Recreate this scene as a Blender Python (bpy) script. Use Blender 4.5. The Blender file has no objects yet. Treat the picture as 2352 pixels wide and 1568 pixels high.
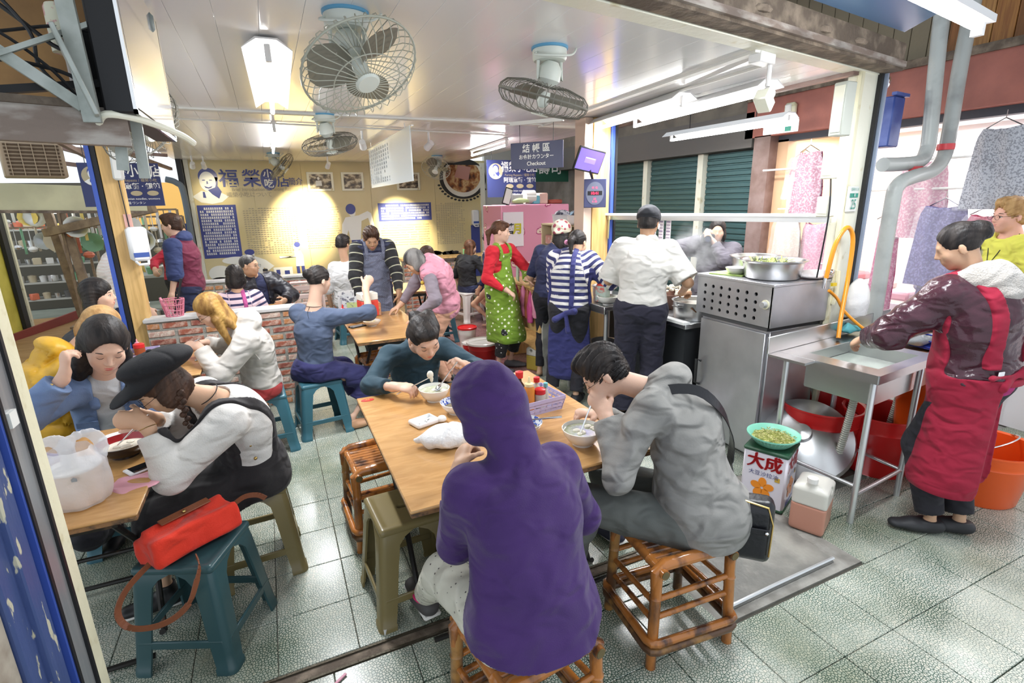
# Taiwanese noodle shop scene. World: X right along the shop front, Y into the shop, Z up, metres.
import bpy, bmesh, math, random
import numpy as np
from mathutils import Vector, Matrix
random.seed(7)
rng = np.random.RandomState(7)
PI = math.pi
sc = bpy.context.scene
col = sc.collection
# ------------------------------------------------------------------ camera
def cam_setup():
    pitch, yaw, roll = math.radians(15.2), math.radians(24.5), math.radians(-1.1)
    fw = Vector((math.sin(yaw)*math.cos(pitch), math.cos(yaw)*math.cos(pitch),-math.sin(pitch)))
    r = Vector((math.cos(yaw),-math.sin(yaw),0)); u = r.cross(fw)
    r2 = r*math.cos(roll)+u*math.sin(roll); u2 = -r*math.sin(roll)+u*math.cos(roll)
    cd = bpy.data.cameras.new('camera'); cd.sensor_width = 36; cd.lens = 18.21; cd.clip_start = .05
    c = bpy.data.objects.new('camera', cd); col.objects.link(c)
    m = Matrix((( r2.x, u2.x, -fw.x, 0),(r2.y, u2.y, -fw.y, 0),(r2.z, u2.z, -fw.z, 1.75),(0,0,0,1)))
    c.matrix_world = m; sc.camera = c
cam_setup()
# ------------------------------------------------------------------ world, exposure, large lights
w = bpy.data.worlds.new('sky'); sc.world = w; w.use_nodes = True
bg = w.node_tree.nodes['Background']; bg.inputs[0].default_value = (0.86,0.93,1.0,1); bg.inputs[1].default_value = .9
sc.view_settings.view_transform = 'Standard'; sc.view_settings.look = 'None'
sc.view_settings.gamma = 1; sc.view_settings.use_curve_mapping = False
sc.view_settings.exposure = 0.45
sc.cycles.use_denoising = True
sc.cycles.max_bounces = 6; sc.cycles.diffuse_bounces = 3; sc.cycles.glossy_bounces = 3
sc.cycles.transparent_max_bounces = 8; sc.cycles.sample_clamp_indirect = 6
sc.cycles.caustics_reflective = False; sc.cycles.caustics_refractive = False
# strengths of the lamps built further down: ceiling tubes, kitchen tubes, alley tube, clothes shop, awning tube, mural spots
LP = (40,34,20,22,50,26,600)
def area(name, loc, size, power, rot=(0,0,0), color=(1,1,1), spread=PI):
    l = bpy.data.lights.new(name, 'AREA'); l.shape = 'RECTANGLE'; l.size = size[0]; l.size_y = size[1]
    l.energy = power; l.color = color; l.spread = spread
    o = bpy.data.objects.new(name, l); o.location = loc; o.rotation_euler = rot; col.objects.link(o)
    return o
def spot(name, loc, target, power, ang=70, blend=.6, color=(1,.93,.8), r=.03):
    l = bpy.data.lights.new(name, 'SPOT'); l.energy = power; l.spot_size = math.radians(ang); l.spot_blend = blend
    l.color = color; l.shadow_soft_size = r
    o = bpy.data.objects.new(name, l); o.location = loc
    o.rotation_euler = (Vector(target)-Vector(loc)).to_track_quat('-Z', 'Y').to_euler(); col.objects.link(o)
    return o
# ------------------------------------------------------------------ materials
def lin(c):
    if isinstance(c, str):
        c = c.lstrip('#'); c = [int(c[i:i+2], 16)/255 for i in (0,2,4)]
        c = [x/12.92 if x <= .04045 else ((x+.055)/1.055)**2.4 for x in c]
    return (c[0], c[1], c[2], 1)
MATS = {}
def mat(name, c, rough=.5, metal=0, bump=None, var=None, trans=0, alpha=1, emit=0, coat=0, sheen=0, spec=.5, ior=1.45, streak=None):
    """bump=(scale,strength[,(sx,sy,sz)]); var=(colour2,scale,lo,hi[,(sx,sy,sz)])"""
    if name in MATS: return MATS[name]
    m = bpy.data.materials.new(name); m.use_nodes = True; nt = m.node_tree; N = nt.nodes; L = nt.links
    b = N['Principled BSDF']; b.inputs['Base Color'].default_value = lin(c)
    b.inputs['Roughness'].default_value = rough; b.inputs['Metallic'].default_value = metal
    b.inputs['Specular IOR Level'].default_value = spec; b.inputs['IOR'].default_value = ior
    if trans: b.inputs['Transmission Weight'].default_value = trans
    if alpha < 1: b.inputs['Alpha'].default_value = alpha
    if coat: b.inputs['Coat Weight'].default_value = coat; b.inputs['Coat Roughness'].default_value = .08
    if sheen: b.inputs['Sheen Weight'].default_value = sheen; b.inputs['Sheen Roughness'].default_value = .5
    if emit:
        b.inputs['Emission Color'].default_value = lin(c); b.inputs['Emission Strength'].default_value = emit
    tc = None
    def coord(s, st=None):
        nonlocal tc
        if tc is None: tc = N.new('ShaderNodeTexCoord')
        mp = N.new('ShaderNodeMapping'); L.new(tc.outputs['Object'], mp.inputs[0])
        mp.inputs['Scale'].default_value = tuple(s*x for x in (st or (1,1,1)))
        return mp.outputs[0]
    if var:
        n = N.new('ShaderNodeTexNoise'); n.inputs['Scale'].default_value = 1; n.inputs['Detail'].default_value = 5
        L.new(coord(var[1], var[4] if len(var) > 4 else None), n.inputs['Vector'])
        mr = N.new('ShaderNodeMapRange'); mr.inputs[1].default_value = var[2]; mr.inputs[2].default_value = var[3]
        L.new(n.outputs[0], mr.inputs[0])
        mx = N.new('ShaderNodeMix'); mx.data_type = 'RGBA'; L.new(mr.outputs[0], mx.inputs[0])
        mx.inputs[6].default_value = lin(c); mx.inputs[7].default_value = lin(var[0])
        L.new(mx.outputs[2], b.inputs['Base Color'])
    if bump:
        n = N.new('ShaderNodeTexNoise'); n.inputs['Scale'].default_value = 1; n.inputs['Detail'].default_value = 4
        L.new(coord(bump[0], bump[2] if len(bump) > 2 else None), n.inputs['Vector'])
        bp = N.new('ShaderNodeBump'); bp.inputs['Strength'].default_value = bump[1]; bp.inputs['Distance'].default_value = .01
        L.new(n.outputs[0], bp.inputs['Height']); L.new(bp.outputs[0], b.inputs['Normal'])
    MATS[name] = m
    return m
def nodes(m): return m.node_tree.nodes, m.node_tree.links, m.node_tree.nodes['Principled BSDF']
def mixrgb(N, L, fac, a, b_):
    mx = N.new('ShaderNodeMix'); mx.data_type = 'RGBA'
    L.new(fac, mx.inputs[0])
    for s, v in ((6, a),(7, b_)):
        if isinstance(v, (tuple, str)): mx.inputs[s].default_value = lin(v)
        else: L.new(v, mx.inputs[s])
    return mx.outputs[2]
def ramp(N, L, src, stops, const=False):
    r = N.new('ShaderNodeValToRGB'); L.new(src, r.inputs[0]); e = r.color_ramp.elements
    if const: r.color_ramp.interpolation = 'CONSTANT'
    while len(e) < len(stops): e.new(.5)
    for k, (p, c) in enumerate(stops): e[k].position = p; e[k].color = lin(c)
    return r.outputs[0]
def objco(N, L, sc_=(1,1,1), rot=(0,0,0), world=False):
    if world:
        g = N.new('ShaderNodeNewGeometry'); src = g.outputs['Position']
    else:
        g = N.new('ShaderNodeTexCoord'); src = g.outputs['Object']
    mp = N.new('ShaderNodeMapping'); L.new(src, mp.inputs[0]); mp.inputs['Scale'].default_value = sc_; mp.inputs['Rotation'].default_value = rot
    return mp.outputs[0]
# ------------------------------------------------------------------ mesh builder
def V(*a): return np.array(a, float)
def nrm(v):
    v = np.asarray(v, float); return v/(np.linalg.norm(v)+1e-12)
def rotz(a): return np.array([[math.cos(a),-math.sin(a),0], [math.sin(a), math.cos(a),0], [0,0,1]])
def roty(a): return np.array([[math.cos(a),0, math.sin(a)], [0,1,0], [-math.sin(a),0, math.cos(a)]])
def rotx(a): return np.array([[1,0,0], [0, math.cos(a),-math.sin(a)], [0, math.sin(a), math.cos(a)]])
XF = {}
def T(name, label, cat, loc=(0,0,0), rz=0, group=None, kind=None):
    o = bpy.data.objects.new(name, None); o.empty_display_size = .1; col.objects.link(o)
    o.location = loc; o.rotation_euler = (0,0, rz); o['label'] = label; o['category'] = cat
    if group: o['group'] = group
    if kind: o['kind'] = kind
    XF[o] = (np.array(loc, float), rotz(rz))
    return o
def tag(o, label=None, cat=None, group=None, kind=None):
    for k, v in (('label', label),('category', cat),('group', group),('kind', kind)):
        if v: o[k] = v
    return o
def xf_of(p):
    if p is None: return V(0,0,0), np.eye(3)
    return XF.get(p, (V(0,0,0), np.eye(3)))
def mesh_obj(name, vs, fs, m, parent=None, W=False, smooth=True, ang=.7, org=None, mats=None, mi=None):
    vs = np.asarray(vs, float)
    me = bpy.data.meshes.new(name)
    o = bpy.data.objects.new(name, me)
    if parent is not None:
        pl, pr = xf_of(parent)
        if W: vs = (vs-pl)@pr
        o.parent = parent; XF[o] = (pl, pr)
    else:
        if org is None: org = V((vs[:, 0].min()+vs[:, 0].max())/2,(vs[:, 1].min()+vs[:, 1].max())/2, vs[:, 2].min())
        vs = vs-org; o.location = org; XF[o] = (V(*org), np.eye(3))
    if isinstance(fs, np.ndarray):
        n, k = fs.shape
        me.vertices.add(len(vs)); me.vertices.foreach_set('co', vs.astype(np.float32).ravel())
        me.loops.add(n*k); me.loops.foreach_set('vertex_index', fs.astype(np.int32).ravel())
        me.polygons.add(n); me.polygons.foreach_set('loop_start', np.arange(0, n*k, k, dtype=np.int32))
        me.update(calc_edges=True)
    else:
        me.from_pydata([tuple(v) for v in vs], [], [tuple(f) for f in fs]); me.update()
    if mats:
        for q in mats: me.materials.append(q)
        me.polygons.foreach_set('material_index', np.array(mi, dtype=np.int32))
    elif m: me.materials.append(m)
    if smooth:
        me.polygons.foreach_set('use_smooth', np.ones(len(me.polygons), dtype=bool))
        if ang: me.set_sharp_from_angle(angle=ang)
    col.objects.link(o)
    return o
class MB:
    def __init__(s): s.v = []; s.f = []; s.mi = []; s.cur = 0
    def add(s, vs, fs):
        n = len(s.v); s.v += [tuple(map(float, p)) for p in vs]
        s.f += [tuple(i+n for i in f) for f in fs]; s.mi += [s.cur]*len(fs); return s
    def box(s, c, d, R=None, ch=0):
        h = np.array(d, float)/2; R = np.eye(3) if R is None else R
        if ch:
            P = []; idx = {}
            for sx in (-1,1):
                for sy in (-1,1):
                    for sz in (-1,1):
                        for ax in range(3):
                            q = h-ch; q = q.copy(); q[ax] = h[ax]; idx[(sx, sy, sz, ax)] = len(P); P.append(R@(q*(sx, sy, sz))+c)
            F = []
            for ax in range(3):
                a, b = [(1,2),(2,0),(0,1)][ax]
                for sg in (-1,1):
                    lst = []
                    for (u, v) in ((-1,-1),(1,-1),(1,1),(-1,1)):
                        k = [0,0,0]; k[ax] = sg; k[a] = u; k[b] = v; lst.append(idx[(k[0], k[1], k[2], ax)])
                    F.append(lst if sg > 0 else lst[::-1])
            for ax in range(3):
                a, b = [(1,2),(2,0),(0,1)][ax]
                for u in (-1,1):
                    for v in (-1,1):
                        def I(sg, w_):
                            k = [0,0,0]; k[ax] = sg; k[a] = u; k[b] = v; return idx[(k[0], k[1], k[2], w_)]
                        q = [I(-1, a), I(1, a), I(1, b), I(-1, b)]
                        F.append(q if u*v < 0 else q[::-1])
            for sx in (-1,1):
                for sy in (-1,1):
                    for sz in (-1,1):
                        t = [idx[(sx, sy, sz, k)] for k in range(3)]
                        F.append(t if sx*sy*sz > 0 else t[::-1])
            return s.add(P, F)
        P = [R@(h*(x, y, z))+c for x in (-1,1) for y in (-1,1) for z in (-1,1)]
        return s.add(P, [(0,1,3,2),(4,6,7,5),(0,4,5,1),(2,3,7,6),(0,2,6,4),(1,5,7,3)])
    def bb(s, x0, x1, y0, y1, z0, z1, ch=0): return s.box(V((x0+x1)/2,(y0+y1)/2,(z0+z1)/2),(x1-x0, y1-y0, z1-z0), None, ch)
    def bar(s, a, b, w_, h_, up=(0,0,1)):
        a, b = V(*a), V(*b); d = nrm(b-a); u = nrm(np.array(up)-np.dot(up, d)*d); r = np.cross(d, u)
        return s.box((a+b)/2,(w_, np.linalg.norm(b-a), h_), np.array([r, d, u]).T)
    def tube(s, pts, r, n=8, cap=True, closed=False):
        pts = [V(*p) for p in pts]; m = len(pts); rr = r if hasattr(r, '__len__') else [r]*m
        vs = []; up = None
        for i, p in enumerate(pts):
            if closed: d = nrm(pts[(i+1) % m]-pts[i-1])
            else: d = nrm(pts[min(i+1, m-1)]-pts[max(i-1,0)])
            if up is None: up = nrm(np.cross(d, (0,0,1) if abs(d[2]) < .9 else (1,0,0)))
            up = nrm(up-np.dot(up, d)*d); q = np.cross(d, up)
            for k in range(n):
                a = 2*PI*k/n; vs.append(p+rr[i]*(math.cos(a)*up+math.sin(a)*q))
        fs = []
        for i in range(m if closed else m-1):
            j = (i+1) % m
            for k in range(n): fs.append((i*n+k, i*n+(k+1) % n, j*n+(k+1) % n, j*n+k))
        if cap and not closed: fs += [tuple(range(n))[::-1], tuple((m-1)*n+k for k in range(n))]
        return s.add(vs, fs)
    def cyl(s, a, b, r1, r2=None, n=16, cap=True): return s.tube([a, b], [r1, r1 if r2 is None else r2], n, cap)
    def lathe(s, prof, c=(0,0,0), n=32, sx=1, sy=1, R=None, cap=True):
        c = V(*c); R = np.eye(3) if R is None else R; vs = []
        for (r, z) in prof:
            for k in range(n):
                a = 2*PI*k/n; vs.append(c+R@V(r*sx*math.cos(a), r*sy*math.sin(a), z))
        fs = []; m = len(prof)
        if m == 2 and prof[0][1] == prof[1][1]: cap = False
        for i in range(m-1):
            for k in range(n): fs.append((i*n+k, i*n+(k+1) % n, (i+1)*n+(k+1) % n, (i+1)*n+k))
        if cap and prof[0][0] > 1e-6: fs.append(tuple(range(n))[::-1])
        if cap and prof[-1][0] > 1e-6: fs.append(tuple((m-1)*n+k for k in range(n)))
        return s.add(vs, fs)
    def sph(s, c, r, n=12, R=None):
        r = (r, r, r) if not hasattr(r, '__len__') else r; R = np.eye(3) if R is None else R; c = V(*c)
        vs = []; m = n//2
        for i in range(1, m):
            t = PI*i/m
            for k in range(n): a = 2*PI*k/n; vs.append(c+R@V(r[0]*math.sin(t)*math.cos(a), r[1]*math.sin(t)*math.sin(a), r[2]*math.cos(t)))
        vs += [c+R@V(0,0, r[2]), c+R@V(0,0,-r[2])]; tp = len(vs)-2
        fs = []
        for i in range(m-2):
            for k in range(n): fs.append((i*n+k, (i+1)*n+k, (i+1)*n+(k+1) % n, i*n+(k+1) % n))
        for k in range(n): fs += [(tp, k, (k+1) % n),(tp+1,(m-2)*n+(k+1) % n, (m-2)*n+k)]
        return s.add(vs, fs)
    def prism(s, pts, o, ux, uy, th):
        """flat outline pts (2D) at origin o spanned by ux, uy, thickness th along ux x uy"""
        o = V(*o); ux = V(*ux); uy = V(*uy); nn = nrm(np.cross(ux, uy)); n = len(pts)
        vs = [o+ux*p[0]+uy*p[1] for p in pts]; vs += [v+nn*th for v in vs]
        fs = [tuple(range(n))[::-1], tuple(range(n, 2*n))]+[(i, (i+1) % n, (i+1) % n+n, i+n) for i in range(n)]
        return s.add(vs, fs)
    def sheet(s, fn, nu, nv, th=0):
        vs = [fn(i/nu, j/nv) for i in range(nu+1) for j in range(nv+1)]
        I = lambda i, j: i*(nv+1)+j
        fs = [(I(i, j), I(i+1, j), I(i+1, j+1), I(i, j+1)) for i in range(nu) for j in range(nv)]
        return s.add(vs, fs)
    def build(s, name, m, parent=None, W=False, smooth=True, ang=.7, org=None, mats=None):
        return mesh_obj(name, s.v, s.f, m, parent, W, smooth, ang, org, mats, s.mi if mats else None)
def kids(o): return [c for c in bpy.data.objects if c.parent is o]
def copy_tree(o, parent=None, _idx=None):
    if _idx is None:
        _idx = {}
        for c in bpy.data.objects:
            if c.parent: _idx.setdefault(c.parent, []).append(c)
    c = o.copy(); col.objects.link(c); c.parent = parent; XF[c] = XF.get(o, (V(0,0,0), np.eye(3)))
    for ch in _idx.get(o, []): copy_tree(ch, c, _idx)
    return c
def place(o, loc, rz, label=None, group=None):
    o.location = loc; o.rotation_euler = (0,0, rz); XF[o] = (np.array(loc, float), rotz(rz))
    if label: o['label'] = label
    if group: o['group'] = group
    return o
def text(s, size, m, parent, o, ux, uy, name='lettering', th=.002, W=True, center=True, sx=1, bold=0, lean=0):
    cu = bpy.data.curves.new('txt', 'FONT'); cu.body = s; cu.size = size; cu.extrude = 0; cu.offset = bold
    if center: cu.align_x = 'CENTER'; cu.align_y = 'CENTER'
    ob = bpy.data.objects.new('txt', cu); col.objects.link(ob)
    dg = bpy.context.evaluated_depsgraph_get(); me = ob.evaluated_get(dg).to_mesh()
    vs = np.array([v.co[:] for v in me.vertices]) if len(me.vertices) else np.zeros((0,3)); fs = [tuple(p.vertices) for p in me.polygons]
    ob.evaluated_get(dg).to_mesh_clear(); bpy.data.objects.remove(ob); bpy.data.curves.remove(cu)
    if len(vs) == 0: return None
    o = V(*o); ux = nrm(ux); uy = nrm(uy); nn = np.cross(ux, uy)
    P = o+np.outer(vs[:, 0]*sx+lean*vs[:, 1], ux)+np.outer(vs[:, 1], uy)+nn*th
    return mesh_obj(name, P, fs, m, parent, W=W, smooth=False)
# ------------------------------------------------------------------ signed distance modelling (for bodies, clothing, hair, soft things)
F = np.float32
def smin(a, b, k):
    if k <= 0: return np.minimum(a, b)
    h = np.clip(.5+.5*(b-a)/k, 0,1); return b+(a-b)*h-k*h*(1-h)
def prim_d(p, P):
    t = p[0]
    if t == 'c' or t == 'cc':
        a = p[1].astype(F); ba = (p[2]-p[1]).astype(F); L2 = max(float(ba@ba),1e-9)
        pa = P-a; th = (pa@ba)/F(L2); tc = np.clip(th, 0,1); q = pa-tc[:, None]*ba
        d = np.sqrt((q*q).sum(1))-(p[3]+(p[4]-p[3])*tc)
        if t == 'cc': d = np.maximum(d, (th-1)*F(math.sqrt(L2)))
        return d
    if t == 'f' or t == 'ff':
        a = p[1].astype(F); ba = (p[2]-p[1]).astype(F); L2 = max(float(ba@ba),1e-9); sd = nrm(p[5]).astype(F); fl = p[6]
        pa = P-a; th = (pa@ba)/F(L2); tc = np.clip(th, 0,1); q = pa-tc[:, None]*ba
        c = q@sd; q = q+(c*F(1/fl-1))[:, None]*sd; ln = np.sqrt((q*q).sum(1)); r = p[3]+(p[4]-p[3])*tc
        d = (ln-r)*F(min(1,(fl+1)/2))
        if t == 'ff': d = np.maximum(np.maximum(d, (th-1)*F(math.sqrt(L2))),-th*F(math.sqrt(L2)))
        return d
    if t == 'e':
        q = (P-p[1].astype(F))@p[2].T.astype(F); r = np.array(p[3], F)
        k0 = np.sqrt(((q/r)**2).sum(1))+1e-6; k1 = np.sqrt(((q/(r*r))**2).sum(1))+1e-6
        return k0*(k0-1)/k1
    if t == 'b':
        q = np.abs((P-p[1].astype(F))@p[2].T.astype(F))-(np.array(p[3], F)-p[4])
        return np.sqrt((np.maximum(q, 0)**2).sum(1))+np.minimum(q.max(1),0)-p[4]
    if t == 'p': return (P-p[1].astype(F))@nrm(p[2]).astype(F)
    if t == 'g': return sdf(p[1], P)-p[2]
def sdf(ops, P):
    d = None
    for op, k, p in ops:
        v = prim_d(p, P)
        if d is None: d = v; continue
        if op == 'u': d = smin(d, v, k)
        elif op == 's': d = -smin(-d, v, k)
        elif op == 'i': d = -smin(-d, -v, k)
    return d
def bounds(ops):
    lo, hi = [], []
    for op, k, p in ops:
        if op != 'u': continue
        if p[0] in ('c', 'cc', 'f', 'ff'):
            r = max(p[3], p[4])*(max(1, p[6]) if p[0] in ('f', 'ff') else 1)
            lo.append(np.minimum(p[1], p[2])-r); hi.append(np.maximum(p[1], p[2])+r)
        elif p[0] in ('e', 'b'):
            r = np.abs(p[2].T)@np.array(p[3]); lo.append(p[1]-r); hi.append(p[1]+r)
        elif p[0] == 'g':
            a, b = bounds(p[1]); lo.append(a-p[2]); hi.append(b+p[2])
    return np.min(lo, 0), np.max(hi, 0)
CORN = np.array([(0,0,0),(1,0,0),(0,1,0),(1,1,0),(0,0,1),(1,0,1),(0,1,1),(1,1,1)])
EDG = [(0,1),(2,3),(4,5),(6,7),(0,2),(1,3),(4,6),(5,7),(0,4),(1,5),(2,6),(3,7)]
def polygonize(ops, res, disp=None, slack=.012, bnd=None):
    lo, hi = bnd or bounds(ops); lo = lo-.03; hi = hi+.03; B = 4; cs = res*B
    nb = np.ceil((hi-lo)/cs).astype(int)+1
    g = np.stack(np.meshgrid(*[np.arange(n) for n in nb], indexing='ij'),-1).reshape(-1,3)
    C = (lo+(g+.5)*cs-res/2).astype(F); d = sdf(ops, C)
    g = g[np.abs(d) < cs*.95+slack+.01]
    o = np.stack(np.meshgrid(*[np.arange(B)]*3, indexing='ij'),-1).reshape(-1,3)
    idx = (g[:, None, :]*B+o[None]).reshape(-1,3)
    P = (lo+idx*res).astype(F); d = sdf(ops, P)
    if disp is not None: d = d+disp(P).astype(F)
    n = nb*B+1; st = np.array([n[1]*n[2], n[2], 1])
    D = np.full(int(np.prod(n)), np.nan, F); lin_ = idx@st; D[lin_] = d
    cv = np.stack([D[lin_+int(c@st)] for c in CORN], 1)
    ok = ~np.isnan(cv).any(1); neg = cv < 0; s_ = neg.sum(1); ok &= (s_ > 0) & (s_ < 8)
    cv = cv[ok]; idx = idx[ok]; lin_ = lin_[ok]; neg = neg[ok]
    acc = np.zeros((len(idx),3), F); cnt = np.zeros(len(idx), F)
    for a, b in EDG:
        m = neg[:, a] != neg[:, b]; t = cv[m, a]/(cv[m, a]-cv[m, b])
        acc[m] += CORN[a]+t[:, None]*(CORN[b]-CORN[a]); cnt[m] += 1
    vs = lo+(idx+acc/cnt[:, None])*res
    vid = np.full(int(np.prod(n)),-1, np.int32); vid[lin_] = np.arange(len(idx))
    Q = []
    for ax, (c1, o1, o2) in enumerate(((1, st[1], st[2]),(2, st[2], st[0]),(4, st[0], st[1]))):
        m = neg[:, 0] != neg[:, c1]; L_ = lin_[m]; L_ok = (L_-o1-o2) >= 0; L_ = L_[L_ok]; ng = neg[m, 0][L_ok]
        q = np.stack([vid[L_], vid[L_-o1], vid[L_-o1-o2], vid[L_-o2]], 1)
        good = (q >= 0).all(1); q = q[good]; ng = ng[good]
        q[~ng] = q[~ng][:, ::-1]; Q.append(q)
    Q = np.concatenate(Q)
    return vs, Q
def sob(name, ops, res, m, parent=None, disp=None, W=True, bones=None, bnd=None, slack=.012):
    vs, q = polygonize(ops, res, disp, slack, bnd)
    if len(q) == 0: print('EMPTY', name); return None
    o = mesh_obj(name, vs, q, m, parent, W=W, smooth=True, ang=None)
    if bones:
        st = np.zeros(len(vs)); best = np.full(len(vs),9.)
        for a, b, off in bones:
            ba = b-a; L_ = np.linalg.norm(ba); th = ((vs-a)@ba)/L_**2
            d = np.linalg.norm(vs-a-np.clip(th, 0,1)[:, None]*ba, axis=1); mm = d < best
            best[mm] = d[mm]; st[mm] = off+th[mm]*L_
        at = o.data.attributes.new('along', 'FLOAT', 'POINT'); at.data.foreach_set('value', st.astype(np.float32))
    return o
def folds(amp, f=28, seed=0, dirs=None):
    r = np.random.RandomState(seed); A = r.normal(size=(5,3)); A[:, 2] *= 1.3; A /= np.linalg.norm(A, axis=1)[:, None]; ph = r.rand(5)*6
    def fn(P):
        w1 = np.sin(P@A[0].astype(F)*f*.35+ph[0]); w2 = np.sin(P@A[1].astype(F)*f*.5+ph[1]); m = .55+.45*np.sin(P@A[4].astype(F)*9+ph[4])
        a = 1-2*np.abs(np.sin(P@A[2].astype(F)*f*.5+1.3*w1+ph[2])); b = 1-2*np.abs(np.sin(P@A[3].astype(F)*f*.9+1.6*w2+ph[3]))
        return -amp*1.25*m*(.65*a+.45*b)
    return fn
def smooth_path(P, n=8, closed=False):
    P = [V(*p) for p in P]; out = []
    for i in range(len(P)-1):
        p0, p1, p2, p3 = P[max(i-1,0)], P[i], P[i+1], P[min(i+2, len(P)-1)]
        for k in range(n):
            t_ = k/n; out.append(.5*((2*p1)+(-p0+p2)*t_+(2*p0-5*p1+4*p2-p3)*t_*t_+(-p0+3*p1-3*p2+p3)*t_**3))
    out.append(P[-1]); return out
# ------------------------------------------------------------------ shared materials
def terrazzo(name, chip, chip2, matrix, scale=62, rough=.22):
    m = mat(name, chip, rough=rough); N, L, b = nodes(m)
    co = objco(N, L, (scale,)*3, world=True)
    v = N.new('ShaderNodeTexVoronoi'); v.inputs['Scale'].default_value = 1; v.feature = 'DISTANCE_TO_EDGE'; v.voronoi_dimensions = '2D'; L.new(co, v.inputs['Vector'])
    v2 = N.new('ShaderNodeTexVoronoi'); v2.inputs['Scale'].default_value = 1; v2.voronoi_dimensions = '2D'; L.new(co, v2.inputs['Vector'])
    nz = N.new('ShaderNodeTexNoise'); nz.inputs['Scale'].default_value = 3.5; L.new(objco(N, L, world=True), nz.inputs['Vector'])
    w1 = ramp(N, L, v2.outputs['Color'], [(0, chip),(.55, chip2),(.85, chip)])
    ad = N.new('ShaderNodeMath'); ad.operation = 'MULTIPLY_ADD'; L.new(nz.outputs[0], ad.inputs[0]); ad.inputs[1].default_value = .24; ad.inputs[2].default_value = -.025
    mr = N.new('ShaderNodeMath'); mr.operation = 'GREATER_THAN'; L.new(v.outputs['Distance'], mr.inputs[0]); L.new(ad.outputs[0], mr.inputs[1])
    c = mixrgb(N, L, mr.outputs[0], matrix, w1)
    nz2 = N.new('ShaderNodeTexNoise'); nz2.inputs['Scale'].default_value = 1.6; nz2.inputs['Detail'].default_value = 6; L.new(objco(N, L, world=True), nz2.inputs['Vector'])
    dr = ramp(N, L, nz2.outputs[0], [(.35,(.55,.58,.5)),(.6,(1,1,1))])
    mx = N.new('ShaderNodeMix'); mx.data_type = 'RGBA'; mx.blend_type = 'MULTIPLY'; mx.inputs[0].default_value = 1
    L.new(c, mx.inputs[6]); L.new(dr, mx.inputs[7]); L.new(mx.outputs[2], b.inputs['Base Color'])
    return m
m_terr = terrazzo('green_terrazzo', (.63,.62,.53),(.47,.51,.45),(.05,.105,.08),88)
m_terrp = terrazzo('pink_terrazzo', (.50,.33,.30),(.34,.16,.15),(.26,.10,.10),80)
m_grout = mat('grout', (.08,.075,.06),.9, bump=(60,.4))
m_white = mat('white_plastic', (.80,.80,.80),.35)
m_wpaint = mat('white_paint', (.75,.75,.72),.5)
m_cream = mat('cream_paint', (.80,.76,.55),.45, bump=(30,.25), var=((.62,.55,.33),14,.58,.72))
m_creamlt = mat('pale_cream_paint', (.85,.84,.70),.4, bump=(18,.3), var=((.6,.52,.3),9,.62,.75))
m_yel = mat('yellow_wood', (.72,.47,.19),.4, var=((.58,.36,.13),5,.4,.6,(8,8,.6)))
m_yelwall = mat('yellow_paint', (.70,.60,.10),.6, var=((.5,.42,.05),3,.4,.7))
m_blue = mat('blue_frame', (.05,.10,.42),.4)
m_blk = mat('black_rubber', (.012,.012,.014),.5)
m_steel = mat('brushed_steel', (.62,.62,.62),.28,1, bump=(30,.08,(1,1,30)))
m_steelc = mat('cabinet_steel', (.56,.56,.58),.36,.85, bump=(60,.12,(1,1,14)), var=((.42,.42,.44),3,.4,.7))
m_chrome = mat('chrome', (.75,.75,.75),.12,1)
m_alu = mat('aluminium', (.66,.67,.68),.35,.8)
m_brownmetal = mat('brown_steel', (.20,.13,.11),.45,.3, var=((.30,.22,.2),6,.4,.7))
m_dirt = mat('grimy_iron', (.13,.10,.075),.75,.2, bump=(40,.8), var=((.30,.24,.18),12,.45,.7))
m_grimy2 = mat('grimy_beam', (.22,.17,.14),.6,.2, bump=(25,.5), var=((.42,.38,.34),7,.45,.65,(1,1,3)))
m_concrete = mat('concrete', (.30,.29,.26),.85, bump=(50,.6), var=((.18,.17,.15),8,.4,.65))
m_mat = mat('wet_slab', (.17,.165,.15),.32, bump=(26,.5), var=((.27,.26,.23),6,.45,.65))
m_ceil = mat('pvc_ceiling', (.86,.85,.85),.16, spec=.5)
m_pvcpipe = mat('grey_pvc', (.42,.44,.42),.35, var=((.30,.31,.30),6,.5,.7))
m_navy = mat('navy_print', (.055,.07,.26),.35)
m_signb = mat('sign_blue', (.03,.04,.13),.4)
m_navy2 = mat('sign_navy', (.045,.05,.11),.4)
m_gold = mat('gold_print', (.60,.50,.26),.4)
m_print = mat('white_print', (.82,.82,.78),.45)
m_glow = mat('tube_glow', (1,.99,.97),.4, emit=30)
m_dark = mat('dark_void', (.02,.018,.016),.9)
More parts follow.
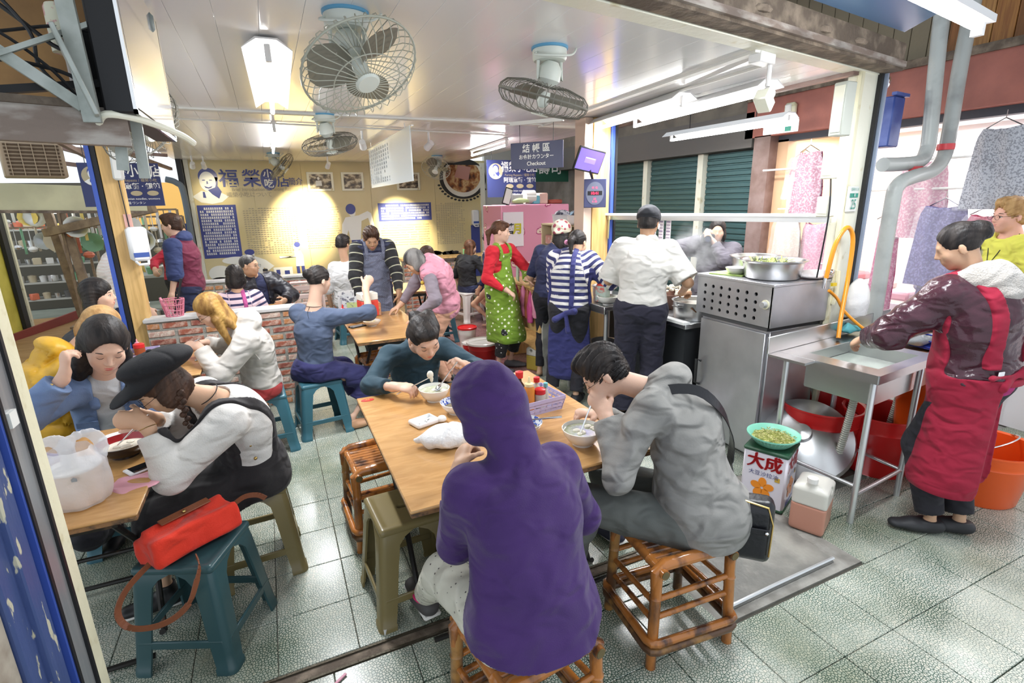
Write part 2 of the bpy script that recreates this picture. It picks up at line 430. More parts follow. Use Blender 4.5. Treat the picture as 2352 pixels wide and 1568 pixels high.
# ------------------------------------------------------------------ floors: every tile its own piece
def tile_mesh(s, th=.02):
    b = MB(); b.box(V(0,0,-th/2),(s-.003, s-.003, th), None, .0022); me = bpy.data.meshes.new('tile')
    me.from_pydata(b.v, [], b.f); me.update(); return me
def tiles(parent, m, x0, nx, y0, ny, s, skip=lambda x, y: False, limit=300, m2=None, name='tile'):
    me = tile_mesh(s); me.materials.append(m); spots = []
    for i in range(nx):
        for j in range(ny):
            x, y = x0+(i+.5)*s, y0+(j+.5)*s
            if not skip(x, y): spots.append((math.hypot(x, y), x, y))
    spots.sort(); rr = random.Random(3)
    for k, (d, x, y) in enumerate(spots[:limit]):
        o = bpy.data.objects.new(name, me); col.objects.link(o); o.parent = parent
        o.location = (x, y, rr.uniform(-.0008,.0008)); o.rotation_euler = (rr.uniform(-.0015,.0015), rr.uniform(-.0015,.0015),0)
    if len(spots) > limit:
        b = MB()
        for d, x, y in spots[limit:]: b.box(V(x, y, -.01+rr.uniform(-.0008,.0008)),(s-.003, s-.003,.02))
        o = b.build('tile', m2 or m, parent, 1, smooth=False); o['kind'] = 'stuff'
S = .305
fl = MB().bb(-1.25,3.4,1.825,9.85,-.08,-.006).build('floor', m_grout, org=V(0,0,0)); fl['kind'] = 'structure'
def skip_in(x, y): return False
tiles(fl, m_terr, -.18-4*S+.0,8,1.83,18, S, lambda x, y: x > 1.6 and y < 2.1)
tiles(fl, m_terr, -.18+4*S, 7,1.83,9, S, lambda x, y: (x > 1.5 and y < 2.15),150)
tiles(fl, m_terrp, -.18+4*S, 7,1.83+9*S, 17, S, limit=1)
tiles(fl, m_terr, -.18-4*S, 4,1.83+18*S, 8, S, limit=1)
pv = MB().bb(-2,7,.2,1.76,-.09,-.012).build('pavement', m_grout, org=V(0,0,0)); pv['kind'] = 'structure'
def skip_pv(x, y): return (1.5 < x < 2.6 and y > 1.27)
tiles(pv, m_terr, -.29-3*S, 20,.343,4, S, skip_pv)
me_ = tile_mesh(S); me_.materials.append(m_terr)
for i in range(22):
    x = -.29+(i-2.5)*S
    if not 1.5 < x < 2.6:
        o = bpy.data.objects.new('tile', me_); col.objects.link(o); o.parent = pv; o.location = (x, 1.66,0); o.scale = (1,.62,1)
al = MB().bb(3.4,7,1.70,9.8,-.09,-.012).build('alley_floor', m_concrete, org=V(0,0,0)); al['kind'] = 'structure'
al2 = MB().bb(-6,-1.25,1.70,14,-.09,-.01).build('alley_floor', mat('alley_concrete', (.30,.33,.27),.6, bump=(8,.3), var=((.42,.44,.37),2,.4,.7)), org=V(0,0,0)); al2['kind'] = 'structure'
# threshold strip with the shutter track, and the wet slab over the drain
th = T('threshold', 'dark grimy shutter track set in the floor along the shop front', 'track', (1,1.74,0))
MB().bb(-1.3,1.53,1.757,1.828,-.05,-.004).build('track_bed', m_dirt, th, 1)
for y in (1.764,1.82):
    b = MB(); b.bb(-1.3,1.53, y-.005, y+.005,-.03,.003); b.build('rail', mat('track_steel', (.10,.085,.06),.5,.6, bump=(60,.8)), th, 1)
sl = MB(); sl.bb(1.5,2.62,1.275,2.3,-.05,-.002); o = sl.build('drain_surround', m_concrete, org=V(2,1.7,0)); o['kind'] = 'structure'
sb = T('floor_slab', 'worn wet grey slab laid over the drain by the shop entrance', 'slab', (2,1.6,0))
MB().add([(1.62,1.32,0),(2.33,1.33,0),(2.44,2.25,0),(1.62,2.2,0),(1.63,1.33,.018),(2.32,1.34,.018),(2.43,2.24,.018),(1.63,2.19,.018)],
         [(0,1,5,4),(1,2,6,5),(2,3,7,6),(3,0,4,7),(4,5,6,7)]).build('slab', m_mat, sb, 1)
MB().tube([(1.62,1.325,.018),(1.9,1.33,.02),(2.33,1.335,.019)], .008,6).build('edge_lip', m_alu, sb, 1)
# ------------------------------------------------------------------ back wall with the printed story mural
YM = 9.8
mu = MB().bb(-1.12,3.95, YM, YM+.06,0,2.5).build('wall_back', mat('mural_ground', (.60,.50,.25),.33, var=((.66,.57,.34),1.2,.35,.65)), org=V(1.4, YM, 0)); mu['kind'] = 'structure'
for k, (xa, xb) in enumerate(((-1.0,-.14),(-.14,.62),(.62,1.75),(1.75,2.93),(2.93,3.86))):
    MB().bb(xa+.002, xb-.002, YM-.012, YM, .02,2.42, ).build('panel', MATS['mural_ground'], mu, 1)
MB().bb(-1.06,-1.0, YM-.05, YM+.05,0,2.46).build('corner_trim', m_creamlt, mu, 1)
MB().bb(3.84,3.93, YM-.05, YM+.05,0,2.46).build('corner_trim', m_creamlt, mu, 1)
poster = T('mural_print', 'printed shop story mural with portrait, titles, photos and drawings on tan wall', 'mural', (1.4, YM-.014,0))
YP = YM-.013
def flat(name, m, polys, y=YP, th=.001):
    b = MB()
    for p in polys: b.prism([(x, z) for x, z in p], (0, y, 0),(1,0,0),(0,0,1), th)
    return b.build(name, m, poster, 1, smooth=False)
def ell(cx, cz, rx, rz, n=28, a0=0, a1=2*PI): return [(cx+rx*math.cos(a0+(a1-a0)*k/n), cz+rz*math.sin(a0+(a1-a0)*k/n)) for k in range(n)]
def rect(x0, x1, z0, z1): return [(x0, z0),(x1, z0),(x1, z1),(x0, z1)]
def portrait(cx, cz, s, y, par, mw, mn, circ=None):
    """line-print head of a smiling man with scarf"""
    P = lambda L_: [(cx+s*x, cz+s*z) for x, z in L_]
    def fl(nm, m, ps, dy):
        b = MB()
        for p in ps: b.prism(P(p),(0, y-dy, 0),(1,0,0),(0,0,1),.001)
        b.build(nm, m, par, 1, smooth=False)
    if circ: fl('disc', circ, [ell(0,0,1.12,1.12)], 0)
    fl('shoulders', mw, [[(-.95,-.62),(-.45,-.3),(-.1,-.35),(.35,-.3),(.95,-.62),(.55,-.95),(0,-1.05),(-.55,-.95)]], .002)
    fl('hair', mn, [ell(0,.5,.5,.48), [(.2,.5),(.52,.45),(.42,-.1),(.2,-.1)]], .003)
    fl('face', mw, [ell(-.05,.22,.42,.56)], .004)
    fl('scarf', mn, [[(-.1,-.25),(.45,-.05),(.6,-.35),(.42,-.75),(.1,-.5)], [(-.38,-.35),(-.28,-.35),(-.24,-.7),(-.4,-.68)]], .005)
    fl('features', mn, [ell(-.24,.3,.09,.03), ell(.12,.3,.09,.03), [(-.26,-.02),(-.05,-.1),(.18,-.02),(.1,-.13),(-.05,-.18),(-.2,-.13)], [(-.1,.25),(-.05,.25),(-.02,.1),(-.12,.08)]], .006)
portrait(-.76,2.07,.27, YP, poster, m_print, m_navy)
cross = lambda s, sz, x, z, m=m_navy, **k: text(s, sz, m, poster, (x, YP-.004, z),(1,0,0),(0,0,1), **k)
cross('福', .29,-.47,2.16, bold=.004); cross('榮', .29,-.14,2.16, bold=.004)
flat('disc', m_navy, [ell(.11,2.16,.12,.17)], YP-.002)
text('小', .15, m_print, poster, (.11, YP-.006,2.235),(1,0,0),(0,0,1), bold=.003)
text('吃', .15, m_print, poster, (.11, YP-.006,2.09),(1,0,0),(0,0,1), bold=.003)
cross('店', .2,.33,2.12, bold=.003); cross('簡介', .13,.52,2.12, sx=.85)
m_faint = mat('faint_print', (.38,.33,.24),.5)
cross('Brief Introduction to Furong Repasts', .078,.05,2.005, m_faint, sx=.86)
cross('福榮小吃について', .085,-.2,1.92, m_faint)
flat('text_panel', m_navy, [[(-.99,.93),(-.44,.93),(-.43,1.77),(-.98,1.77)]], YP-.001)
flat('text_panel', m_navy, [rect(1.85,2.84,1.43,1.75)], YP-.001)
def lines(m, x0, x1, z0, z1, n, h, gap=.02, seed=0, unit=.03):
    b = MB(); r = random.Random(seed)
    for k in range(n):
        z = z1-(z1-z0)*(k+.5)/n; x = x0+(unit*2 if k == 0 else 0); xe = x1-(r.random()*.2*(x1-x0) if k == n-1 else r.random()*.03)
        while x < xe:
            w_ = unit*r.uniform(.7,.85)
            if r.random() > .07:
                b.prism(rect(x, x+w_, z-h/2, z-h/6),(0, YP-.003,0),(1,0,0),(0,0,1),.001)
                b.prism(rect(x+w_*.1, x+w_*.9, z+h*.02, z+h/2),(0, YP-.003,0),(1,0,0),(0,0,1),.001)
            x += unit
    o = b.build('print_lines', m, poster, 1, smooth=False); o['kind'] = 'stuff'
lines(m_print, -.95,-.47,.98,1.74,16,.032, seed=1)
lines(m_print, 1.9,2.8,1.45,1.73,6,.03, seed=2)
lines(m_faint, -.34,.45,.95,1.72,22,.013, seed=3, unit=.045)
lines(m_faint, .6,1.15,1.0,1.72,18,.014, seed=4, unit=.03)
lines(m_faint, 1.88,2.78,.98,1.38,9,.016, seed=5, unit=.03)
lines(m_faint, 2.93,3.48,.96,1.74,24,.013, seed=6, unit=.045)
def photo(x0, x1, z0, z1, seed):
    fr = T('framed_photo', {0: 'sepia photo of a man in white, left of the framed photos on the mural', 1: 'sepia street photo in cream frame, middle of the mural row', 2: 'sepia photo in cream frame half hidden behind the hanging menu'}[seed], 'photo', ((x0+x1)/2, YP-.01, z0))
    b = MB(); b.bb(x0, x1, YP-.022, YP, z0, z1,.004); b.build('frame', m_creamlt, fr, 1)
    m = mat('sepia%d' % seed, (.05,.04,.03),.3); N, L, bs = nodes(m); n = N.new('ShaderNodeTexNoise'); n.inputs['Scale'].default_value = 9; n.inputs['Detail'].default_value = 3
    L.new(objco(N, L, (1,1,1.6)), n.inputs['Vector']); L.new(ramp(N, L, n.outputs[0], [(.4,(.035,.028,.02)),(.52,(.2,.15,.09)),(.6,(.62,.55,.4))]), bs.inputs['Base Color'])
    MB().bb(x0+.04, x1-.04, YP-.025, YP-.021, z0+.035, z1-.035).build('print', m, fr, 1)
    if seed == 0:
        b = MB(); xc, zc = (x0+x1)/2-.03,(z0+z1)/2
        b.prism(ell(xc, zc+.05,.02,.025,12),(0, YP-.026,0),(1,0,0),(0,0,1),.001); b.prism([(xc-.05, zc-.07),(xc+.05, zc-.07),(xc+.045, zc+.015),(xc-.045, zc+.015)], (0, YP-.026,0),(1,0,0),(0,0,1),.001)
        b.build('figure', m_print, fr, 1, smooth=False)
photo(.70,1.13,1.97,2.28,0); photo(1.26,1.64,1.97,2.28,1); photo(2.22,2.65,1.97,2.28,2)
# drawings
flat('cook_hat', m_navy, [ell(1.37,1.66,.085,.09)], YP-.006)
flat('cook_drawing', m_print, [ell(1.39,1.60,.06,.07), [(1.27,1.52),(1.5,1.55),(1.66,1.62),(1.72,1.58),(1.78,1.25),(1.72,1.25),(1.66,1.5),(1.54,1.45),(1.5,1.12),(1.32,1.12),(1.3,1.3),(1.22,1.08),(1.17,1.1),(1.2,1.4)]], YP-.004)
flat('cook_trousers', m_navy, [[(1.34,1.12),(1.52,1.12),(1.58,.6),(1.3,.6)]], YP-.005)
flat('worker_drawing', m_print, [ell(.40,1.05,.05,.065), [(.36,.99),(.46,.99),(.5,.9),(.5,.72),(.36,.72),(.38,.88),(.12,.91),(.12,.87),(.36,.9)], rect(.0,.3,.45,.72)], YP-.004)
flat('worker_hair', m_navy, [ell(.42,1.09,.05,.045), rect(.37,.42,.45,.72), rect(.45,.5,.45,.72), rect(.04,.1,.5,.68), rect(.17,.25,.5,.66)], YP-.005)
flat('sacks_drawing', m_print, [ell(-.55,.88,.2,.06), ell(-.5,.76,.2,.06), ell(-.48,.64,.2,.06), ell(-.8,.68,.17,.13), ell(-.82,.5,.2,.12), [(-.3,.95),(-.1,.86),(.02,.75),(-.08,.68),(-.15,.74),(-.14,.55),(-.32,.55),(-.36,.8)], ell(-.33,.96,.07,.07)], YP-.004)
flat('man_cap', m_navy, [ell(-.33,1.0,.075,.05), rect(-.3,-.14,.4,.55)], YP-.005)
m_ink = mat('black_ink', (.03,.028,.025),.5)
r_ = random.Random(5)
flat('ink_splash', m_ink, [ell(3.03+r_.uniform(-.28,.3),.76+r_.uniform(-.06,.05), r_.uniform(.03,.12), r_.uniform(.01,.05),10) for _ in range(26)]+[rect(2.75,3.35,.62,.7)], YP-.003)
flat('ink_shadow', m_ink, [ell(3.5,2.17,.47,.37,40)]+[ell(3.5+.5*math.cos(a),2.15+.38*math.sin(a),.03,.02,8) for a in np.linspace(3.4,5.8,16)], YP-.0025)
b = MB(); b.prism([(x, min(z, 2.42)) for x, z in ell(3.5,2.2,.4,.36,40) if x < 3.84 or 1], (0, YP-.006,0),(1,0,0),(0,0,1),.001)
b.build('printed_bowl', mat('bowl_print', (.75,.72,.62),.4), poster, 1)
mm = mat('noodle_print', (.3,.1,.04),.4); N, L, bs = nodes(mm); n = N.new('ShaderNodeTexNoise'); n.inputs['Scale'].default_value = 7; n.inputs['Detail'].default_value = 4
L.new(objco(N, L), n.inputs['Vector']); L.new(ramp(N, L, n.outputs[0], [(.35,(.07,.025,.015)),(.48,(.35,.13,.04)),(.58,(.62,.42,.2)),(.66,(.3,.1,.05))]), bs.inputs['Base Color'])
b = MB(); b.prism([(x, min(z, 2.42)) for x, z in ell(3.5,2.22,.35,.3,40)], (0, YP-.009,0),(1,0,0),(0,0,1),.001); b.build('printed_noodles', mm, poster, 1)
b = MB(); b.prism([(3.32,2.2),(3.6,2.14),(3.66,2.38),(3.4,2.42)], (0, YP-.012,0),(1,0,0),(0,0,1),.001); b.build('printed_meat', mat('meat_print', (.5,.25,.2),.4), poster, 1)
# ------------------------------------------------------------------ ceiling of glossy plastic panels, trims, front header
ce = MB().add([(-1.2,1.5,2.47),(3.3,2.2,2.47),(3.3,9.9,2.47),(-1.2,9.9,2.47),(-1.2,1.5,2.52),(3.3,2.2,2.52),(3.3,9.9,2.52),(-1.2,9.9,2.52)], [(3,2,1,0),(4,5,6,7),(0,1,5,4),(1,2,6,5),(2,3,7,6),(3,0,4,7)]).build('ceiling', m_wpaint, org=V(1,5,2.47)); ce['kind'] = 'structure'
pw = .155
for i in range(29):
    x = -1.17+i*pw
    for (ya, yb) in ((1.50+(x+1.3)*.169,4.72),(4.76,9.82)):
        b = MB(); b.bb(x, x+pw-.0006, ya, yb, 2.452,2.47,.0012); b.build('panel', m_ceil, ce, 1)
MB().bb(-1.2,2.5,4.70,4.78,2.438,2.455,.004).build('trim_1', m_wpaint)['kind'] = 'structure'
MB().bar((2.33,2.08,2.445),(2.56,4.8,2.445),.05,.014).build('trim_2', m_wpaint)['kind'] = 'structure'
MB().bar((3.27,2.2,2.46),(3.3,4.6,2.46),.05,.06).build('trim_3', m_brownmetal)['kind'] = 'structure'
MB().bb(2.5,3.32,4.72,4.78,2.43,2.47).build('trim_4', m_wpaint)['kind'] = 'structure'
ha, hb = (-1.3,1.38),(3.3,2.22)
def hdr(y_off, z0, z1, w_, m, nm, par=None):
    dx = 4.6
    A = V(-1.3,1.78-(1.3+1.36)*.0+y_off-.33,0); B = V(3.55,2.27+y_off, 0)
    return MB().bar((A[0], A[1], (z0+z1)/2),(B[0], B[1], (z0+z1)/2), w_, z1-z0)
hd = hdr(0,2.45,2.52,.10, m_cream, 'h').build('trim_5', m_creamlt); hd['kind'] = 'structure'
lint = T('header_beam', 'grimy rusted steel header beam across the top of the shop front', 'beam', (1,1.7,2.4))
hdr(-.11,2.455,2.60,.10, m_dirt, 'b').build('beam', m_dirt, lint, 1)
hdr(-.165,2.47,2.50,.03, m_grimy2, 'b').build('flange', m_grimy2, lint, 1)
for k, px_ in enumerate((1.5,1.9,2.4,2.75)):
    MB().sph((px_, 1.62+(px_-1.5)*.18,2.47),(.05,.012,.018),8).build('rust_flake', m_dirt, lint, 1)
# blue-white awning light housing outside, top right
aw = T('awning', 'blue painted metal awning soffit over the pavement, top right of frame', 'awning', (2.3,1.2,2.5))
b = MB(); b.add([(-1.3,1.30,2.60),(3.3,1.98,2.60),(3.3,1.5,2.75),(-1.3,.3,2.75),(-1.3,1.30,2.63),(3.3,1.98,2.63),(3.3,1.5,2.78),(-1.3,.3,2.78)],
      [(0,1,2,3),(4,5,6,7),(0,1,5,4),(1,2,6,5),(2,3,7,6)])
b.build('soffit', mat('blue_soffit', (.10,.20,.36),.25,.2), aw, 1)
at_ = T('fluorescent_light', 'bright outdoor fluorescent tube under the blue awning, top right corner', 'light', (2.3,1.35,2.45))
MB().bar((1.6,1.22,2.475),(2.98,1.46,2.475),.09,.03).build('housing', m_white, at_, 1)
MB().cyl((1.65,1.23,2.44),(2.93,1.45,2.44),.016, n=12).build('tube', m_glow, at_, 1)
for a in ((1.64,1.23,2.44),(2.94,1.455,2.44)): MB().box(V(*a),(.03,.04,.06)).build('end_cap', m_white, at_, 1)
# ------------------------------------------------------------------ columns
cr = T('column', 'cream painted shop front column with a house number plate', 'column', (3.40,2.25,0))
b = MB(); b.box(V(3.415,2.25,1.24),(.19,.09,2.48), rotz(.15),.008); b.build('shaft', m_creamlt, cr, 1)
b = MB(); b.box(V(3.515,2.26,1.24),(.03,.13,2.48), rotz(.15)); b.build('edge_strip', mat('black_strip', (.02,.02,.02),.6, bump=(50,.5)), cr, 1)
b = MB(); b.box(V(3.54,2.24,1.24),(.018,.12,2.48), rotz(.15)); b.build('blue_strip', mat('pale_blue_metal', (.35,.42,.55),.4,.3), cr, 1)
b = MB(); b.box(V(3.32,2.20,1.24),(.035,.03,2.48), rotz(.15),.004); b.build('channel', m_cream, cr, 1)
# number plate
pl = T('number_plate', 'small white and green house number plate on the cream column', 'plate', (3.385,2.18,1.64))
R_ = rotz(.15); ux, uy = R_@V(1,0,0), V(0,0,1)
pc = V(3.385,2.19,1.72)
MB().box(pc, (.135,.006,.155), R_, .002).build('plate', m_print, pl, 1)
MB().box(pc+V(.012,-.004,.022),(.10,.002,.026), R_).build('green_band', mat('plate_green', (.02,.28,.2),.4), pl, 1)
m_green = MATS['plate_green']
text('25', .085, m_green, pl, pc+V(.012,-.006,-.035), ux, uy, sx=.8, name='number')
text('巷', .022, m_print, pl, pc+V(.012,-.007,.022), ux, uy, name='number')
text('国華街三段', .02, m_green, pl, pc+V(.012,-.006,.058), ux, uy, name='street_name')
# near-left pillar stack: cream pillar, grey shutter channel, scratched blue board
lp = T('shop_pillar', 'cream shop front pillar with grey shutter channel at the left edge', 'pillar', (-.75,1.6,0))
MB().bb(-.80,-.66,1.70,1.80,0,1.86,.004).build('shaft', m_cream, lp, 1)
MB().bb(-.78,-.655,1.60,1.70,0,1.86).build('channel', mat('grey_channel', (.34,.36,.38),.35,.5, bump=(20,.15,(1,1,.1)), var=((.48,.48,.47),4,.4,.7,(6,6,.5))), lp, 1)
for y in (1.603,1.697): MB().bb(-.662,-.648, y-.007, y+.007,0,1.86).build('channel_lip', m_blk, lp, 1)
MB().bb(-.80,-.652,1.585,1.60,0,1.86).build('blue_edge', m_blue, lp, 1)
bbm = mat('scratched_blue_paint', (.055,.085,.22),.4, bump=(14,.6,(1,1,.3)), var=((.55,.52,.38),30,.61,.64,(1,1,.35)))
bo = T('blue_board', 'scratched blue painted door post at the bottom left corner', 'post', (-.7,1.5,0))
MB().bb(-.82,-.66,1.40,1.575,0,1.86,.006).build('board', bbm, bo, 1)
MB().bb(-.665,-.645,1.47,1.50,0,1.86,.004).build('moulding', bbm, bo, 1)
MB().bb(-.82,-.67,1.30,1.395,0,1.86,.004).build('side_strip', mat('beige_grimy', (.42,.37,.30),.6, var=((.25,.2,.15),10,.5,.7)), bo, 1)
# yellow posts inside, with blue/black frame
for (x, y, lab, zt) in ((-1.08,5.0, 'yellow wooden post with blue frame at the left side opening', 2.45),):
    p = T('wall_post', lab, 'post', (x, y, 0))
    MB().bb(x, x+.12, y-.05, y+.05,0, zt, .004).build('timber', m_yel, p, 1)
    MB().bb(x-.035, x-.004, y-.05, y+.05,0, zt).build('frame_strip', m_blk, p, 1)
    MB().bb(x-.065, x-.037, y-.06, y+.05,0, zt).build('frame_strip', m_blue, p, 1)
p = T('wall_post', 'yellow wooden post with blue frame where the kitchen opening ends', 'post', (2.86,4.25,0))
MB().bb(2.75,2.93,4.18,4.36,0,2.45,.004).build('timber', m_yel, p, 1)
MB().bb(2.66,2.745,4.19,4.36,0,2.45,.004).build('side_panel', mat('pale_wood', (.68,.52,.42),.5), p, 1)
MB().bb(2.935,2.965,4.16,4.36,0,2.45).build('frame_strip', m_blue, p, 1)
MB().bb(2.967,2.99,4.15,4.36,0,2.45).build('frame_strip', m_blk, p, 1)
p = T('wall_post', 'blue and black corner frame at the left end of the mural', 'post', (-1.2,9.7,0))
MB().bb(-1.14,-1.07,9.6,9.8,0,2.46).build('frame_strip', m_blk, p, 1)
MB().bb(-1.22,-1.145,9.6,9.8,0,1.5).build('frame_strip', m_blue, p, 1)
# ------------------------------------------------------------------ low brick walls
m_brick = [mat('brick_%s' % n, c, .8, bump=(70,.5), var=(c2,30,.45,.62)) for n, c, c2 in
           (('red', (.33,.10,.06),(.5,.33,.26)),('dark', (.24,.07,.05),(.42,.24,.18)),('pale', (.48,.30,.24),(.62,.52,.44)),('orange', (.42,.18,.07),(.5,.3,.2)))]
m_mort = mat('mortar', (.36,.35,.31),.9, bump=(45,.8), var=((.25,.24,.21),12,.45,.6))
m_cap = mat('cement_cap', (.55,.54,.53),.5, bump=(30,.2), var=((.42,.41,.4),7,.45,.65))
bm_ = []
for m in m_brick:
    b = MB(); b.box(V(0,0,0),(.175,.012,.046), None, .004); me = bpy.data.meshes.new('brick'); me.from_pydata(b.v, [], b.f); me.materials.append(m); bm_.append(me)
def brick_wall(name, lab, x0, x1, y0, y1, h, faces, cap=.03):
    wl = T(name, lab, 'wall', ((x0+x1)/2,(y0+y1)/2,0)); wl['kind'] = 'structure'; del wl['category']
    MB().bb(x0, x1, y0, y1,0, h).build('mortar', m_mort, wl, 1)
    MB().bb(x0-.015, x1+.015, y0-.02, y1+.02, h, h+cap, .005).build('coping', m_cap, wl, 1)
    rr = random.Random(len(lab)); n = 0
    for ax, sgn, c, a0, a1 in faces:
        rows = int(h/.066)
        for r in range(rows):
            z = .035+r*.066; a = a0+(-.1 if r % 2 else 0)
            while a < a1-.02:
                s0, s1 = max(a, a0), min(a+.19, a1); f = (s1-s0)/.19
                if rr.random() < .5: f = min(f, .48); a -= .1
                if f > .15 and n < 290:
                    o = bpy.data.objects.new('brick', bm_[rr.choice([0,0,1,2,2,3])]); col.objects.link(o); o.parent = wl; n += 1
                    m_ = (s0+s0+.19*f)/2; off = sgn*rr.uniform(.0,.004)
                    loc = (m_, c+off, z) if ax == 'x' else (c+off, m_, z)
                    o.location = V(*loc)-V(*wl.location); o.rotation_euler = (rr.uniform(-.02,.02), rr.uniform(-.025,.025),0 if ax == 'x' else PI/2)
                    o.scale = (f, 1, rr.uniform(.88,1.02))
                a += .2
    return wl
brick_wall('wall_low', 'low red brick partition with cement coping behind the front tables', -.98,.12,4.88,5.02,.86, [('x', -1,4.88,-.98,.12),('y', 1,.12,4.88,5.02)])
brick_wall('wall_rear', 'brick ledge below the mural wall', -.9,1.0,7.45,7.6,.82, [('x', -1,7.45,-.9,1.0)])
brick_wall('wall_rear', 'brick ledge at the far right below the mural', 1.9,2.75,8.3,8.45,.82, [('x', -1,8.3,1.9,2.75)])
# ------------------------------------------------------------------ right alley: shop wall with shutters and lit windows
XW = 5.0
wr = MB().bb(XW, XW+.1,4.15,9.8,0,3.1).build('wall_right', mat('alley_wall', (.22,.21,.20),.8, bump=(10,.3), var=((.14,.13,.12),3,.4,.6)), org=V(5,6,0)); wr['kind'] = 'structure'
MB().bb(XW-.22, XW+.02,4.25,9,2.25,2.6).build('lintel', mat('grey_lintel', (.13,.12,.11),.7, bump=(10,.2)), wr, 1)
MB().bb(XW-.06, XW+.02,3.6,9,2.6,3.1).build('upper_wall', mat('tan_wall', (.28,.24,.19),.8, bump=(8,.4), var=((.2,.17,.14),4,.4,.6)), wr, 1)
m_shut = mat('teal_shutter', (.055,.12,.125),.4,.4)
for k, (ya, yb, lab) in enumerate(((6.2,7.4, 'teal roller shutter, far left of the three across the alley'),(5.16,6.08, 'teal roller shutter between two cream posts across the alley'),(4.3,5.04, 'teal roller shutter nearest the lit clothes window'))):
    t = T('roller_shutter', lab, 'shutter', (XW-.05,(ya+yb)/2,0), group='shutters across the alley')
    n = 34; hz = 2.24/n
    b = MB(); b.bb(XW-.035, XW-.005, ya, yb, 0,2.24); b.build('backing', m_shut, t, 1)
    b = MB()
    for q in range(n): b.box(V(XW-.04,(ya+yb)/2,(q+.5)*hz),(.022, yb-ya, hz*.78), None, .007)
    o = b.build('slat', m_shut, t, 1); o['kind'] = 'stuff'
    MB().bb(XW-.07, XW-.03, ya, yb, .0,.07).build('bottom_bar', m_alu, t, 1)
for y in (6.14,5.10): MB().bb(XW-.10, XW-.02, y-.045, y+.045,0,2.26).build('door_post', m_creamlt, wr, 1)
MB().bb(XW-.22, XW+.02,4.02,4.22,0,2.35).build('door_post', m_brownmetal, wr, 1)
# lit shop window boxes, shop interior
sh = T('shop_window', 'lit clothes shop front across the alley', 'window', (5.5,2.5,0)); sh['kind'] = 'structure'; del sh['category']
m_shopw = mat('shop_white', (.85,.84,.86),.6)
MB().bb(5.0,6.2,.2,4.05,-.01,.01).build('shop_floor', m_shopw, sh, 1)
MB().bb(6.15,6.2,.2,4.05,0,2.5).build('shop_back', m_shopw, sh, 1)
MB().bb(5.0,6.2,4.0,4.05,0,2.5).build('shop_side', mat('peach_wall', (.80,.55,.32),.6), sh, 1)
MB().bb(5.0,6.2,.2,.25,0,2.5).build('shop_side', m_shopw, sh, 1)
MB().bb(4.9,6.2,.2,4.05,2.36,2.42).build('shop_ceiling', m_shopw, sh, 1)
MB().bb(4.95,5.0,3.28,3.36,0,2.3).build('mullion', m_wpaint, sh, 1)
MB().bb(4.9,5.02,3.9,4.04,0,2.3).build('mullion', mat('peach_panel', (.66,.42,.25),.5), sh, 1)
MB().bb(4.98,5.0,1.0,3.3,.0,.8).build('counter_front', m_shopw, sh, 1)
MB().bb(4.9,5.0,.2,4.1,2.28,2.42).build('dark_rail', mat('dark_rail', (.05,.055,.07),.6), sh, 1)
fa = MB().bb(4.78,4.98,.1,4.35,2.34,2.72).build('fascia', mat('red_fascia', (.36,.13,.10),.7, bump=(12,.4), var=((.27,.10,.08),4,.4,.65)), org=V(4.9,2,2.3)); fa['kind'] = 'structure'
MB().bb(4.76,4.8,.1,4.35,2.70,2.76).build('fascia_ledge', m_dirt, fa, 1)
wp = MB().bb(4.92,5.0,.1,4.3,2.72,3.6).build('upper_cladding', m_dark, org=V(4.9,2,2.7)); wp['kind'] = 'structure'
pm = [mat('plank_%d' % k, c, .5, bump=(20,.3,(6,6,.5)), var=(c2,8,.4,.6,(8,8,.4))) for k, (c, c2) in enumerate((((.42,.19,.05),(.28,.11,.03)),((.50,.26,.08),(.35,.16,.05)),((.30,.12,.035),(.2,.08,.02))))]
for k in range(30):
    y = .15+k*.137
    MB().bb(4.9,4.925, y, y+.132,2.76,3.6,.003).build('plank', pm[k % 3] if y < 2.6 else mat('dull_plank', (.26,.22,.15),.7, bump=(20,.3)), wp, 1)
# glass fronts
m_glass = mat('window_glass', (1,1,1),.03, trans=1, ior=1.05, spec=.3)
rf = MB().bb(3.6,7,.0,9.8,3.6,3.65).build('ceiling', mat('alley_roof', (.12,.12,.12),.8), org=V(5,5,3.6)); rf['kind'] = 'structure'
bw = MB().bb(3.95,7,9.8,9.9,0,3.6).build('wall_rear', mat('far_wall', (.55,.55,.50),.6), org=V(5,9.8,0)); bw['kind'] = 'structure'
MB().bb(3.0,3.94,9.84,9.88,0,.1).build('kick_board', m_cream, bw, 1)
# rail along the kitchen opening
rl = T('serving_rail', 'long white aluminium rail along the kitchen opening', 'rail', (2.95,3,1.58))
MB().bar((2.93,4.2,1.585),(3.28,2.24,1.60),.03,.05).build('bar', m_alu, rl, 1)
MB().bar((2.90,4.2,1.61),(3.22,2.24,1.625),.02,.02).build('lip', m_white, rl, 1)
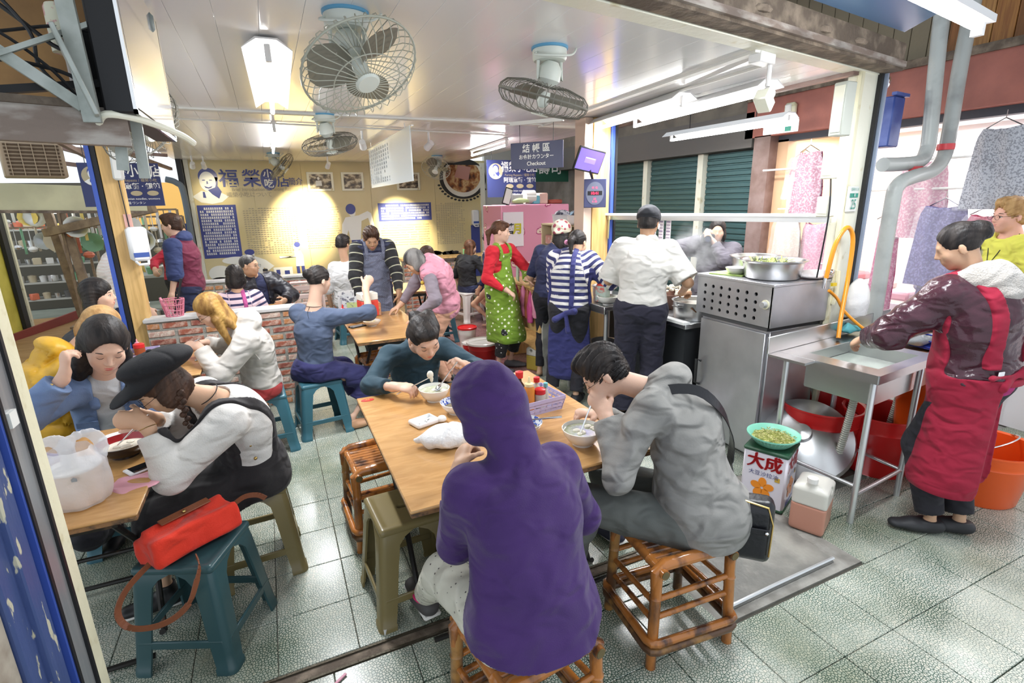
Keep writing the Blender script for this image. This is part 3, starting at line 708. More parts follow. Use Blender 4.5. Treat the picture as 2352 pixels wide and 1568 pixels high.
# ------------------------------------------------------------------ people
def skinmat(name, c):
    m = mat(name, c, .5, spec=.35, bump=(120,.06)); b = m.node_tree.nodes['Principled BSDF']
    b.inputs['Subsurface Weight'].default_value = .12; b.inputs['Subsurface Radius'].default_value = (.02,.008,.004); b.inputs['Subsurface Scale'].default_value = .6
    return m
SK = {'fair': skinmat('skin_fair', (.66,.42,.31)), 'mid': skinmat('skin_mid', (.56,.34,.22)), 'tan': skinmat('skin_tan', (.43,.25,.15)), 'pink': skinmat('skin_pink', (.66,.36,.27))}
def hairmat(name, c, c2, s=26): return mat(name, c, .5, bump=(90,.35,(1,1,.12)), var=(c2, s, .4,.62,(1,1,.12)), spec=.28)
HR = {'black': hairmat('hair_black', (.012,.010,.010),(.035,.028,.025)), 'brown': hairmat('hair_brown', (.06,.025,.012),(.13,.06,.03)),
      'blond': hairmat('hair_blond', (.42,.25,.07),(.20,.10,.03)), 'sand': hairmat('hair_sand', (.45,.27,.11),(.30,.16,.06)), 'grey': hairmat('hair_grey', (.03,.028,.028),(.22,.21,.20),14),
      'choc': hairmat('hair_choc', (.035,.018,.012),(.08,.04,.025))}
m_eyew = mat('eye_white', (.75,.72,.70),.25); m_iris = mat('iris', (.02,.012,.008),.15); m_lip = mat('lips', (.50,.16,.14),.4); m_lipr = mat('lips_red', (.55,.06,.07),.35)
m_brow = mat('eyebrow', (.03,.02,.016),.7)
def cloth(name, c, rough=.85, c2=None, bscale=220, bstr=.12, sheen=.04, stripe=None, wr=.8, dots=None, extra=None):
    """stripe=(colour, period, duty, phase) read along the body or sleeve; dots=(colour, spacing, radius)"""
    if name in MATS: return MATS[name]
    m = mat(name, c, rough, bump=(bscale, bstr), var=(c2,7,.35,.7) if c2 else None, sheen=sheen); N, L, b = nodes(m)
    if wr:
        n = N.new('ShaderNodeTexNoise'); n.inputs['Scale'].default_value = 1; n.inputs['Detail'].default_value = 1.2; n.inputs['Distortion'].default_value = .6; n.inputs['Roughness'].default_value = .4
        L.new(objco(N, L, (9,9,15)), n.inputs['Vector']); bp = N.new('ShaderNodeBump'); bp.inputs['Strength'].default_value = wr; bp.inputs['Distance'].default_value = .045; L.new(n.outputs[0], bp.inputs['Height'])
        old = b.inputs['Normal'].links[0].from_node; L.new(bp.outputs[0], old.inputs['Normal'])
    if stripe:
        at = N.new('ShaderNodeAttribute'); at.attribute_name = 'along'
        a = N.new('ShaderNodeMath'); a.operation = 'MULTIPLY_ADD'; L.new(at.outputs['Fac'], a.inputs[0]); a.inputs[1].default_value = 1/stripe[1]; a.inputs[2].default_value = stripe[3]+10
        f = N.new('ShaderNodeMath'); f.operation = 'FRACT'; L.new(a.outputs[0], f.inputs[0])
        g = N.new('ShaderNodeMath'); g.operation = 'GREATER_THAN'; L.new(f.outputs[0], g.inputs[0]); g.inputs[1].default_value = stripe[2]
        L.new(mixrgb(N, L, g.outputs[0], c, stripe[0]), b.inputs['Base Color'])
    if dots:
        v = N.new('ShaderNodeTexVoronoi'); v.inputs['Scale'].default_value = 1; v.inputs['Randomness'].default_value = .25
        L.new(objco(N, L, (1/dots[1],)*3, rot=(.5,.6,.4)), v.inputs['Vector'])
        g = N.new('ShaderNodeMath'); g.operation = 'LESS_THAN'; L.new(v.outputs['Distance'], g.inputs[0]); g.inputs[1].default_value = dots[2]
        L.new(mixrgb(N, L, g.outputs[0], c, dots[0]), b.inputs['Base Color'])
    return m
def frame(yaw, pitch=0, roll=0):
    fw = V(math.sin(yaw)*math.cos(pitch), math.cos(yaw)*math.cos(pitch),-math.sin(pitch)); r = V(math.cos(yaw),-math.sin(yaw),0); u = np.cross(r, fw)
    r2 = r*math.cos(roll)+u*math.sin(roll); u2 = -r*math.sin(roll)+u*math.cos(roll)
    return np.array([r2, fw, u2])   # rows: right, forward, up
def ik(S_, T_, l1, l2, pole):
    S_, T_ = V(*S_), V(*T_); d = T_-S_; L_ = np.linalg.norm(d); L_ = min(max(L_, abs(l1-l2)+.01), l1+l2-.004); dn = nrm(d)
    a = (l1*l1-l2*l2+L_*L_)/(2*L_); h = math.sqrt(max(l1*l1-a*a, 0)); p = nrm(V(*pole)-np.dot(V(*pole), dn)*dn)
    return S_+dn*a+p*h, S_+dn*L_
D = math.radians
class Person:
    def __init__(s, label, hip, yaw, H=1.65, lean=5, curve=10, side=0, twist=0, shw=1.0, bulk=1.0, head=(None, 10,0), neckf=15, hands=None, feet=None, skin='mid', res=.009,
                 group=None, sit=None, knee_out=.15, base=None, hsc=1.0, reach=.02, nt=None, ht=None):
        yaw = D(yaw); s.k = k = H/1.70; s.H = H; s.yaw = yaw; s.R, s.F, s.U = frame(yaw); s.res = res; s.bulk = bulk; s.hip = hip = V(*hip); s.sit = sit
        if nt is not None:
            dv = V(*nt)-hip; lean = math.degrees(math.atan2(dv@s.F, dv[2]))-curve*.4; side = math.degrees(math.atan2(dv@s.R, math.hypot(dv@s.F, dv[2])))
        sd = math.tan(D(side))
        dd = lambda a: nrm(s.F*math.sin(D(a))+s.U*math.cos(D(a))+s.R*sd)
        s.W = hip+.13*k*dd(lean*.5); s.C = s.W+.19*k*dd(lean); s.N = s.C+.19*k*dd(lean+curve); s.uN = dd(lean+curve); s.uC = dd(lean); s.uP = dd(lean*.5)
        s.R2 = frame(yaw+D(twist))[0]; s.R2 = nrm(s.R2-np.dot(s.R2, s.uN)*s.uN); s.F2 = np.cross(s.uN, s.R2)
        s.FC = nrm(np.cross(s.uC, s.R2)); s.FP = nrm(np.cross(s.uP, s.R))
        hw = .158*k*shw; s.shR = s.N-.05*k*s.uN+hw*s.R2+s.F2*reach; s.shL = s.N-.05*k*s.uN-hw*s.R2+s.F2*reach
        hy = yaw if head[0] is None else D(head[0]); s.hf = frame(hy, D(head[1]), D(head[2])); s.hk = .96*k*hsc*(1.03 if H < 1.6 else 1)
        nd = dd(lean+curve+neckf); s.hc = s.N+.045*k*nd+.118*s.hk*s.hf[2]+.02*s.hk*s.hf[1]
        if ht is not None: s.hc = V(*ht)
        s.arm = {}; hands = hands or {}
        for q, sh, sg in (('R', s.shR, 1),('L', s.shL, -1)):
            h = hands.get(q, {}); tgt = h.get('at', sh+s.R*sg*.10-s.U*.48*k+s.F*.08)
            pole = V(*h['pole']) if 'pole' in h else (-s.F*.6+s.R*sg*.5-s.U*.6)
            e, w_ = ik(sh, tgt, .285*k, .245*k, pole)
            d = nrm(h['dir']) if 'dir' in h else nrm(w_-e); n = nrm(h['palm']) if 'palm' in h else -s.R*sg
            n = nrm(n-np.dot(n, d)*d); s.arm[q] = dict(sh=sh, e=e, w=w_, d=d, n=n, curl=h.get('curl', 30), sg=sg, show=h.get('show', 1), thumb=h.get('thumb', 1.0))
        s.leg = {}; feet = feet or {}
        for q, sg in (('R', 1),('L', -1)):
            f = feet.get(q, {}); hj = hip+s.R*sg*.085*k-s.U*.02
            an = V(*f['at']) if 'at' in f else V(hip[0], hip[1], 0)+s.R*sg*.10+V(0,0,.08)
            an = an.copy();
            pole = V(*f['pole']) if 'pole' in f else s.F+s.R*sg*knee_out+s.U*.3
            kn, an = ik(hj, an, .43*k, .41*k, pole); fy = D(f['yaw']) if 'yaw' in f else yaw+sg*.15
            fd = frame(fy, D(f.get('pitch', 0)))
            s.leg[q] = dict(h=hj, k=kn, a=an, f=fd, sg=sg)
        b = V(*base) if base is not None else V(hip[0], hip[1], 0)
        s.root = T('person', label, 'person', b, 0, group); s.skin = SK[skin]
        s.bones = [(hip, s.W, 0),(s.W, s.C, .13*k),(s.C, s.N, .32*k)]
        s.abones = []
        for q in 'RL':
            a = s.arm[q]; s.abones += [(a['sh'], a['e'], .46*k),(a['e'], a['w'], .46*k+.285*k)]
    # ---- groups of ops
    def hd(s, x, y, z): return s.hc+(V(x, y, z)*s.hk)@s.hf
    def e(s, c, r, op='u', k=.02): return (op, k*s.hk, ('e', s.hd(*c), s.hf, np.array(r)*s.hk))
    def cn(s, a, b, r1, r2, op='u', k=.02): return (op, k*s.hk, ('c', s.hd(*a), s.hd(*b), r1*s.hk, r2*s.hk))
    def head_ops(s):
        o = [s.e((0,-.014,.03),(.073,.092,.083)), s.e((0,.022,-.035),(.059,.064,.074), k=.03), s.e((0,.056,-.088),(.023,.02,.018), k=.02)]
        for g in (-1,1):
            o += [s.e((g*.036,.056,-.022),(.024,.020,.024), k=.02), s.e((g*.077,-.008,-.008),(.007,.017,.030), k=.006)]
        o += [s.cn((-.026,.073,.024),(.026,.073,.024),.011,.011)]
        for g in (-1,1): o += [s.e((g*.031,.093,.004),(.017,.012,.010), 's', .012)]
        o += [s.cn((0,.084,.010),(0,.100,-.022),.0065,.0095, k=.01), s.e((.011,.090,-.026),(.007,.008,.006), k=.006), s.e((-.011,.090,-.026),(.007,.008,.006), k=.006),
              s.e((0,.076,-.053),(.026,.0125,.019), k=.014)]
        for g in (-1,1): o += [s.cn((g*.02,.0765,.0095),(g*.043,.072,.008),.0045,.004, k=.005)]
        o += [('u', .02,('c', s.N-s.uN*.02*s.k, s.hd(0,-.022,-.055),.054*s.k, .049*s.hk))]
        return o
    def torso_ops(s, t, hem=.0, belly=0):
        k = s.k; B = s.bulk; A = np.array
        FR = lambda f, u: A([np.cross(f, u), f, u])
        o = [('u', .05,('e', s.hip+s.uP*.03*k, FR(s.FP, s.uP),(A((.158,.112,.12))*B+t)*k)),
             ('u', .06,('e', s.W+s.uC*.02+s.FP*(.008+belly), FR(s.FC, s.uC),(A((.140,.100+belly, .13))*B+t)*k)),
             ('u', .06,('e', s.C-s.FC*.008, FR(s.FC, s.uC),(A((.155,.108,.165))*B+t)*k)),
             ('u', .05,('f', s.shR-s.R2*.02, s.shL+s.R2*.02,(.056+t)*k*B**.5,(.056+t)*k*B**.5, s.F2,.95)),
             ('u', .04,('c', s.N-s.uN*.05*k, s.N+s.uN*.0*k, (.085+t*.5)*k, (.058+t*.4)*k))]
        return o
    def arm_ops(s, t, q, frac=1.0, flare=0, cap=True, th=1.0):
        a = s.arm[q]; k = s.k; o = []; f1 = min(frac*2,1)
        e_, w_ = a['e'], a['w']; mid = a['sh']+(e_-a['sh'])*f1
        r0, r1 = (.052*th+t)*k, (.039*th+t+flare*(frac <= .5))*k
        o.append(('u', .035,('c' if frac > .5 else 'cc', a['sh'], mid, r0, r1)))
        if frac > .5:
            f2 = frac*2-1; end = e_+(w_-e_)*f2*.97
            o.append(('u', .03,('cc' if cap else 'c', e_, end, (.040*th+t)*k, (.026+t+flare+(.011*(1-f2)))*k)))
        return o
    def leg_ops(s, t, q, frac=1.0, flare=0, cap=True):
        l = s.leg[q]; k = s.k; f1 = min(frac*2,1); B = s.bulk**.5; o = []
        mid = l['h']+(l['k']-l['h'])*f1
        o.append(('u', .04,('c' if frac > .5 else 'cc', l['h'], mid, (.083*B+t)*k, (.056*B+t+flare*(frac <= .5))*k)))
        if frac > .5:
            f2 = frac*2-1; kn, an = l['k'], l['a']; cal = kn+(an-kn)*.3-s.F*.008
            if f2 > .35: o.append(('u', .03,('c', kn, cal, (.054*B+t)*k, (.052*B+t+flare*.3)*k)))
            o.append(('u', .03,('cc' if cap else 'c', cal, kn+(an-kn)*f2,(.050*B+t+flare*.3)*k, (.034+t+flare)*k)))
        return o
    def hand_ops(s, q):
        a = s.arm[q]; k = s.k; w_, d, n, sg = a['w'], a['d'], a['n'], a['sg']; th = -np.cross(n, d)*sg; o = []
        tk = 1.0 if s.res < .0085 else 1.15
        o.append(('u', .02,('f', w_+d*.02*k+th*.004, w_+d*.080*k, .030*k, .040*k, n, .45)))
        o.append(('u', .02,('c', a['w']-nrm(a['w']-a['e'])*.02, w_+d*.02*k, .026*k, .024*k)))
        for i, (off, ln) in enumerate(((.027,.070),(.009,.078),(-.009,.072),(-.026,.056))):
            p = w_+d*.086*k+th*off*k; c = a['curl']; ang = 0; dd = d; r = .0086*k*tk
            for j, (fr, ba) in enumerate(((.45,.75),(.32,1.1),(.23,.7))):
                ang += D(c*ba*(1+.08*i)); dd = nrm(d*math.cos(ang)+n*math.sin(ang)+th*(off*.8 if j == 0 else 0)); p2 = p+dd*ln*fr*k
                o.append(('u', .005,('c', p, p2, r, r*.93))); p = p2; r *= .93
        t0 = w_+d*.026*k+th*.022*k; tt = a['thumb']
        t1 = t0+nrm(d*.62+th*.75*tt+n*.28)*.036*k; t2 = t1+nrm(d*.8+th*.3*tt+n*(.3+a['curl']*.008))*.030*k; t3 = t2+nrm(d*.8-th*.15+n*(.3+a['curl']*.012))*.024*k
        o += [('u', .012,('c', t0, t1,.0125*k, .0105*k)),('u', .005,('c', t1, t2,.0102*k, .0095*k)),('u', .004,('c', t2, t3,.0095*k, .0082*k))]
        return o
    def foot_ops(s, t, q, h=0):
        l = s.leg[q]; k = s.k; r, f, u = l['f']; a = l['a']; g = a-u*.045*k
        o = [('u', .03,('f', g-f*.035*k, g+f*.07*k-u*.006*k, (.038+t)*k, (.040+t)*k, u, .85)),
             ('u', .03,('f', g+f*.06*k-u*.006*k, g+f*.155*k-u*.012*k, (.041+t)*k, (.034+t)*k, u, .6)),
             ('u', .025,('c', g, a+u*(.02+h),(.034+t)*k, (.034+t)*k))]
        return o
    def body(s, legs=.0, face=True, arms=True):
        o = s.head_ops()+[(a, k_, p) for a, k_, p in s.torso_ops(-.022)]
        for q in 'RL':
            if s.arm[q]['show']: o += [(op, k_, p) for op, k_, p in s.arm_ops(-.004 if s.arm[q]['show'] == 1 else -.008, q)]+s.hand_ops(q)
            else: o += s.arm_ops(-.012, q, .9, cap=False)
            if legs >= 0: o += s.leg_ops(-.016, q, 1.0, cap=False)+s.foot_ops(-.010, q)
        if s.sit: o.append(('i', .005,('p', V(0,0, s.sit), V(0,0,-1)))) if False else None
        o = [x for x in o if x]
        s.bodyobj = sob('body', o, s.res, s.skin, s.root, slack=.02)
        return s
    def facial(s, closed=False, lips=None, brow=m_brow, glasses=None, old=0):
        if closed is not None:
            for g in (-1,1):
                if closed:
                    b = MB(); b.tube([s.hd(g*.019,.0815,.0035), s.hd(g*.026,.0835,.0005), s.hd(g*.034,.0825,-.0005), s.hd(g*.043,.0765,.002)], [.0008,.0014,.0014,.0008], 6); b.build('eyelashes', m_brow, s.root, 1)
                else:
                    b = MB(); R_ = s.hf.T
                    b.sph(s.hd(g*.031,.0735,.0025), V(.0115,.0085,.0055)*s.hk, 12, R_); e_ = b.build('eye', m_eyew, s.root, 1)
                    b = MB(); b.sph(s.hd(g*.031,.0797,.0025), V(.0050,.0028,.0050)*s.hk, 10, R_); b.build('iris', m_iris, e_, 1)
                    b = MB(); b.tube([s.hd(g*.019,.0795,.0055), s.hd(g*.027,.0825,.009), s.hd(g*.036,.081,.0088), s.hd(g*.044,.0735,.005)], .0012*s.hk, 6); b.build('eyelashes', m_brow, s.root, 1)
        for g in (-1,1):
            b = MB(); b.tube([s.hd(g*.016,.0835,.0245), s.hd(g*.03,.0835,.0285), s.hd(g*.046,.0715,.025)], [.0022*s.hk, .0026*s.hk, .0012*s.hk], 6); b.build('eyebrow', brow, s.root, 1)
        b = MB(); R_ = s.hf.T
        b.sph(s.hd(0,.0845,-.0485), V(.0205,.0065,.0042)*s.hk, 12, R_); b.sph(s.hd(0,.0842,-.0562), V(.0175,.0068,.0052)*s.hk, 12, R_)
        b.build('lips', lips or m_lip, s.root, 1)
        if glasses:
            b = MB()
            for g in (-1,1):
                b.tube([s.hd(g*.033+.021*math.cos(a),.1,.002+.017*math.sin(a)) for a in np.linspace(0,2*PI, 17)[:-1]], .0012*s.hk, 5, closed=True)
                b.tube([s.hd(g*.054,.099,.006), s.hd(g*.073,.06,.006), s.hd(g*.080,-.005,.004)], .0011*s.hk, 5)
            b.tube([s.hd(-.013,.1,.006), s.hd(0,.103,.009), s.hd(.013,.1,.006)], .0012*s.hk, 5)
            o = b.build('glasses', glasses, s.root, 1)
        return s
    def hair(s, style='short', m='black', extra=None, res=None, cut=None, amp=.0016):
        k = s.hk
        if style == 'bun' or style == 'pony': o = [s.e((0,-.016,.036),(.079,.096,.091))]
        elif style == 'buzz': o = [s.e((0,-.015,.033),(.076,.094,.087))]
        else: o = [s.e((0,-.018,.040),(.084,.101,.096))]
        if style == 'short': o += [s.e((0,-.045,-.02),(.072,.062,.06)), s.e((0,.03,.1),(.06,.06,.035), k=.02)]
        if style in ('bob', 'bangbob'): o += [s.e((0,-.035,-.03),(.088,.078,.085)), s.e((.066,-.0,-.045),(.026,.052,.06)), s.e((-.066,-.0,-.045),(.026,.052,.06))]
        if style in ('long', 'bang'):
            for g in (-1,1): o += [s.cn((g*.062,-.02,.03),(g*.078,-.025,-.12),.030,.024), s.cn((g*.078,-.025,-.12),(g*.072,-.03,-.22),.024,.016)]
            o += [s.e((0,-.05,-.07),(.078,.055,.13))]
        fr = {'bang': (.058,.07,.075,-.035), 'bangbob': (.06,.07,.075,-.03)}.get(style, (.064,.075,.094,-.022))
        o += [('s', .008*k, ('e', s.hd(0,.088, fr[3]), s.hf, V(fr[0], fr[1], fr[2])*k))]
        if style in ('short', 'buzz', 'bun', 'pony'):
            for g in (-1,1): o.append(s.e((g*.09,.012,-.025),(.028,.04,.042), 's', .006))
            zc = {'short': -.045, 'buzz': -.035, 'bun': -.055, 'pony': -.05}[style]
            o.append(('i', .008,('p', s.hd(0,-.08, zc-.02),-(V(0,-.75,1)@s.hf if style == 'buzz' else V(0,-.35,1)@s.hf))))
            o.append(('i', .01,('p', s.hd(0,.02,-.02),-(V(0,-.55,.8)@s.hf))) if style == 'buzz' else ('i', .004,('p', s.hd(0,.05,-.05),-(V(0,-.8,.55)@s.hf))))
        if style == 'bun': o += [s.e((0,-.108,.045),(.042,.038,.042), k=.008), s.e((.012,-.13,.055),(.025,.02,.022), k=.01)]
        if style == 'pony': o += [s.cn((0,-.10,.02),(0,-.135,-.02),.026,.03, k=.01), s.cn((0,-.135,-.02),(.01,-.125,-.14),.028,.014)]
        if extra: o += extra(s)
        hf, hc = s.hf, s.hc
        def dp(P):
            q = ((P-hc.astype(F))@hf.T.astype(F))/F(k); a = np.arctan2(q[:, 0], q[:, 2]*.9+.03)
            return amp*(np.sin(a*31+1.6*np.sin(q[:, 1]*14))+.6*np.sin(a*53+1.2*np.sin(q[:, 2]*12))) if style in ('long', 'bob', 'bang', 'bangbob') else amp*(np.sin(a*29+5*np.sin(q[:, 1]*16))+.7*np.sin(a*47+q[:, 1]*30+2*np.sin(q[:, 2]*26)))
        return sob('hair', o, res or min(s.res, .007), HR[m], s.root, disp=dp)
    def top_ops(s, t=.012, sleeve=1.0, hem=-.06, flare=0, belly=0, arms=True, th=1.0, extra=None):
        o = s.torso_ops(t, belly=belly)
        if arms:
            for q in 'RL': o += s.arm_ops(t, q, sleeve, flare=flare, th=th)
        if extra: o += extra(s)
        o.append(('i', .006,('p', s.hip+s.uP*hem*s.k, -s.uP)))
        if s.sit: o.append(('i', .01,('p', V(0,0, s.sit+.004), V(0,0,-1))))
        return o
    def top(s, m, t=.012, sleeve=1.0, hem=-.06, flare=0, name='sweater', fold=.0035, f=26, belly=0, extra=None, collar=None, res=None, sub=None, th=1.0, seed=0):
        o = s.top_ops(t, sleeve, hem, flare, belly, sleeve > 0, th, extra)
        if collar: o += [('s', .006,('c', s.N+s.uN*.02, s.N+s.uN*.2, collar*s.k, collar*s.k*1.4))]
        if sub: o += sub(s)
        s.topops = o
        return sob(name, o, res or s.res, m, s.root, disp=folds(fold, f, seed) if fold else None, bones=s.bones+s.abones)
    def pants(s, m, t=.014, frac=.97, flare=.005, name='trousers', fold=.003, waist=.10, extra=None, f=24):
        k = s.k; A = np.array
        o = [('u', .04,('e', s.hip+s.uP*.02*k, A([np.cross(s.FP, s.uP), s.FP, s.uP]),(A((.160,.115,.115))*s.bulk+t)*k))]
        for q in 'RL': o += s.leg_ops(t, q, frac, flare)
        if extra: o += extra(s)
        o.append(('i', .006,('p', s.hip+s.uP*waist*k, s.uP)))
        if s.sit: o.append(('s', .02,('b', V(s.hip[0], s.hip[1], s.sit-.16), np.eye(3), V(.20,.20,.16),.02)))
        s.pantops = o
        return sob(name, o, s.res, m, s.root, disp=folds(fold, f, 5), bones=[(s.leg[q]['h'], s.leg[q]['k'], 0) for q in 'RL'])
    def shoes(s, m, sole=None, h=0, name='shoe', t=.006):
        for q in 'RL':
            o = s.foot_ops(t, q, h); l = s.leg[q]; r, f, u = l['f']; g = l['a']-u*.078*s.k
            o.append(('i', .004,('p', g, -u))); o.append(('i', .004,('p', l['a']+u*(.0+h), u)))
            sh_ = sob(name, o, min(s.res, .008), m, s.root)
            if sole and sh_:
                b = MB(); R_ = np.array([r, f, u]).T; b.box(g+f*.055*s.k+u*.004,(.082*s.k, .26*s.k, .018), R_, .008); b.build('sole', sole, sh_, 1)
    def collar_band(s, m, r=.062, h=.03, name='collar', open_=0):
        b = MB(); A = frame(s.yaw)
        b.tube([s.N+s.uN*.012+(s.R2*math.cos(a)*r+s.F2*math.sin(a)*r*.95)*s.k for a in np.linspace(0,2*PI, 21)[:-1]], h*s.k*.5,8, closed=True)
        return b.build(name, m, s.root, 1)
    def shell(s, name, m, region, off=.007, base=None, fold=.002, bones=False, add=None, f=18):
        ops = [('u', 0,('g', (base or s.topops)+(getattr(s, 'pantops', [])[:-1] if base is None and hasattr(s, 'pantops') else []), off))]
        if add: ops = [('u', 0,('g', (base or s.topops)+add, off))]
        ops += region
        return sob(name, ops, s.res, m, s.root, disp=folds(fold, f, 3))
    def pt(s, x, y, z, ref='C'):
        """torso-local point: x right, y forward, z along the spine from C (chest), P (hip) or N (neck)"""
        if ref == 'C': return s.C+(s.R2*x+s.FC*y+s.uC*z)*s.k
        if ref == 'N': return s.N+(s.R2*x+s.F2*y+s.uN*z)*s.k
        return s.hip+(s.R*x+s.FP*y+s.uP*z)*s.k
U3 = V(0,0,1)
def hood_down(dy=-.08, dz=.01, r=.075):
    return lambda s: [('u', .03,('e', s.pt(0, dy, dz, 'N'), np.array([s.R2, s.F2, s.uN]), V(.115, r, .075)*s.k)),('u', .02,('c', s.pt(-.075,.02,.015, 'N'), s.pt(-.09,-.05,.0, 'N'),.028,.035)),('u', .02,('c', s.pt(.075,.02,.015, 'N'), s.pt(.09,-.05,.0, 'N'),.028,.035))]
m_denimblue = cloth('navy_jeans', (.022,.028,.075), c2=(.035,.045,.10))
m_blacktr = cloth('black_trousers', (.014,.013,.018), c2=(.022,.021,.028))
m_shoeblk = mat('black_shoe', (.018,.018,.02),.45)
m_shoewht = mat('shoe_sole_white', (.72,.70,.66),.5)
# 1 purple hoodie, back to the camera, hood up
m_pur = cloth('purple_fleece', (.050,.016,.115), c2=(.038,.012,.092), bscale=300, bstr=.2, sheen=.12)
p = Person('person in a purple hoodie with the hood up, seated with back to camera', (.585,1.20,.50),-8,1.62, nt=(.60,1.34,.99), curve=14, ht=(.545,1.41,1.135), head=(-28,22,6), sit=.43, bulk=1.18, shw=1.1, res=.0065,
           hands={'L': dict(at=(.475,1.50,.885), pole=(-.25,-.6,-1), dir=(.5,.7,.35), palm=(.7,.1,-.6), curl=45), 'R': dict(at=(.80,1.50,.84), pole=(.5,-.4,-1), dir=(-.5,.8,.1), curl=40)},
           feet={'L': dict(at=(.415,1.85,.14), yaw=-8, pole=(-.2,.2,1)), 'R': dict(at=(.85,1.75,.10), yaw=5)}, base=(.585,1.2,.43))
def pur_extra(s):
    return [('u', .03,('e', s.hd(0,-.022,.03), s.hf, V(.108,.134,.126)*s.hk)),('u', .03,('c', s.hd(0,-.06,-.04), s.pt(0,-.03,.0, 'N'),.082,.078)),('u', .03,('c', s.hd(.0,-.085,.10), s.hd(0,-.10,.0),.035,.06)),
            ('u', .03,('c', s.hd(.055,.03,-.07), s.hd(-.055,.03,-.07),.045,.045)),
            ('u', .05,('f', s.hip+V(-.0,-.03,.12), s.hip+V(0.0,-.055,-.02),.185,.215, s.F, .78)),('u', .05,('f', s.hip+V(0,-.04,.0), s.hip+V(0.01,-.06,-.07),.215,.235, s.F, .78))]+[('u', .05,('c', s.leg[q]['h'], s.leg[q]['h']+(s.leg[q]['k']-s.leg[q]['h'])*.5,.115,.10)) for q in 'RL']
p.body()
o = [x for x in p.top_ops(.020,.80,-.3,.012, extra=pur_extra, th=1.12) if x[0] == 'u']
o += [('s', .02,('e', p.hd(0,.125,-.005), p.hf, V(.066,.075,.10)*p.hk)),('i', .006,('p', V(0,0,.400), V(0,.12,-1)))]
bo_ = [('u', 0,('b', V(.60,1.25,.30), np.eye(3), V(.17,.18,.135),.02))]
o += [('s', .01, bo_[0][2])]
p.topops = o
sob('hoodie', o, .0065, m_pur, p.root, disp=folds(.0045,17,3))
a_ = p.arm['L']; q0 = a_['e']+(a_['w']-a_['e'])*.70; dq = nrm(a_['w']-a_['e']); u_ = nrm(np.cross(dq, U3)); v_ = np.cross(dq, u_)
b = MB(); b.tube([q0+(u_*math.cos(t)+v_*math.sin(t))*.0335 for t in np.linspace(0,2*PI, 17)[:-1]], .003,6, closed=True); b.build('bracelet', m_blk, p.root, 1)
p.pants(cloth('dotted_cream_cloth', (.62,.60,.50), dots=((.10,.09,.08),.022,.16)),.016)
p.shoes(mat('grey_sneaker', (.075,.07,.07),.6), m_shoewht)
l = p.leg['L']; r, f, u = l['f']; b = MB(); b.tube([l['a']+u*(-.012)+r*math.cos(t)*.045+f*(math.sin(t)*.055+.01) for t in np.linspace(0,2*PI, 15)[:-1]], .007,6, closed=True); b.build('shoe_lining', mat('hot_pink', (.70,.03,.16),.6), p.root, 1)
# 2 man in grey hoodie with shoulder bag strap
m_gry = cloth('grey_jersey', (.27,.262,.245), c2=(.22,.215,.20), bscale=160, bstr=.12, wr=1.3)
p = Person('man in a grey hooded sweatshirt bent over his soup bowl at the table corner', (1.44,1.40,.50),-38,1.74, nt=(1.40,1.62,.99), curve=22, ht=(1.215,1.735,1.035), head=(-62,42,-6), sit=.43, bulk=1.08, res=.0065, skin='fair',
           hands={'L': dict(at=(1.17,1.64,.885), pole=(-.6,-.8,-1.2), dir=(-.1,.55,.5), palm=(.6,.3,-.5), curl=62), 'R': dict(at=(1.28,1.84,.80), pole=(.9,.2,-1), dir=(-.9,.3,.1), palm=(0,0,-1), curl=40)},
           feet={'L': dict(at=(1.05,1.75,.10), yaw=-30), 'R': dict(at=(1.45,1.95,.10), yaw=-10)}, base=(1.44,1.4,.43))
p.body().facial(True, glasses=mat('thin_wire', (.05,.045,.04),.3,.8)); p.hair('short', 'black', res=.005, amp=.004)
p.top(m_gry, .022,.97,-.16,.004, 'sweatshirt', .011,20, extra=lambda s: hood_down(-.055,.015,.085)(s)+[('u', .05,('f', s.hip+V(.0,.0,.1), s.hip+V(.035,-.04,.02),.18,.205, s.F, .85)),('u', .04,('c', s.hip+V(-.1,.0,-.02), s.hip+V(.15,-.06,-.01),.06,.07))], seed=4)
p.pants(cloth('grey_track_trousers', (.13,.14,.13)),.022,.97,.01, fold=.005)
p.shoes(mat('dark_sneaker', (.03,.03,.06),.6), m_shoewht)
P2 = p
# 3 woman in dark teal sweater facing the camera
m_teal = cloth('dark_teal_knit', (.018,.045,.066), c2=(.022,.055,.078), bscale=320, bstr=.25)
p = Person('woman in a dark teal sweater lifting a dumpling with chopsticks, facing camera', (.74,3.14,.47),182,1.60, nt=(.725,2.985,.90), curve=12, ht=(.728,2.80,1.005), head=(172,34,-10), sit=.40, hsc=1.2, neckf=30, res=.0062, skin='fair', bulk=1.02, shw=1.12,
           hands={'R': dict(at=(.50,2.60,.815), pole=(-.9,.3,-.5), dir=(.75,-.65,.02), palm=(.3,.1,-1), curl=38), 'L': dict(at=(.905,2.66,.86), pole=(1,.2,-.6), dir=(-.35,-.5,.35), palm=(-.7,-.2,-.5), curl=75)},
           feet={}, base=(.74,3.14,.4))
p.body().facial(True, lips=m_lipr)
p.hair('bun', 'black', res=.0052, amp=.0007, extra=lambda s: [s.e((0,-.05,-.01),(.080,.065,.07)), s.cn((-.05,-.02,.05),(-.05,-.075,.08),.04,.035), s.e((0,.045,.088),(.06,.045,.03))])
p.top(m_teal, .012,.86,-.06,.003, 'sweater', .0045,24, seed=2, th=1.08)
p.collar_band(m_teal, .064,.02)
p.pants(m_blacktr)
P3 = p
p.shoes(m_shoeblk)
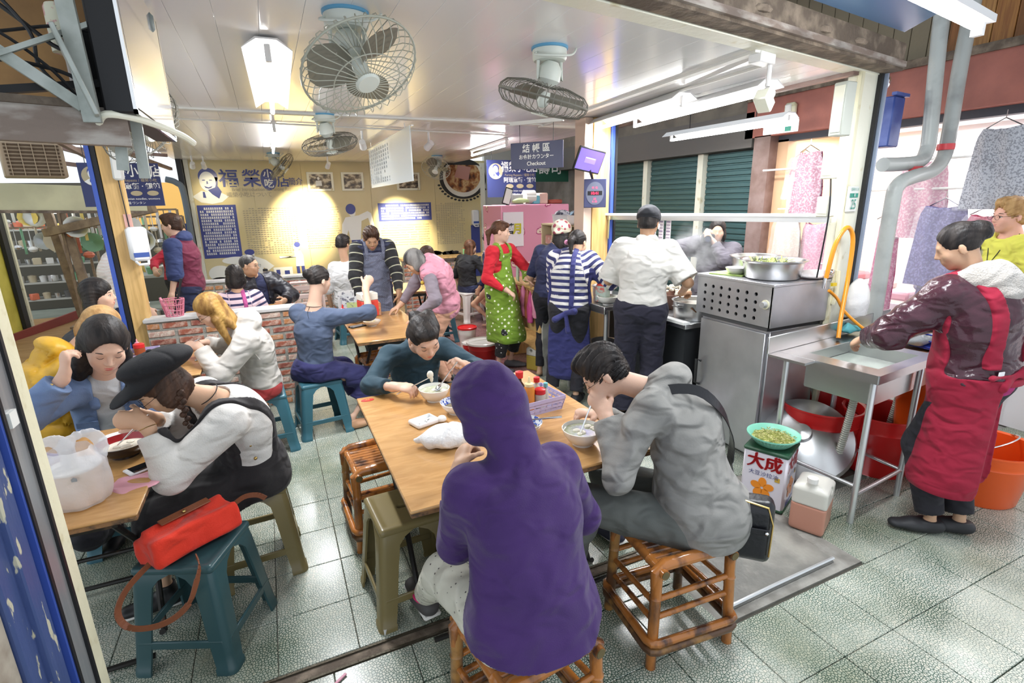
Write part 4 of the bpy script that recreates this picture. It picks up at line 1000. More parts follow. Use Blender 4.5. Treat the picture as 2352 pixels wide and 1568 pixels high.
# 4 woman in beret, white jumper, black pinafore
m_wool = cloth('white_ribbed_knit', (.62,.60,.57), bscale=180, bstr=.25)
m_pin = cloth('black_pinafore', (.012,.010,.012), c2=(.02,.017,.018), sheen=.1)
p = Person('woman in a black beret, white jumper and black pinafore eating from a red bowl', (-.20,2.58,.50),-104,1.64, nt=(-.345,2.44,.985), curve=24, ht=(-.475,2.395,1.05), head=(-106,40,0), sit=.455, res=.006, skin='mid',
           hands={'L': dict(at=(-.535,2.33,.93), pole=(.3,-.4,-1), dir=(-.95,.25,.25), palm=(.1,.9,-.3), curl=55), 'R': dict(at=(-.545,2.53,.88), pole=(.4,.9,-.7), dir=(-.9,.1,.1), palm=(.1,-.9,-.3), curl=50)},
           feet={'L': dict(at=(-.62,2.45,.09), yaw=-95), 'R': dict(at=(-.58,2.72,.09), yaw=-80)}, base=(-.2,2.58,.45))
p.body().facial(None, glasses=mat('thin_black_rim', (.01,.01,.01),.3,.5))
p.hair('bob', 'choc', extra=lambda s: [s.cn((.045,-.06,-.07),(.06,-.05,-.18),.03,.018)], res=.0055)
# braid
b = MB()
for i in range(9):
    t = i/8; c = p.hd(-.074,-.03,-.05)+V(.01*t+.006*(-1)**i, -.012,-.15*t); b.sph(c, (.017-.006*t,)*3,8, p.hf.T)
b.build('braid', HR['choc'], p.root, 1)
p.top(m_wool, .020,.90,-.02,.004, 'jumper', .005,22, th=1.25, collar=.082, seed=6)
def skirt_ops(s, rk=.16, ra=.15, t=.03, z=None):
    o = []
    for q in 'RL':
        l = s.leg[q]; o += [('u', .06,('c', l['h'], l['k'], .115,.085)),('u', .05,('c', l['k'], l['k']+(l['a']-l['k'])*.45,.085,.09))]
    o.append(('u', .06,('c', (s.leg['R']['h']+s.leg['L']['h'])/2,(s.leg['R']['k']+s.leg['L']['k'])/2,.13,.08)))
    return o
o = [('u', .05,('e', p.hip+p.uP*.05, np.array([np.cross(p.FP, p.uP), p.FP, p.uP]), V(.185,.15,.20)))]+skirt_ops(p)+[('i', .01,('p', p.hip+p.uP*.20, p.uP)),('i', .01,('p', V(0,0,.455), V(0,0,-1)))]
o2 = [x for x in o]; o2[-1] = ('i', .01,('p', V(0,0,.22), V(0,0,-1)))
o2 += [('s', .01,('b', V(-.22,2.6,.22), np.eye(3), V(.2,.22,.235),.02))]
sob('pinafore_skirt', o2,.0075, m_pin, p.root, disp=folds(.006,20,2))
tops = p.topops
bb_ = lambda c, R_, h: ('i', .006,('b', c, R_, V(*h),.02))
FR = np.array([p.R2, p.FC, p.uC])
sob('pinafore_back', [('u', 0,('g', tops, .008)), bb_(p.pt(0,-.06,-.13), FR, (.12,.2,.12))], .0062, m_pin, p.root, disp=folds(.002,20,2))
for sx in (-.105,.105):
    sob('strap', [('u', 0,('g', tops, .009)), bb_(p.pt(sx, -.0,.12), FR, (.022,.3,.20))], .0062, m_pin, p.root)
for z_ in (-.02,-.10):
    b = MB(); b.sph(p.pt(-.155,.02, z_-.02),.008,10); b.build('button', mat('brass', (.6,.42,.15),.3,1), p.root, 1)
# beret (newsboy cap)
bf = frame(D(-104), D(14), D(-4))
o = [('u', .02,('e', p.hc+V(0,-.025,.098)@bf, bf, V(.122,.138,.052))),('u', .025,('e', p.hd(0,-.01,.062), p.hf, V(.092,.110,.05))),('u', .02,('e', p.hc+V(0,.115,.045)@frame(D(-106), D(26)), frame(D(-106), D(34)), V(.080,.062,.012))),('s', .01,('e', p.hd(0,-.01,.03), bf, V(.080,.097,.070)))]
def bd(P, hc=p.hc, bf=bf):
    q = (P-hc.astype(F))@bf.T.astype(F); a = np.arctan2(q[:, 0], q[:, 1]+.02); return .0035*np.exp(-(np.sin(a*3)/.12)**2)*(q[:, 2] > .09)
sob('cap', o, .0055, cloth('black_felt', (.007,.007,.009), sheen=0, wr=.2), p.root, disp=bd)
b = MB(); b.sph(p.hc+V(0,-.025,.151)@bf, (.012,.012,.006),10); b.build('cap_button', MATS['black_felt'], p.root, 1)
b = MB(); b.tube([p.hd(-.086,-.01+.022*math.cos(a),-.05+.022*math.sin(a)) for a in np.linspace(0,2*PI, 17)[:-1]], .0016,5, closed=True); b.build('earring', MATS['brass'], p.root, 1)
b = MB(); b.tube([p.N+p.uN*.035+(p.R2*math.cos(a)+p.F2*math.sin(a))*.058 for a in np.linspace(0,2*PI, 25)[:-1]], .0022,5, closed=True); b.build('choker', m_blk, p.root, 1)
a_ = p.arm['L']; dq = nrm(a_['w']-a_['e']); u_ = nrm(np.cross(dq, U3)); v_ = np.cross(dq, u_)
b = MB(); b.tube([a_['w']-dq*.02+(u_*math.cos(t)+v_*math.sin(t))*.030 for t in np.linspace(0,2*PI, 17)[:-1]], .0015,5, closed=True); b.build('bracelet', MATS['brass'], p.root, 1)
p.shoes(m_shoeblk, m_shoewht, h=.03)
# 5 denim jacket woman, hand to her hair
m_den = cloth('blue_denim', (.11,.17,.32), c2=(.17,.25,.42), bscale=260, bstr=.3)
p = Person('woman with long black hair and denim jacket touching her hair, facing camera', (-.86,3.16,.48),172,1.63, nt=(-.815,3.03,.955), curve=8, ht=(-.765,2.93,1.125), head=(160,27,8), sit=.42, hsc=1.2, res=.0062, skin='fair',
           hands={'R': dict(at=(-.885,2.77,1.045), pole=(-1,-.2,-.9), dir=(.15,.1,1), palm=(.7,.5,0), curl=48), 'L': dict(at=(-.62,2.74,.80), pole=(.6,.3,-1), dir=(-.5,-.6,0), palm=(0,0,-1), curl=30)}, base=(-.86,3.16,.42))
p.body().facial(True, lips=m_lipr)
p.hair('long', 'black', res=.0052, amp=.0006, extra=lambda s: [s.cn((.080,-.03,-.08),(.075,-.03,-.25),.030,.018), s.cn((-.080,-.03,-.08),(-.08,-.04,-.25),.030,.018)])
p.top(cloth('white_tee', (.50,.51,.52)),.008,0,-.06,0, 'tee_shirt', .003)
o = p.top_ops(.024,.93,-.05,.012, th=1.25); o += [('s', .01,('b', p.pt(0,.13,.02), np.array([p.R2, p.FC, p.uC]), V(.055,.12,.30),.02)),('s', .006,('c', p.N+p.uN*.0, p.N+p.uN*.2+p.F2*.05,.07,.09))]
sob('denim_jacket', o, .0062, m_den, p.root, disp=folds(.006,22,8))
o = [('u', .01,('f', p.pt(sg*.075,.01,-.005, 'N'), p.pt(sg*.055,.115,-.10, 'N'),.034,.020, p.F2,.5)) for sg in (-1,1)]+[('u', .01,('f', p.pt(-.07,-.03,.01, 'N'), p.pt(.07,-.03,.01, 'N'),.03,.03, p.F2,.5))]
sob('jacket_collar', o, .0062, m_den, p.root)
for sg in (-1,1):
    b = MB(); b.box(p.pt(sg*.10,.132,-.02),(.085,.006,.03), np.array([p.R2, p.FC, p.uC]).T, .002); b.build('pocket_flap', m_den, p.root, 1)
b = MB(); b.sph(p.arm['R']['w']-nrm(p.arm['R']['w']-p.arm['R']['e'])*.03+V(-.02,-.035,0),.007,8); b.build('cuff_button', MATS['brass'], p.root, 1)
p.pants(m_blacktr)
p.shoes(m_shoeblk)
# 6 yellow puffer jacket
m_puf = cloth('yellow_puffer', (.56,.31,.02), rough=.5, sheen=0, bscale=30, bstr=.3, wr=.3)
def puffer(s, m, t, sleeve=1.0, name='puffer_jacket', per=.085, amp=.020, extra=None, hem=-.06, arms=True):
    B = s.bones+s.abones;
    def dp(P):
        st = np.zeros(len(P), F); best = np.full(len(P),9., F)
        for a, b_, off in B:
            ba = (b_-a).astype(F); L_ = float(np.linalg.norm(ba)); th_ = ((P-a.astype(F))@ba)/L_**2; d = np.linalg.norm(P-a.astype(F)-np.clip(th_, 0,1)[:, None]*ba, axis=1); mm = d < best; best[mm] = d[mm]; st[mm] = off+th_[mm]*L_
        return -amp*np.abs(np.sin(PI*(st/per)+.2*np.sin(P[:, 0]*22+P[:, 1]*15)))**.7+amp*.5+.0015*np.sin(P[:, 0]*90+P[:, 1]*70)*np.sin(P[:, 2]*80)
    o = s.top_ops(t, sleeve, hem, .01,0, arms, 1.3, extra); s.topops = o
    return sob(name, o, s.res, m, s.root, disp=dp, slack=.02)
p = Person('person with short blond hair in a yellow puffer jacket, leaning over the table', (-1.24,3.42,.50),60,1.66, nt=(-1.07,3.50,.96), curve=18, ht=(-.93,3.56,1.10), head=(62,40,0), sit=.42, res=.0085, skin='fair', bulk=1.05,
           hands={'R': dict(at=(-.86,3.50,.82), pole=(-.2,-.9,-.8), dir=(.9,.3,-.1), palm=(0,0,-1))}, base=(-1.24,3.42,.42))
p.body(); p.hair('bob', 'sand'); puffer(p, m_puf, .036,.95, extra=hood_down(-.08,.03,.075)); p.pants(m_blacktr)
# 7 woman with black fringe
p = Person('woman with long black hair and fringe looking right beyond the yellow jacket', (-1.28,4.25,.50),75,1.60, nt=(-1.17,4.24,1.02), ht=(-1.07,4.22,1.195), head=(96,2,0), sit=.42, res=.0085, skin='fair', base=(-1.28,4.25,.42))
p.body().facial(False); p.hair('bang', 'black'); p.top(cloth('black_wool', (.02,.02,.025)),.018,1, name='coat')
# 8 blond woman in white hoodie
m_wh = cloth('white_jersey', (.56,.53,.49), c2=(.50,.47,.43), bscale=240, bstr=.1)
p = Person('woman with long blond hair and white hoodie on a teal stool, eating with chopsticks', (-.17,3.98,.50),-102,1.63, nt=(-.275,3.86,.97), curve=14, ht=(-.405,3.84,1.09), head=(-104,34,0), sit=.43, res=.0078, skin='fair',
           hands={'L': dict(at=(-.50,3.80,.87), pole=(.1,-.5,-1), dir=(-.7,.5,.1), palm=(.2,.5,-.8), curl=50), 'R': dict(at=(-.5,4.05,.84), pole=(.2,.8,-.8), dir=(-.9,-.2,0), palm=(0,0,-1))}, base=(-.17,3.98,.43))
p.body().facial(True, glasses=MATS['thin_black_rim']); p.hair('long', 'blond', extra=lambda s: [s.cn((-.075,.02,-.05),(-.07,.075,-.26),.034,.018), s.cn((0,-.06,-.02),(0,-.045,-.14),.05,.03)])
p.top(m_wh, .022,.97,-.04,.004, 'hoodie', .006,24, extra=hood_down(-.075,.01,.085), th=1.15, seed=5)
b = MB(); b.tube([p.pt(-.08,.05,.01, 'N'), p.pt(-.165,.03,-.08, 'N'), p.pt(-.185,.02,-.2, 'N')], .004,6); b.build('drawstring', m_wh, p.root, 1)
p.pants(cloth('red_trousers', (.30,.03,.03)))
# 9 woman in white sweater standing in the left alley
p = Person('woman with brown bobbed hair in a white jumper standing in the left alley', (-1.38,6.05,.84),62,1.58, nt=(-1.345,6.08,1.28), ht=(-1.30,6.10,1.44), head=(60,12,0), res=.0105, skin='fair', base=(-1.38,6.05,0))
p.body(); p.hair('bob', 'choc'); p.top(cloth('pink_white_knit', (.68,.58,.55), stripe=((.72,.66,.64),.03,.5,0)),.03,.95,-.06, name='jumper', th=1.3); p.pants(m_denimblue); p.shoes(m_shoeblk)
# 10 man in maroon hoodie with blue sleeves
m_mar = cloth('maroon_jersey', (.15,.022,.05))
p = Person('man in a maroon hoodie with navy sleeves walking past the left post', (-.86,6.7,.90),-80,1.72, nt=(-.90,6.68,1.37), ht=(-.935,6.68,1.56), head=(-78,8,0), res=.0105, skin='fair', bulk=1.1,
           hands={'L': dict(at=(-1.02,6.42,.82), pole=(.6,-.3,-.4), dir=(-.3,0,-1))}, base=(-.86,6.7,0),
           feet={'L': dict(at=(-.75,6.62,.08)), 'R': dict(at=(-1.0,6.78,.08))})
p.body(); p.hair('short', 'choc');
o = p.torso_ops(.024)+hood_down(-.07,.0,.07)(p)+[('i', .006,('p', p.hip+p.uP*-.06,-p.uP))]
sob('hoodie', o, .0105, m_mar, p.root, disp=folds(.005,20,1))
for q in 'RL': sob('sleeve', p.arm_ops(.026, q, .66, th=1.25),.0105, cloth('navy_jersey', (.03,.045,.13)), p.root, disp=folds(.004,24,1))
sob('hood', hood_down(-.072,.005,.075)(p),.0105, MATS['navy_jersey'], p.root, disp=folds(.003,24,1))
p.pants(m_denimblue); p.shoes(m_shoeblk)
# 11 red-sleeved passer-by
p = Person('passer-by in a red top half hidden behind the man in maroon', (-1.12,7.6,.86),100,1.55, res=.0125, hands={'R': dict(at=(-1.25,7.2,1.05))}, base=(-1.12,7.6,0))
p.body(); p.hair('bob', 'black'); p.top(cloth('red_knit', (.42,.02,.04)),.016,.9, name='jumper', fold=0); p.pants(m_blacktr)
# 12 man with glasses, black jacket
p = Person('older man with glasses in a black jacket with white piping behind the brick partition', (-.16,6.26,.50),150,1.68, nt=(-.18,6.18,.99), ht=(-.225,6.10,1.145), head=(112,4,0), sit=.42, res=.009, skin='mid', bulk=1.2, base=(-.16,6.26,.42),
           hands={'R': dict(at=(-.40,5.92,.78)), 'L': dict(at=(.06,5.88,.78), pole=(1,0,-.6))})
p.body().facial(False, glasses=MATS['thin_wire']); p.hair('buzz', 'grey', amp=.001)
m_jk = cloth('black_nylon', (.015,.015,.022), rough=.4, sheen=0)
o = p.top_ops(.03,.97,-.06,.004, th=1.25); o += [('s', .01,('b', p.pt(0,.16,.10), np.array([p.R2, p.FC, p.uC]), V(.045,.12,.20),.02))]; p.topops = o
sob('jacket', o, .009, m_jk, p.root, disp=folds(.007,20,5))
p.top(cloth('navy_jumper', (.02,.025,.07)),.014,0, name='jumper')
a_ = p.arm['L']; pts = [a_['sh']+(a_['e']-a_['sh'])*t+V(.03,-.075,.02) for t in np.linspace(-.05,1,8)]
b = MB();
for k_ in range(7): b.bar(pts[k_], pts[k_]+(pts[k_+1]-pts[k_])*.8,.02,.012)
b.build('piping', mat('white_piping', (.7,.7,.7),.6), p.root, 1)
# 13 woman in striped top, back to us
p = Person('woman with short black hair in a pink and navy striped top, back to camera', (-.33,5.36,.50),-10,1.56, nt=(-.325,5.32,.96), ht=(-.33,5.33,1.12), head=(-20,5,0), sit=.42, res=.0085, bulk=1.08, base=(-.33,5.36,.42))
p.body(); p.hair('bob', 'black'); p.top(cloth('pink_navy_stripe', (.70,.52,.56), stripe=((.03,.03,.09),.052,.62,.3)),.018,.95, name='top', th=1.15)
FR = np.array([p.R2, p.FC, p.uC]); sob('apron_strap', [('u', 0,('g', p.topops, .008)),('i', .004,('b', p.pt(.04,-.1,.05), FR, V(.018,.2,.3),.01))], .0085, cloth('pink_webbing', (.45,.08,.25)), p.root)
# 14 woman in slate blue sweater, reaching up with the red box
m_slate = cloth('slate_knit', (.075,.10,.165), c2=(.065,.088,.145), bscale=260, bstr=.2)
m_navyf = cloth('navy_flowing', (.030,.030,.115), c2=(.022,.022,.085))
p = Person('woman in a slate blue sweater with a hair bun reaching over the table', (.20,4.15,.50),38,1.62, nt=(.245,4.12,1.085), curve=4, ht=(.30,4.14,1.195), head=(62,12,0), sit=.43, res=.0068, skin='fair', bulk=.95,
           hands={'R': dict(at=(.645,4.22,1.10), pole=(.2,-.7,-.8), dir=(.35,.2,.5), palm=(-.5,.5,-.6), curl=70), 'L': dict(at=(.45,4.45,.80))},
           feet={'R': dict(at=(.42,4.05,.08), yaw=80, pole=(.9,.2,.5)), 'L': dict(at=(.62,4.40,.08), yaw=60)}, base=(.2,4.15,.43))
p.body(); p.hair('bun', 'black', res=.006)
p.top(m_slate, .014,.62,-.08,.006, 'sweater', .005,22, th=1.1, collar=.07, seed=9)
b = MB(); b.tube([p.N+p.uN*.03+(p.R2*math.cos(a)+p.F2*math.sin(a))*.057 for a in np.linspace(0,2*PI, 25)[:-1]], .002,5, closed=True); b.tube([p.pt(0,-.055,.03, 'N'), p.pt(.0,-.085,-.01, 'N'), p.pt(.02,-.10,-.05, 'N')], .0018,5); b.build('necklace', m_blk, p.root, 1)
p.pants(m_navyf, .035,.80,.05, name='wide_trousers', fold=.010, f=20)
p.shoes(mat('tan_flat', (.50,.28,.16),.5), t=.005)
P14 = p
# 15 man in white shirt, back to us
p = Person('man in a white shirt with black hair, back to camera, near the mural', (.84,6.95,.50),15,1.72, nt=(.85,6.9,1.07), ht=(.835,6.93,1.255), head=(40,20,0), sit=.42, res=.0115, skin='mid', bulk=1.1, base=(.84,6.95,.42))
p.body(); p.hair('short', 'black'); p.top(cloth('white_cotton', (.62,.62,.62)),.018,.6, name='shirt')
# 16 man with vest and apron
m_vest = cloth('navy_quilt', (.022,.028,.065), rough=.5)
m_ap16 = cloth('grey_dotted_apron', (.14,.155,.22), dots=((.30,.32,.40),.014,.2))
p = Person('man in a quilted navy vest and grey dotted apron looking down at the table', (.93,5.42,.88),176,1.66, nt=(.925,5.36,1.245), curve=8, ht=(.905,5.26,1.415), head=(184,30,0), res=.008, skin='tan', base=(.93,5.42,0),
           hands={'L': dict(at=(1.10,5.08,.86), pole=(1,.3,-.4), dir=(-.1,-.3,-1), palm=(-.8,.5,0)), 'R': dict(at=(.72,5.12,.84), pole=(-1,.3,-.4))})
p.body().facial(False); p.hair('short', 'choc', amp=.004)
p.top(cloth('black_stripe_knit', (.02,.02,.022), stripe=((.45,.45,.33),.085,.88,0)),.016,.93, name='jumper', th=1.2)
puffer(p, m_vest, .026,0, 'quilted_vest', .06,.011, arms=False);
FR = np.array([p.R2, p.FC, p.uC])
sob('apron', [('u', 0,('g', p.topops, .010)),('u', .03,('f', p.hip+p.FP*.0+V(0,0,.1), p.hip+p.FP*.05+V(0,0,-.35),.17,.2, p.F, .8)),('i', .006,('b', p.pt(0,.17,-.32), FR, V(.135,.17,.42),.03))], .008, m_ap16, p.root, disp=folds(.004,16,2))
for sg in (-1,1): sob('apron_strap', [('u', 0,('g', p.topops, .014)),('i', .004,('b', p.pt(sg*.085,.0,.14), FR, V(.018,.2,.11),.01))], .008, m_ap16, p.root)
p.pants(m_blacktr)
# 17 woman with pink quilted vest
m_pk = cloth('pink_quilt', (.64,.27,.35), rough=.55, bscale=40, bstr=.15)
p = Person('woman in a pink quilted vest and grey sweater leaning on the table', (1.44,4.66,.80),-66,1.58, nt=(1.295,4.60,1.13), curve=14, ht=(1.155,4.585,1.235), head=(-78,42,0), res=.0075, skin='mid', bulk=1.1, base=(1.44,4.66,0),
           hands={'L': dict(at=(1.06,4.34,.80), pole=(.5,-.6,-.1), dir=(-.6,.2,-.6), palm=(-.3,0,-1), curl=20), 'R': dict(at=(1.02,4.80,.79), pole=(.4,.8,-.2), dir=(-.8,0,-.4), palm=(0,0,-1), curl=15)})
p.body().facial(True); p.hair('bob', 'grey', cut=1)
p.top(cloth('grey_purple_knit', (.21,.175,.205)),.012,.93,-.05, name='sweater', th=1.15, fold=.005)
puffer(p, m_pk, .028,0, 'quilted_vest', .13,.016, hem=-.10, arms=False, extra=lambda s: [('u', .03,('c', s.pt(-.05,-.03,.0, 'N'), s.pt(.05,-.03,0, 'N'),.05,.05))])
b = MB(); b.sph(p.pt(-.10,.142,.04),(.02,.02,.02),10); b.build('badge', mat('gold_badge', (.55,.40,.05),.5), p.root, 1)
b = MB(); b.box(p.pt(.01,.17,.03),(.03,.012,.11), np.array([p.R2, p.FC, p.uC]).T, .005); b.build('scarf', mat('blue_white_scarf', (.42,.50,.60),.6), p.root, 1)
p.pants(cloth('peach_trousers', (.62,.33,.22))); p.shoes(m_shoeblk)
# 18 woman behind pink vest
p = Person('woman with brown hair and dark vest seated behind the pink vest', (1.86,6.35,.50),-70,1.58, nt=(1.82,6.3,.99), ht=(1.735,6.28,1.115), head=(-70,30,0), sit=.42, res=.0115, skin='fair', base=(1.86,6.35,.42))
p.body(); p.hair('long', 'choc'); p.top(cloth('cream_knit', (.55,.52,.45)),.014,.95, name='sweater'); puffer(p, m_vest, .028,0, 'quilted_vest', .08,.005, arms=False); p.pants(m_denimblue)
# 19 woman in black at far right
p = Person('woman in black with long brown hair on a white stool by the far counter', (2.62,7.32,.50),60,1.58, nt=(2.64,7.33,.93), ht=(2.70,7.34,1.085), head=(80,5,0), sit=.43, res=.0115, skin='fair', base=(2.62,7.32,.43),
           hands={'R': dict(at=(2.86,7.15,.92), pole=(.2,-.4,-1))}, feet={'R': dict(at=(2.88,7.25,.08)), 'L': dict(at=(2.95,7.5,.08))})
p.body().facial(False); p.hair('long', 'brown'); p.top(cloth('black_cotton', (.015,.015,.017)),.016,.6, name='tee_shirt'); p.pants(m_denimblue); p.shoes(m_shoeblk)
# 20
p = Person('person in a navy top with a dark dotted headscarf near the pink cupboard', (2.82,6.75,.62),-40,1.55, nt=(2.80,6.73,1.03), res=.0125, skin='mid', base=(2.82,6.75,0)); p.body()
sob('headscarf', [('u', .02,('e', p.hd(0,-.018,.042), p.hf, V(.088,.105,.098))),('s', .01,('e', p.hd(0,.09,-.03), p.hf, V(.066,.08,.09)))], .01, cloth('dotted_black', (.02,.02,.02), dots=((.6,.6,.55),.035,.25)), p.root); p.top(MATS['navy_jumper'], .016,.9, name='top', fold=0)
# 21 green apron woman
m_red = cloth('red_knit_top', (.52,.012,.025), bscale=260, bstr=.1)
m_gap = cloth('green_dotted_apron', (.17,.29,.025), dots=((.80,.84,.62),.052,.235), sheen=.1)
p = Person('woman in a red top and green polka dot apron standing by the cupboard', (2.10,4.88,.835),152,1.575, lean=2, curve=5, nt=(2.10,4.87,1.29), ht=(2.105,4.84,1.45), head=(118,5,4), res=.0068, skin='fair', bulk=1.0, base=(2.10,4.88,0),
           hands={'R': dict(at=(2.06,4.62,.90), pole=(-1,.4,-.5), dir=(.75,-.1,-.6), palm=(-.3,.5,-.8), curl=25), 'L': dict(at=(2.30,4.66,.98), pole=(1,.3,-.6), dir=(.5,-.4,.0), palm=(0,.2,-1), curl=35)},
           feet={'R': dict(at=(2.02,4.80,.08), yaw=130), 'L': dict(at=(2.22,4.92,.08), yaw=120)})
p.body().facial(False); p.hair('pony', 'brown', res=.006, extra=lambda s: [s.e((0,.055,.075),(.055,.035,.03))])
p.top(m_red, .012,.95,-.06,.003, 'sweater', .003,22, th=1.12)
p.pants(cloth('black_dotted_trousers', (.018,.018,.02), dots=((.7,.7,.68),.036,.2)),.018,.85,.012)
FR = np.array([p.R2, p.FC, p.uC]); add = [('u', .04,('f', p.hip+V(0,0,.05), p.hip+p.F*.07+V(0,0,-.45),.165,.215, p.F, .98))]
sob('apron', [('u', 0,('g', p.topops, .010)), add[0], ('i', .006,('b', p.pt(0,.14,-.37), FR, V(.20,.22,.455),.05)),('s', .008,('b', p.pt(-.16,.15,.05), FR, V(.075,.2,.12),.05)),('s', .008,('b', p.pt(.16,.15,.05), FR, V(.075,.2,.12),.05))], .0068, m_gap, p.root, disp=folds(.005,15,4))
for sg in (-1,1): sob('apron_strap', [('u', 0,('g', p.topops, .012)),('i', .004,('b', p.pt(sg*.08,.0,.16), FR, V(.019,.2,.11),.01))], .0068, m_gap, p.root)
p.shoes(mat('grey_slipper', (.12,.12,.13),.7))
# 22 striped woman
m_str = cloth('navy_white_stripe', (.62,.60,.57), stripe=((.025,.028,.11),.052,.5,.15))
m_ap22 = cloth('navy_apron', (.028,.030,.13), sheen=.1)
p = Person('woman in a navy and white striped sweater with navy apron, back to camera at counter', (2.28,3.80,.84),42,1.60, lean=10, curve=20, nt=(2.35,3.87,1.23), ht=(2.405,3.87,1.385), head=(62,22,6), res=.0072, skin='mid', bulk=1.05, base=(2.28,3.8,0),
           hands={'R': dict(at=(2.60,3.80,1.02), pole=(.3,-.7,-.6), dir=(.8,.1,-.1), palm=(0,0,-1), curl=20), 'L': dict(at=(2.48,4.15,.95), dir=(.8,.1,-.1), palm=(0,0,-1), curl=20)},
           feet={'R': dict(at=(2.30,3.70,.08)), 'L': dict(at=(2.18,3.92,.08))})
p.body(); p.hair('pony', 'black', res=.0065);
p.top(m_str, .022,.66,-.06,.012, 'sweater', .005,22, th=1.25)
p.pants(m_blacktr, .02,.97,.01)
FR = np.array([p.R2, p.FC, p.uC])
sob('apron', [('u', 0,('g', p.topops, .009)),('u', .04,('f', p.hip+V(0,0,.1), p.hip+p.F*.03+V(0,0,-.55),.17,.20, p.F, .85)),('i', .01,('b', p.hip+p.F*.16+p.R*.03+V(0,0,-.15), frame(D(42)), V(.24,.17,.52),.05))], .008, m_ap22, p.root, disp=folds(.006,16,4))
for a0, a1 in (((-.03,-.26),(.07,.2)),((.07,-.26),(-.03,.2))):
    pass
sob('apron_strap', [('u', 0,('g', p.topops, .010)),('i', .004,('b', p.pt(.045,-.1,.0), FR, V(.02,.2,.34),.01))], .0072, m_ap22, p.root)
b = MB(); b.sph(p.hd(-.06,-.11,-.02), V(.025,.018,.022),8); b.build('hair_clip', mat('pink_clip', (.62,.25,.40),.4), p.root, 1)
sob('apron_bow', [('u', .01,('c', p.pt(-.0,-.15,-.02, 'P'), p.pt(-.09,-.17,-.08, 'P'),.018,.03)),('u', .01,('c', p.pt(-.0,-.15,-.02, 'P'), p.pt(.08,-.17,.0, 'P'),.018,.03)),('u', .01,('c', p.pt(-.0,-.15,-.02, 'P'), p.pt(.03,-.17,-.18, 'P'),.015,.022))], .0072, m_ap22, p.root)
p.shoes(m_shoeblk)
# 23 woman with headscarf
p = Person('woman with a flowered headscarf and navy T-shirt behind the striped sweater', (2.42,4.42,.84),50,1.56, nt=(2.48,4.43,1.27), ht=(2.565,4.42,1.43), head=(60,10,0), res=.010, base=(2.42,4.42,0),
           hands={'R': dict(at=(2.40,4.15,.98), pole=(0,-.6,-.8))}); p.body(); p.hair('long', 'black'); p.top(MATS['navy_jumper'], .016,.5, name='tee_shirt'); p.pants(m_blacktr)
mf = cloth('flowered_scarf', (.62,.58,.45), dots=((.35,.07,.10),.05,.42))
sob('headscarf', [('u', .02,('e', p.hd(0,-.018,.055), p.hf, V(.094,.110,.090))),('u', .02,('e', p.hd(0,-.11,.01), p.hf, V(.04,.035,.04))),('i', .01,('p', p.hd(0,0,.02),-(V(0,-.3,1)@p.hf)))], .009, mf, p.root)
# 24 cook in white shirt and black cap
m_wsh = cloth('white_poplin', (.62,.60,.56), bscale=120, bstr=.08, sheen=.05)
p = Person('cook in a white short sleeved shirt and black cap, back to camera at the stove', (2.53,3.15,.92),34,1.68, lean=4, curve=10, nt=(2.585,3.19,1.385), ht=(2.625,3.225,1.56), head=(52,22,0), res=.0068, skin='tan', bulk=1.1, shw=1.08, base=(2.53,3.15,0),
           hands={'R': dict(at=(2.90,3.12,1.02), pole=(.3,-.5,-.9), dir=(.9,.3,.0), palm=(0,0,-1), curl=50), 'L': dict(at=(2.56,3.60,1.06), pole=(-.7,-.2,-.8), dir=(.3,.9,0), palm=(0,0,-1), curl=30)},
           feet={'R': dict(at=(2.60,3.06,.08)), 'L': dict(at=(2.45,3.22,.08))})
p.body(); p.hair('short', 'black', amp=.001)
p.top(m_wsh, .026,.46,-.02,.03, 'shirt', .006,18, th=1.2, seed=3)
o = [('u', .01,('f', p.pt(-.05,-.045,.03, 'N'), p.pt(.05,-.045,.03, 'N'),.032,.032, p.F2,.45))]
sob('shirt_collar', o+[('u', .02,('c', p.pt(.055,-.03,.025, 'N'), p.pt(.045,.055,.0, 'N'),.018,.014)),('u', .02,('c', p.pt(-.055,-.03,.025, 'N'), p.pt(-.045,.055,.0, 'N'),.018,.014))], .0068, m_wsh, p.root)
p.pants(cloth('dark_navy_trousers', (.018,.017,.032)),.03,.98,.02, waist=.14, fold=.007)
b = MB(); b.lathe([(.172,-.018),(.176,0),(.172,.018)], p.hip+p.uP*.125,32,1,.76, np.array([p.R, p.FP, p.uP]).T); b.build('belt', m_blk, p.root, 1)
sob('cap', [('u', .01,('e', p.hd(0,-.016,.055), p.hf, V(.090,.107,.088))),('u', .012,('e', p.hd(0,.10,.035), p.hf, V(.062,.055,.009))),('i', .004,('p', p.hd(0,0,.03),-(V(0,-.12,1)@p.hf)))], .0065, cloth('black_twill', (.016,.017,.022)), p.root)
b = MB(); b.sph(p.hd(.084,.0,-.02), V(.010,.014,.022),10, p.hf.T); b.build('earbud', m_white, p.root, 1)
p.shoes(m_shoeblk)
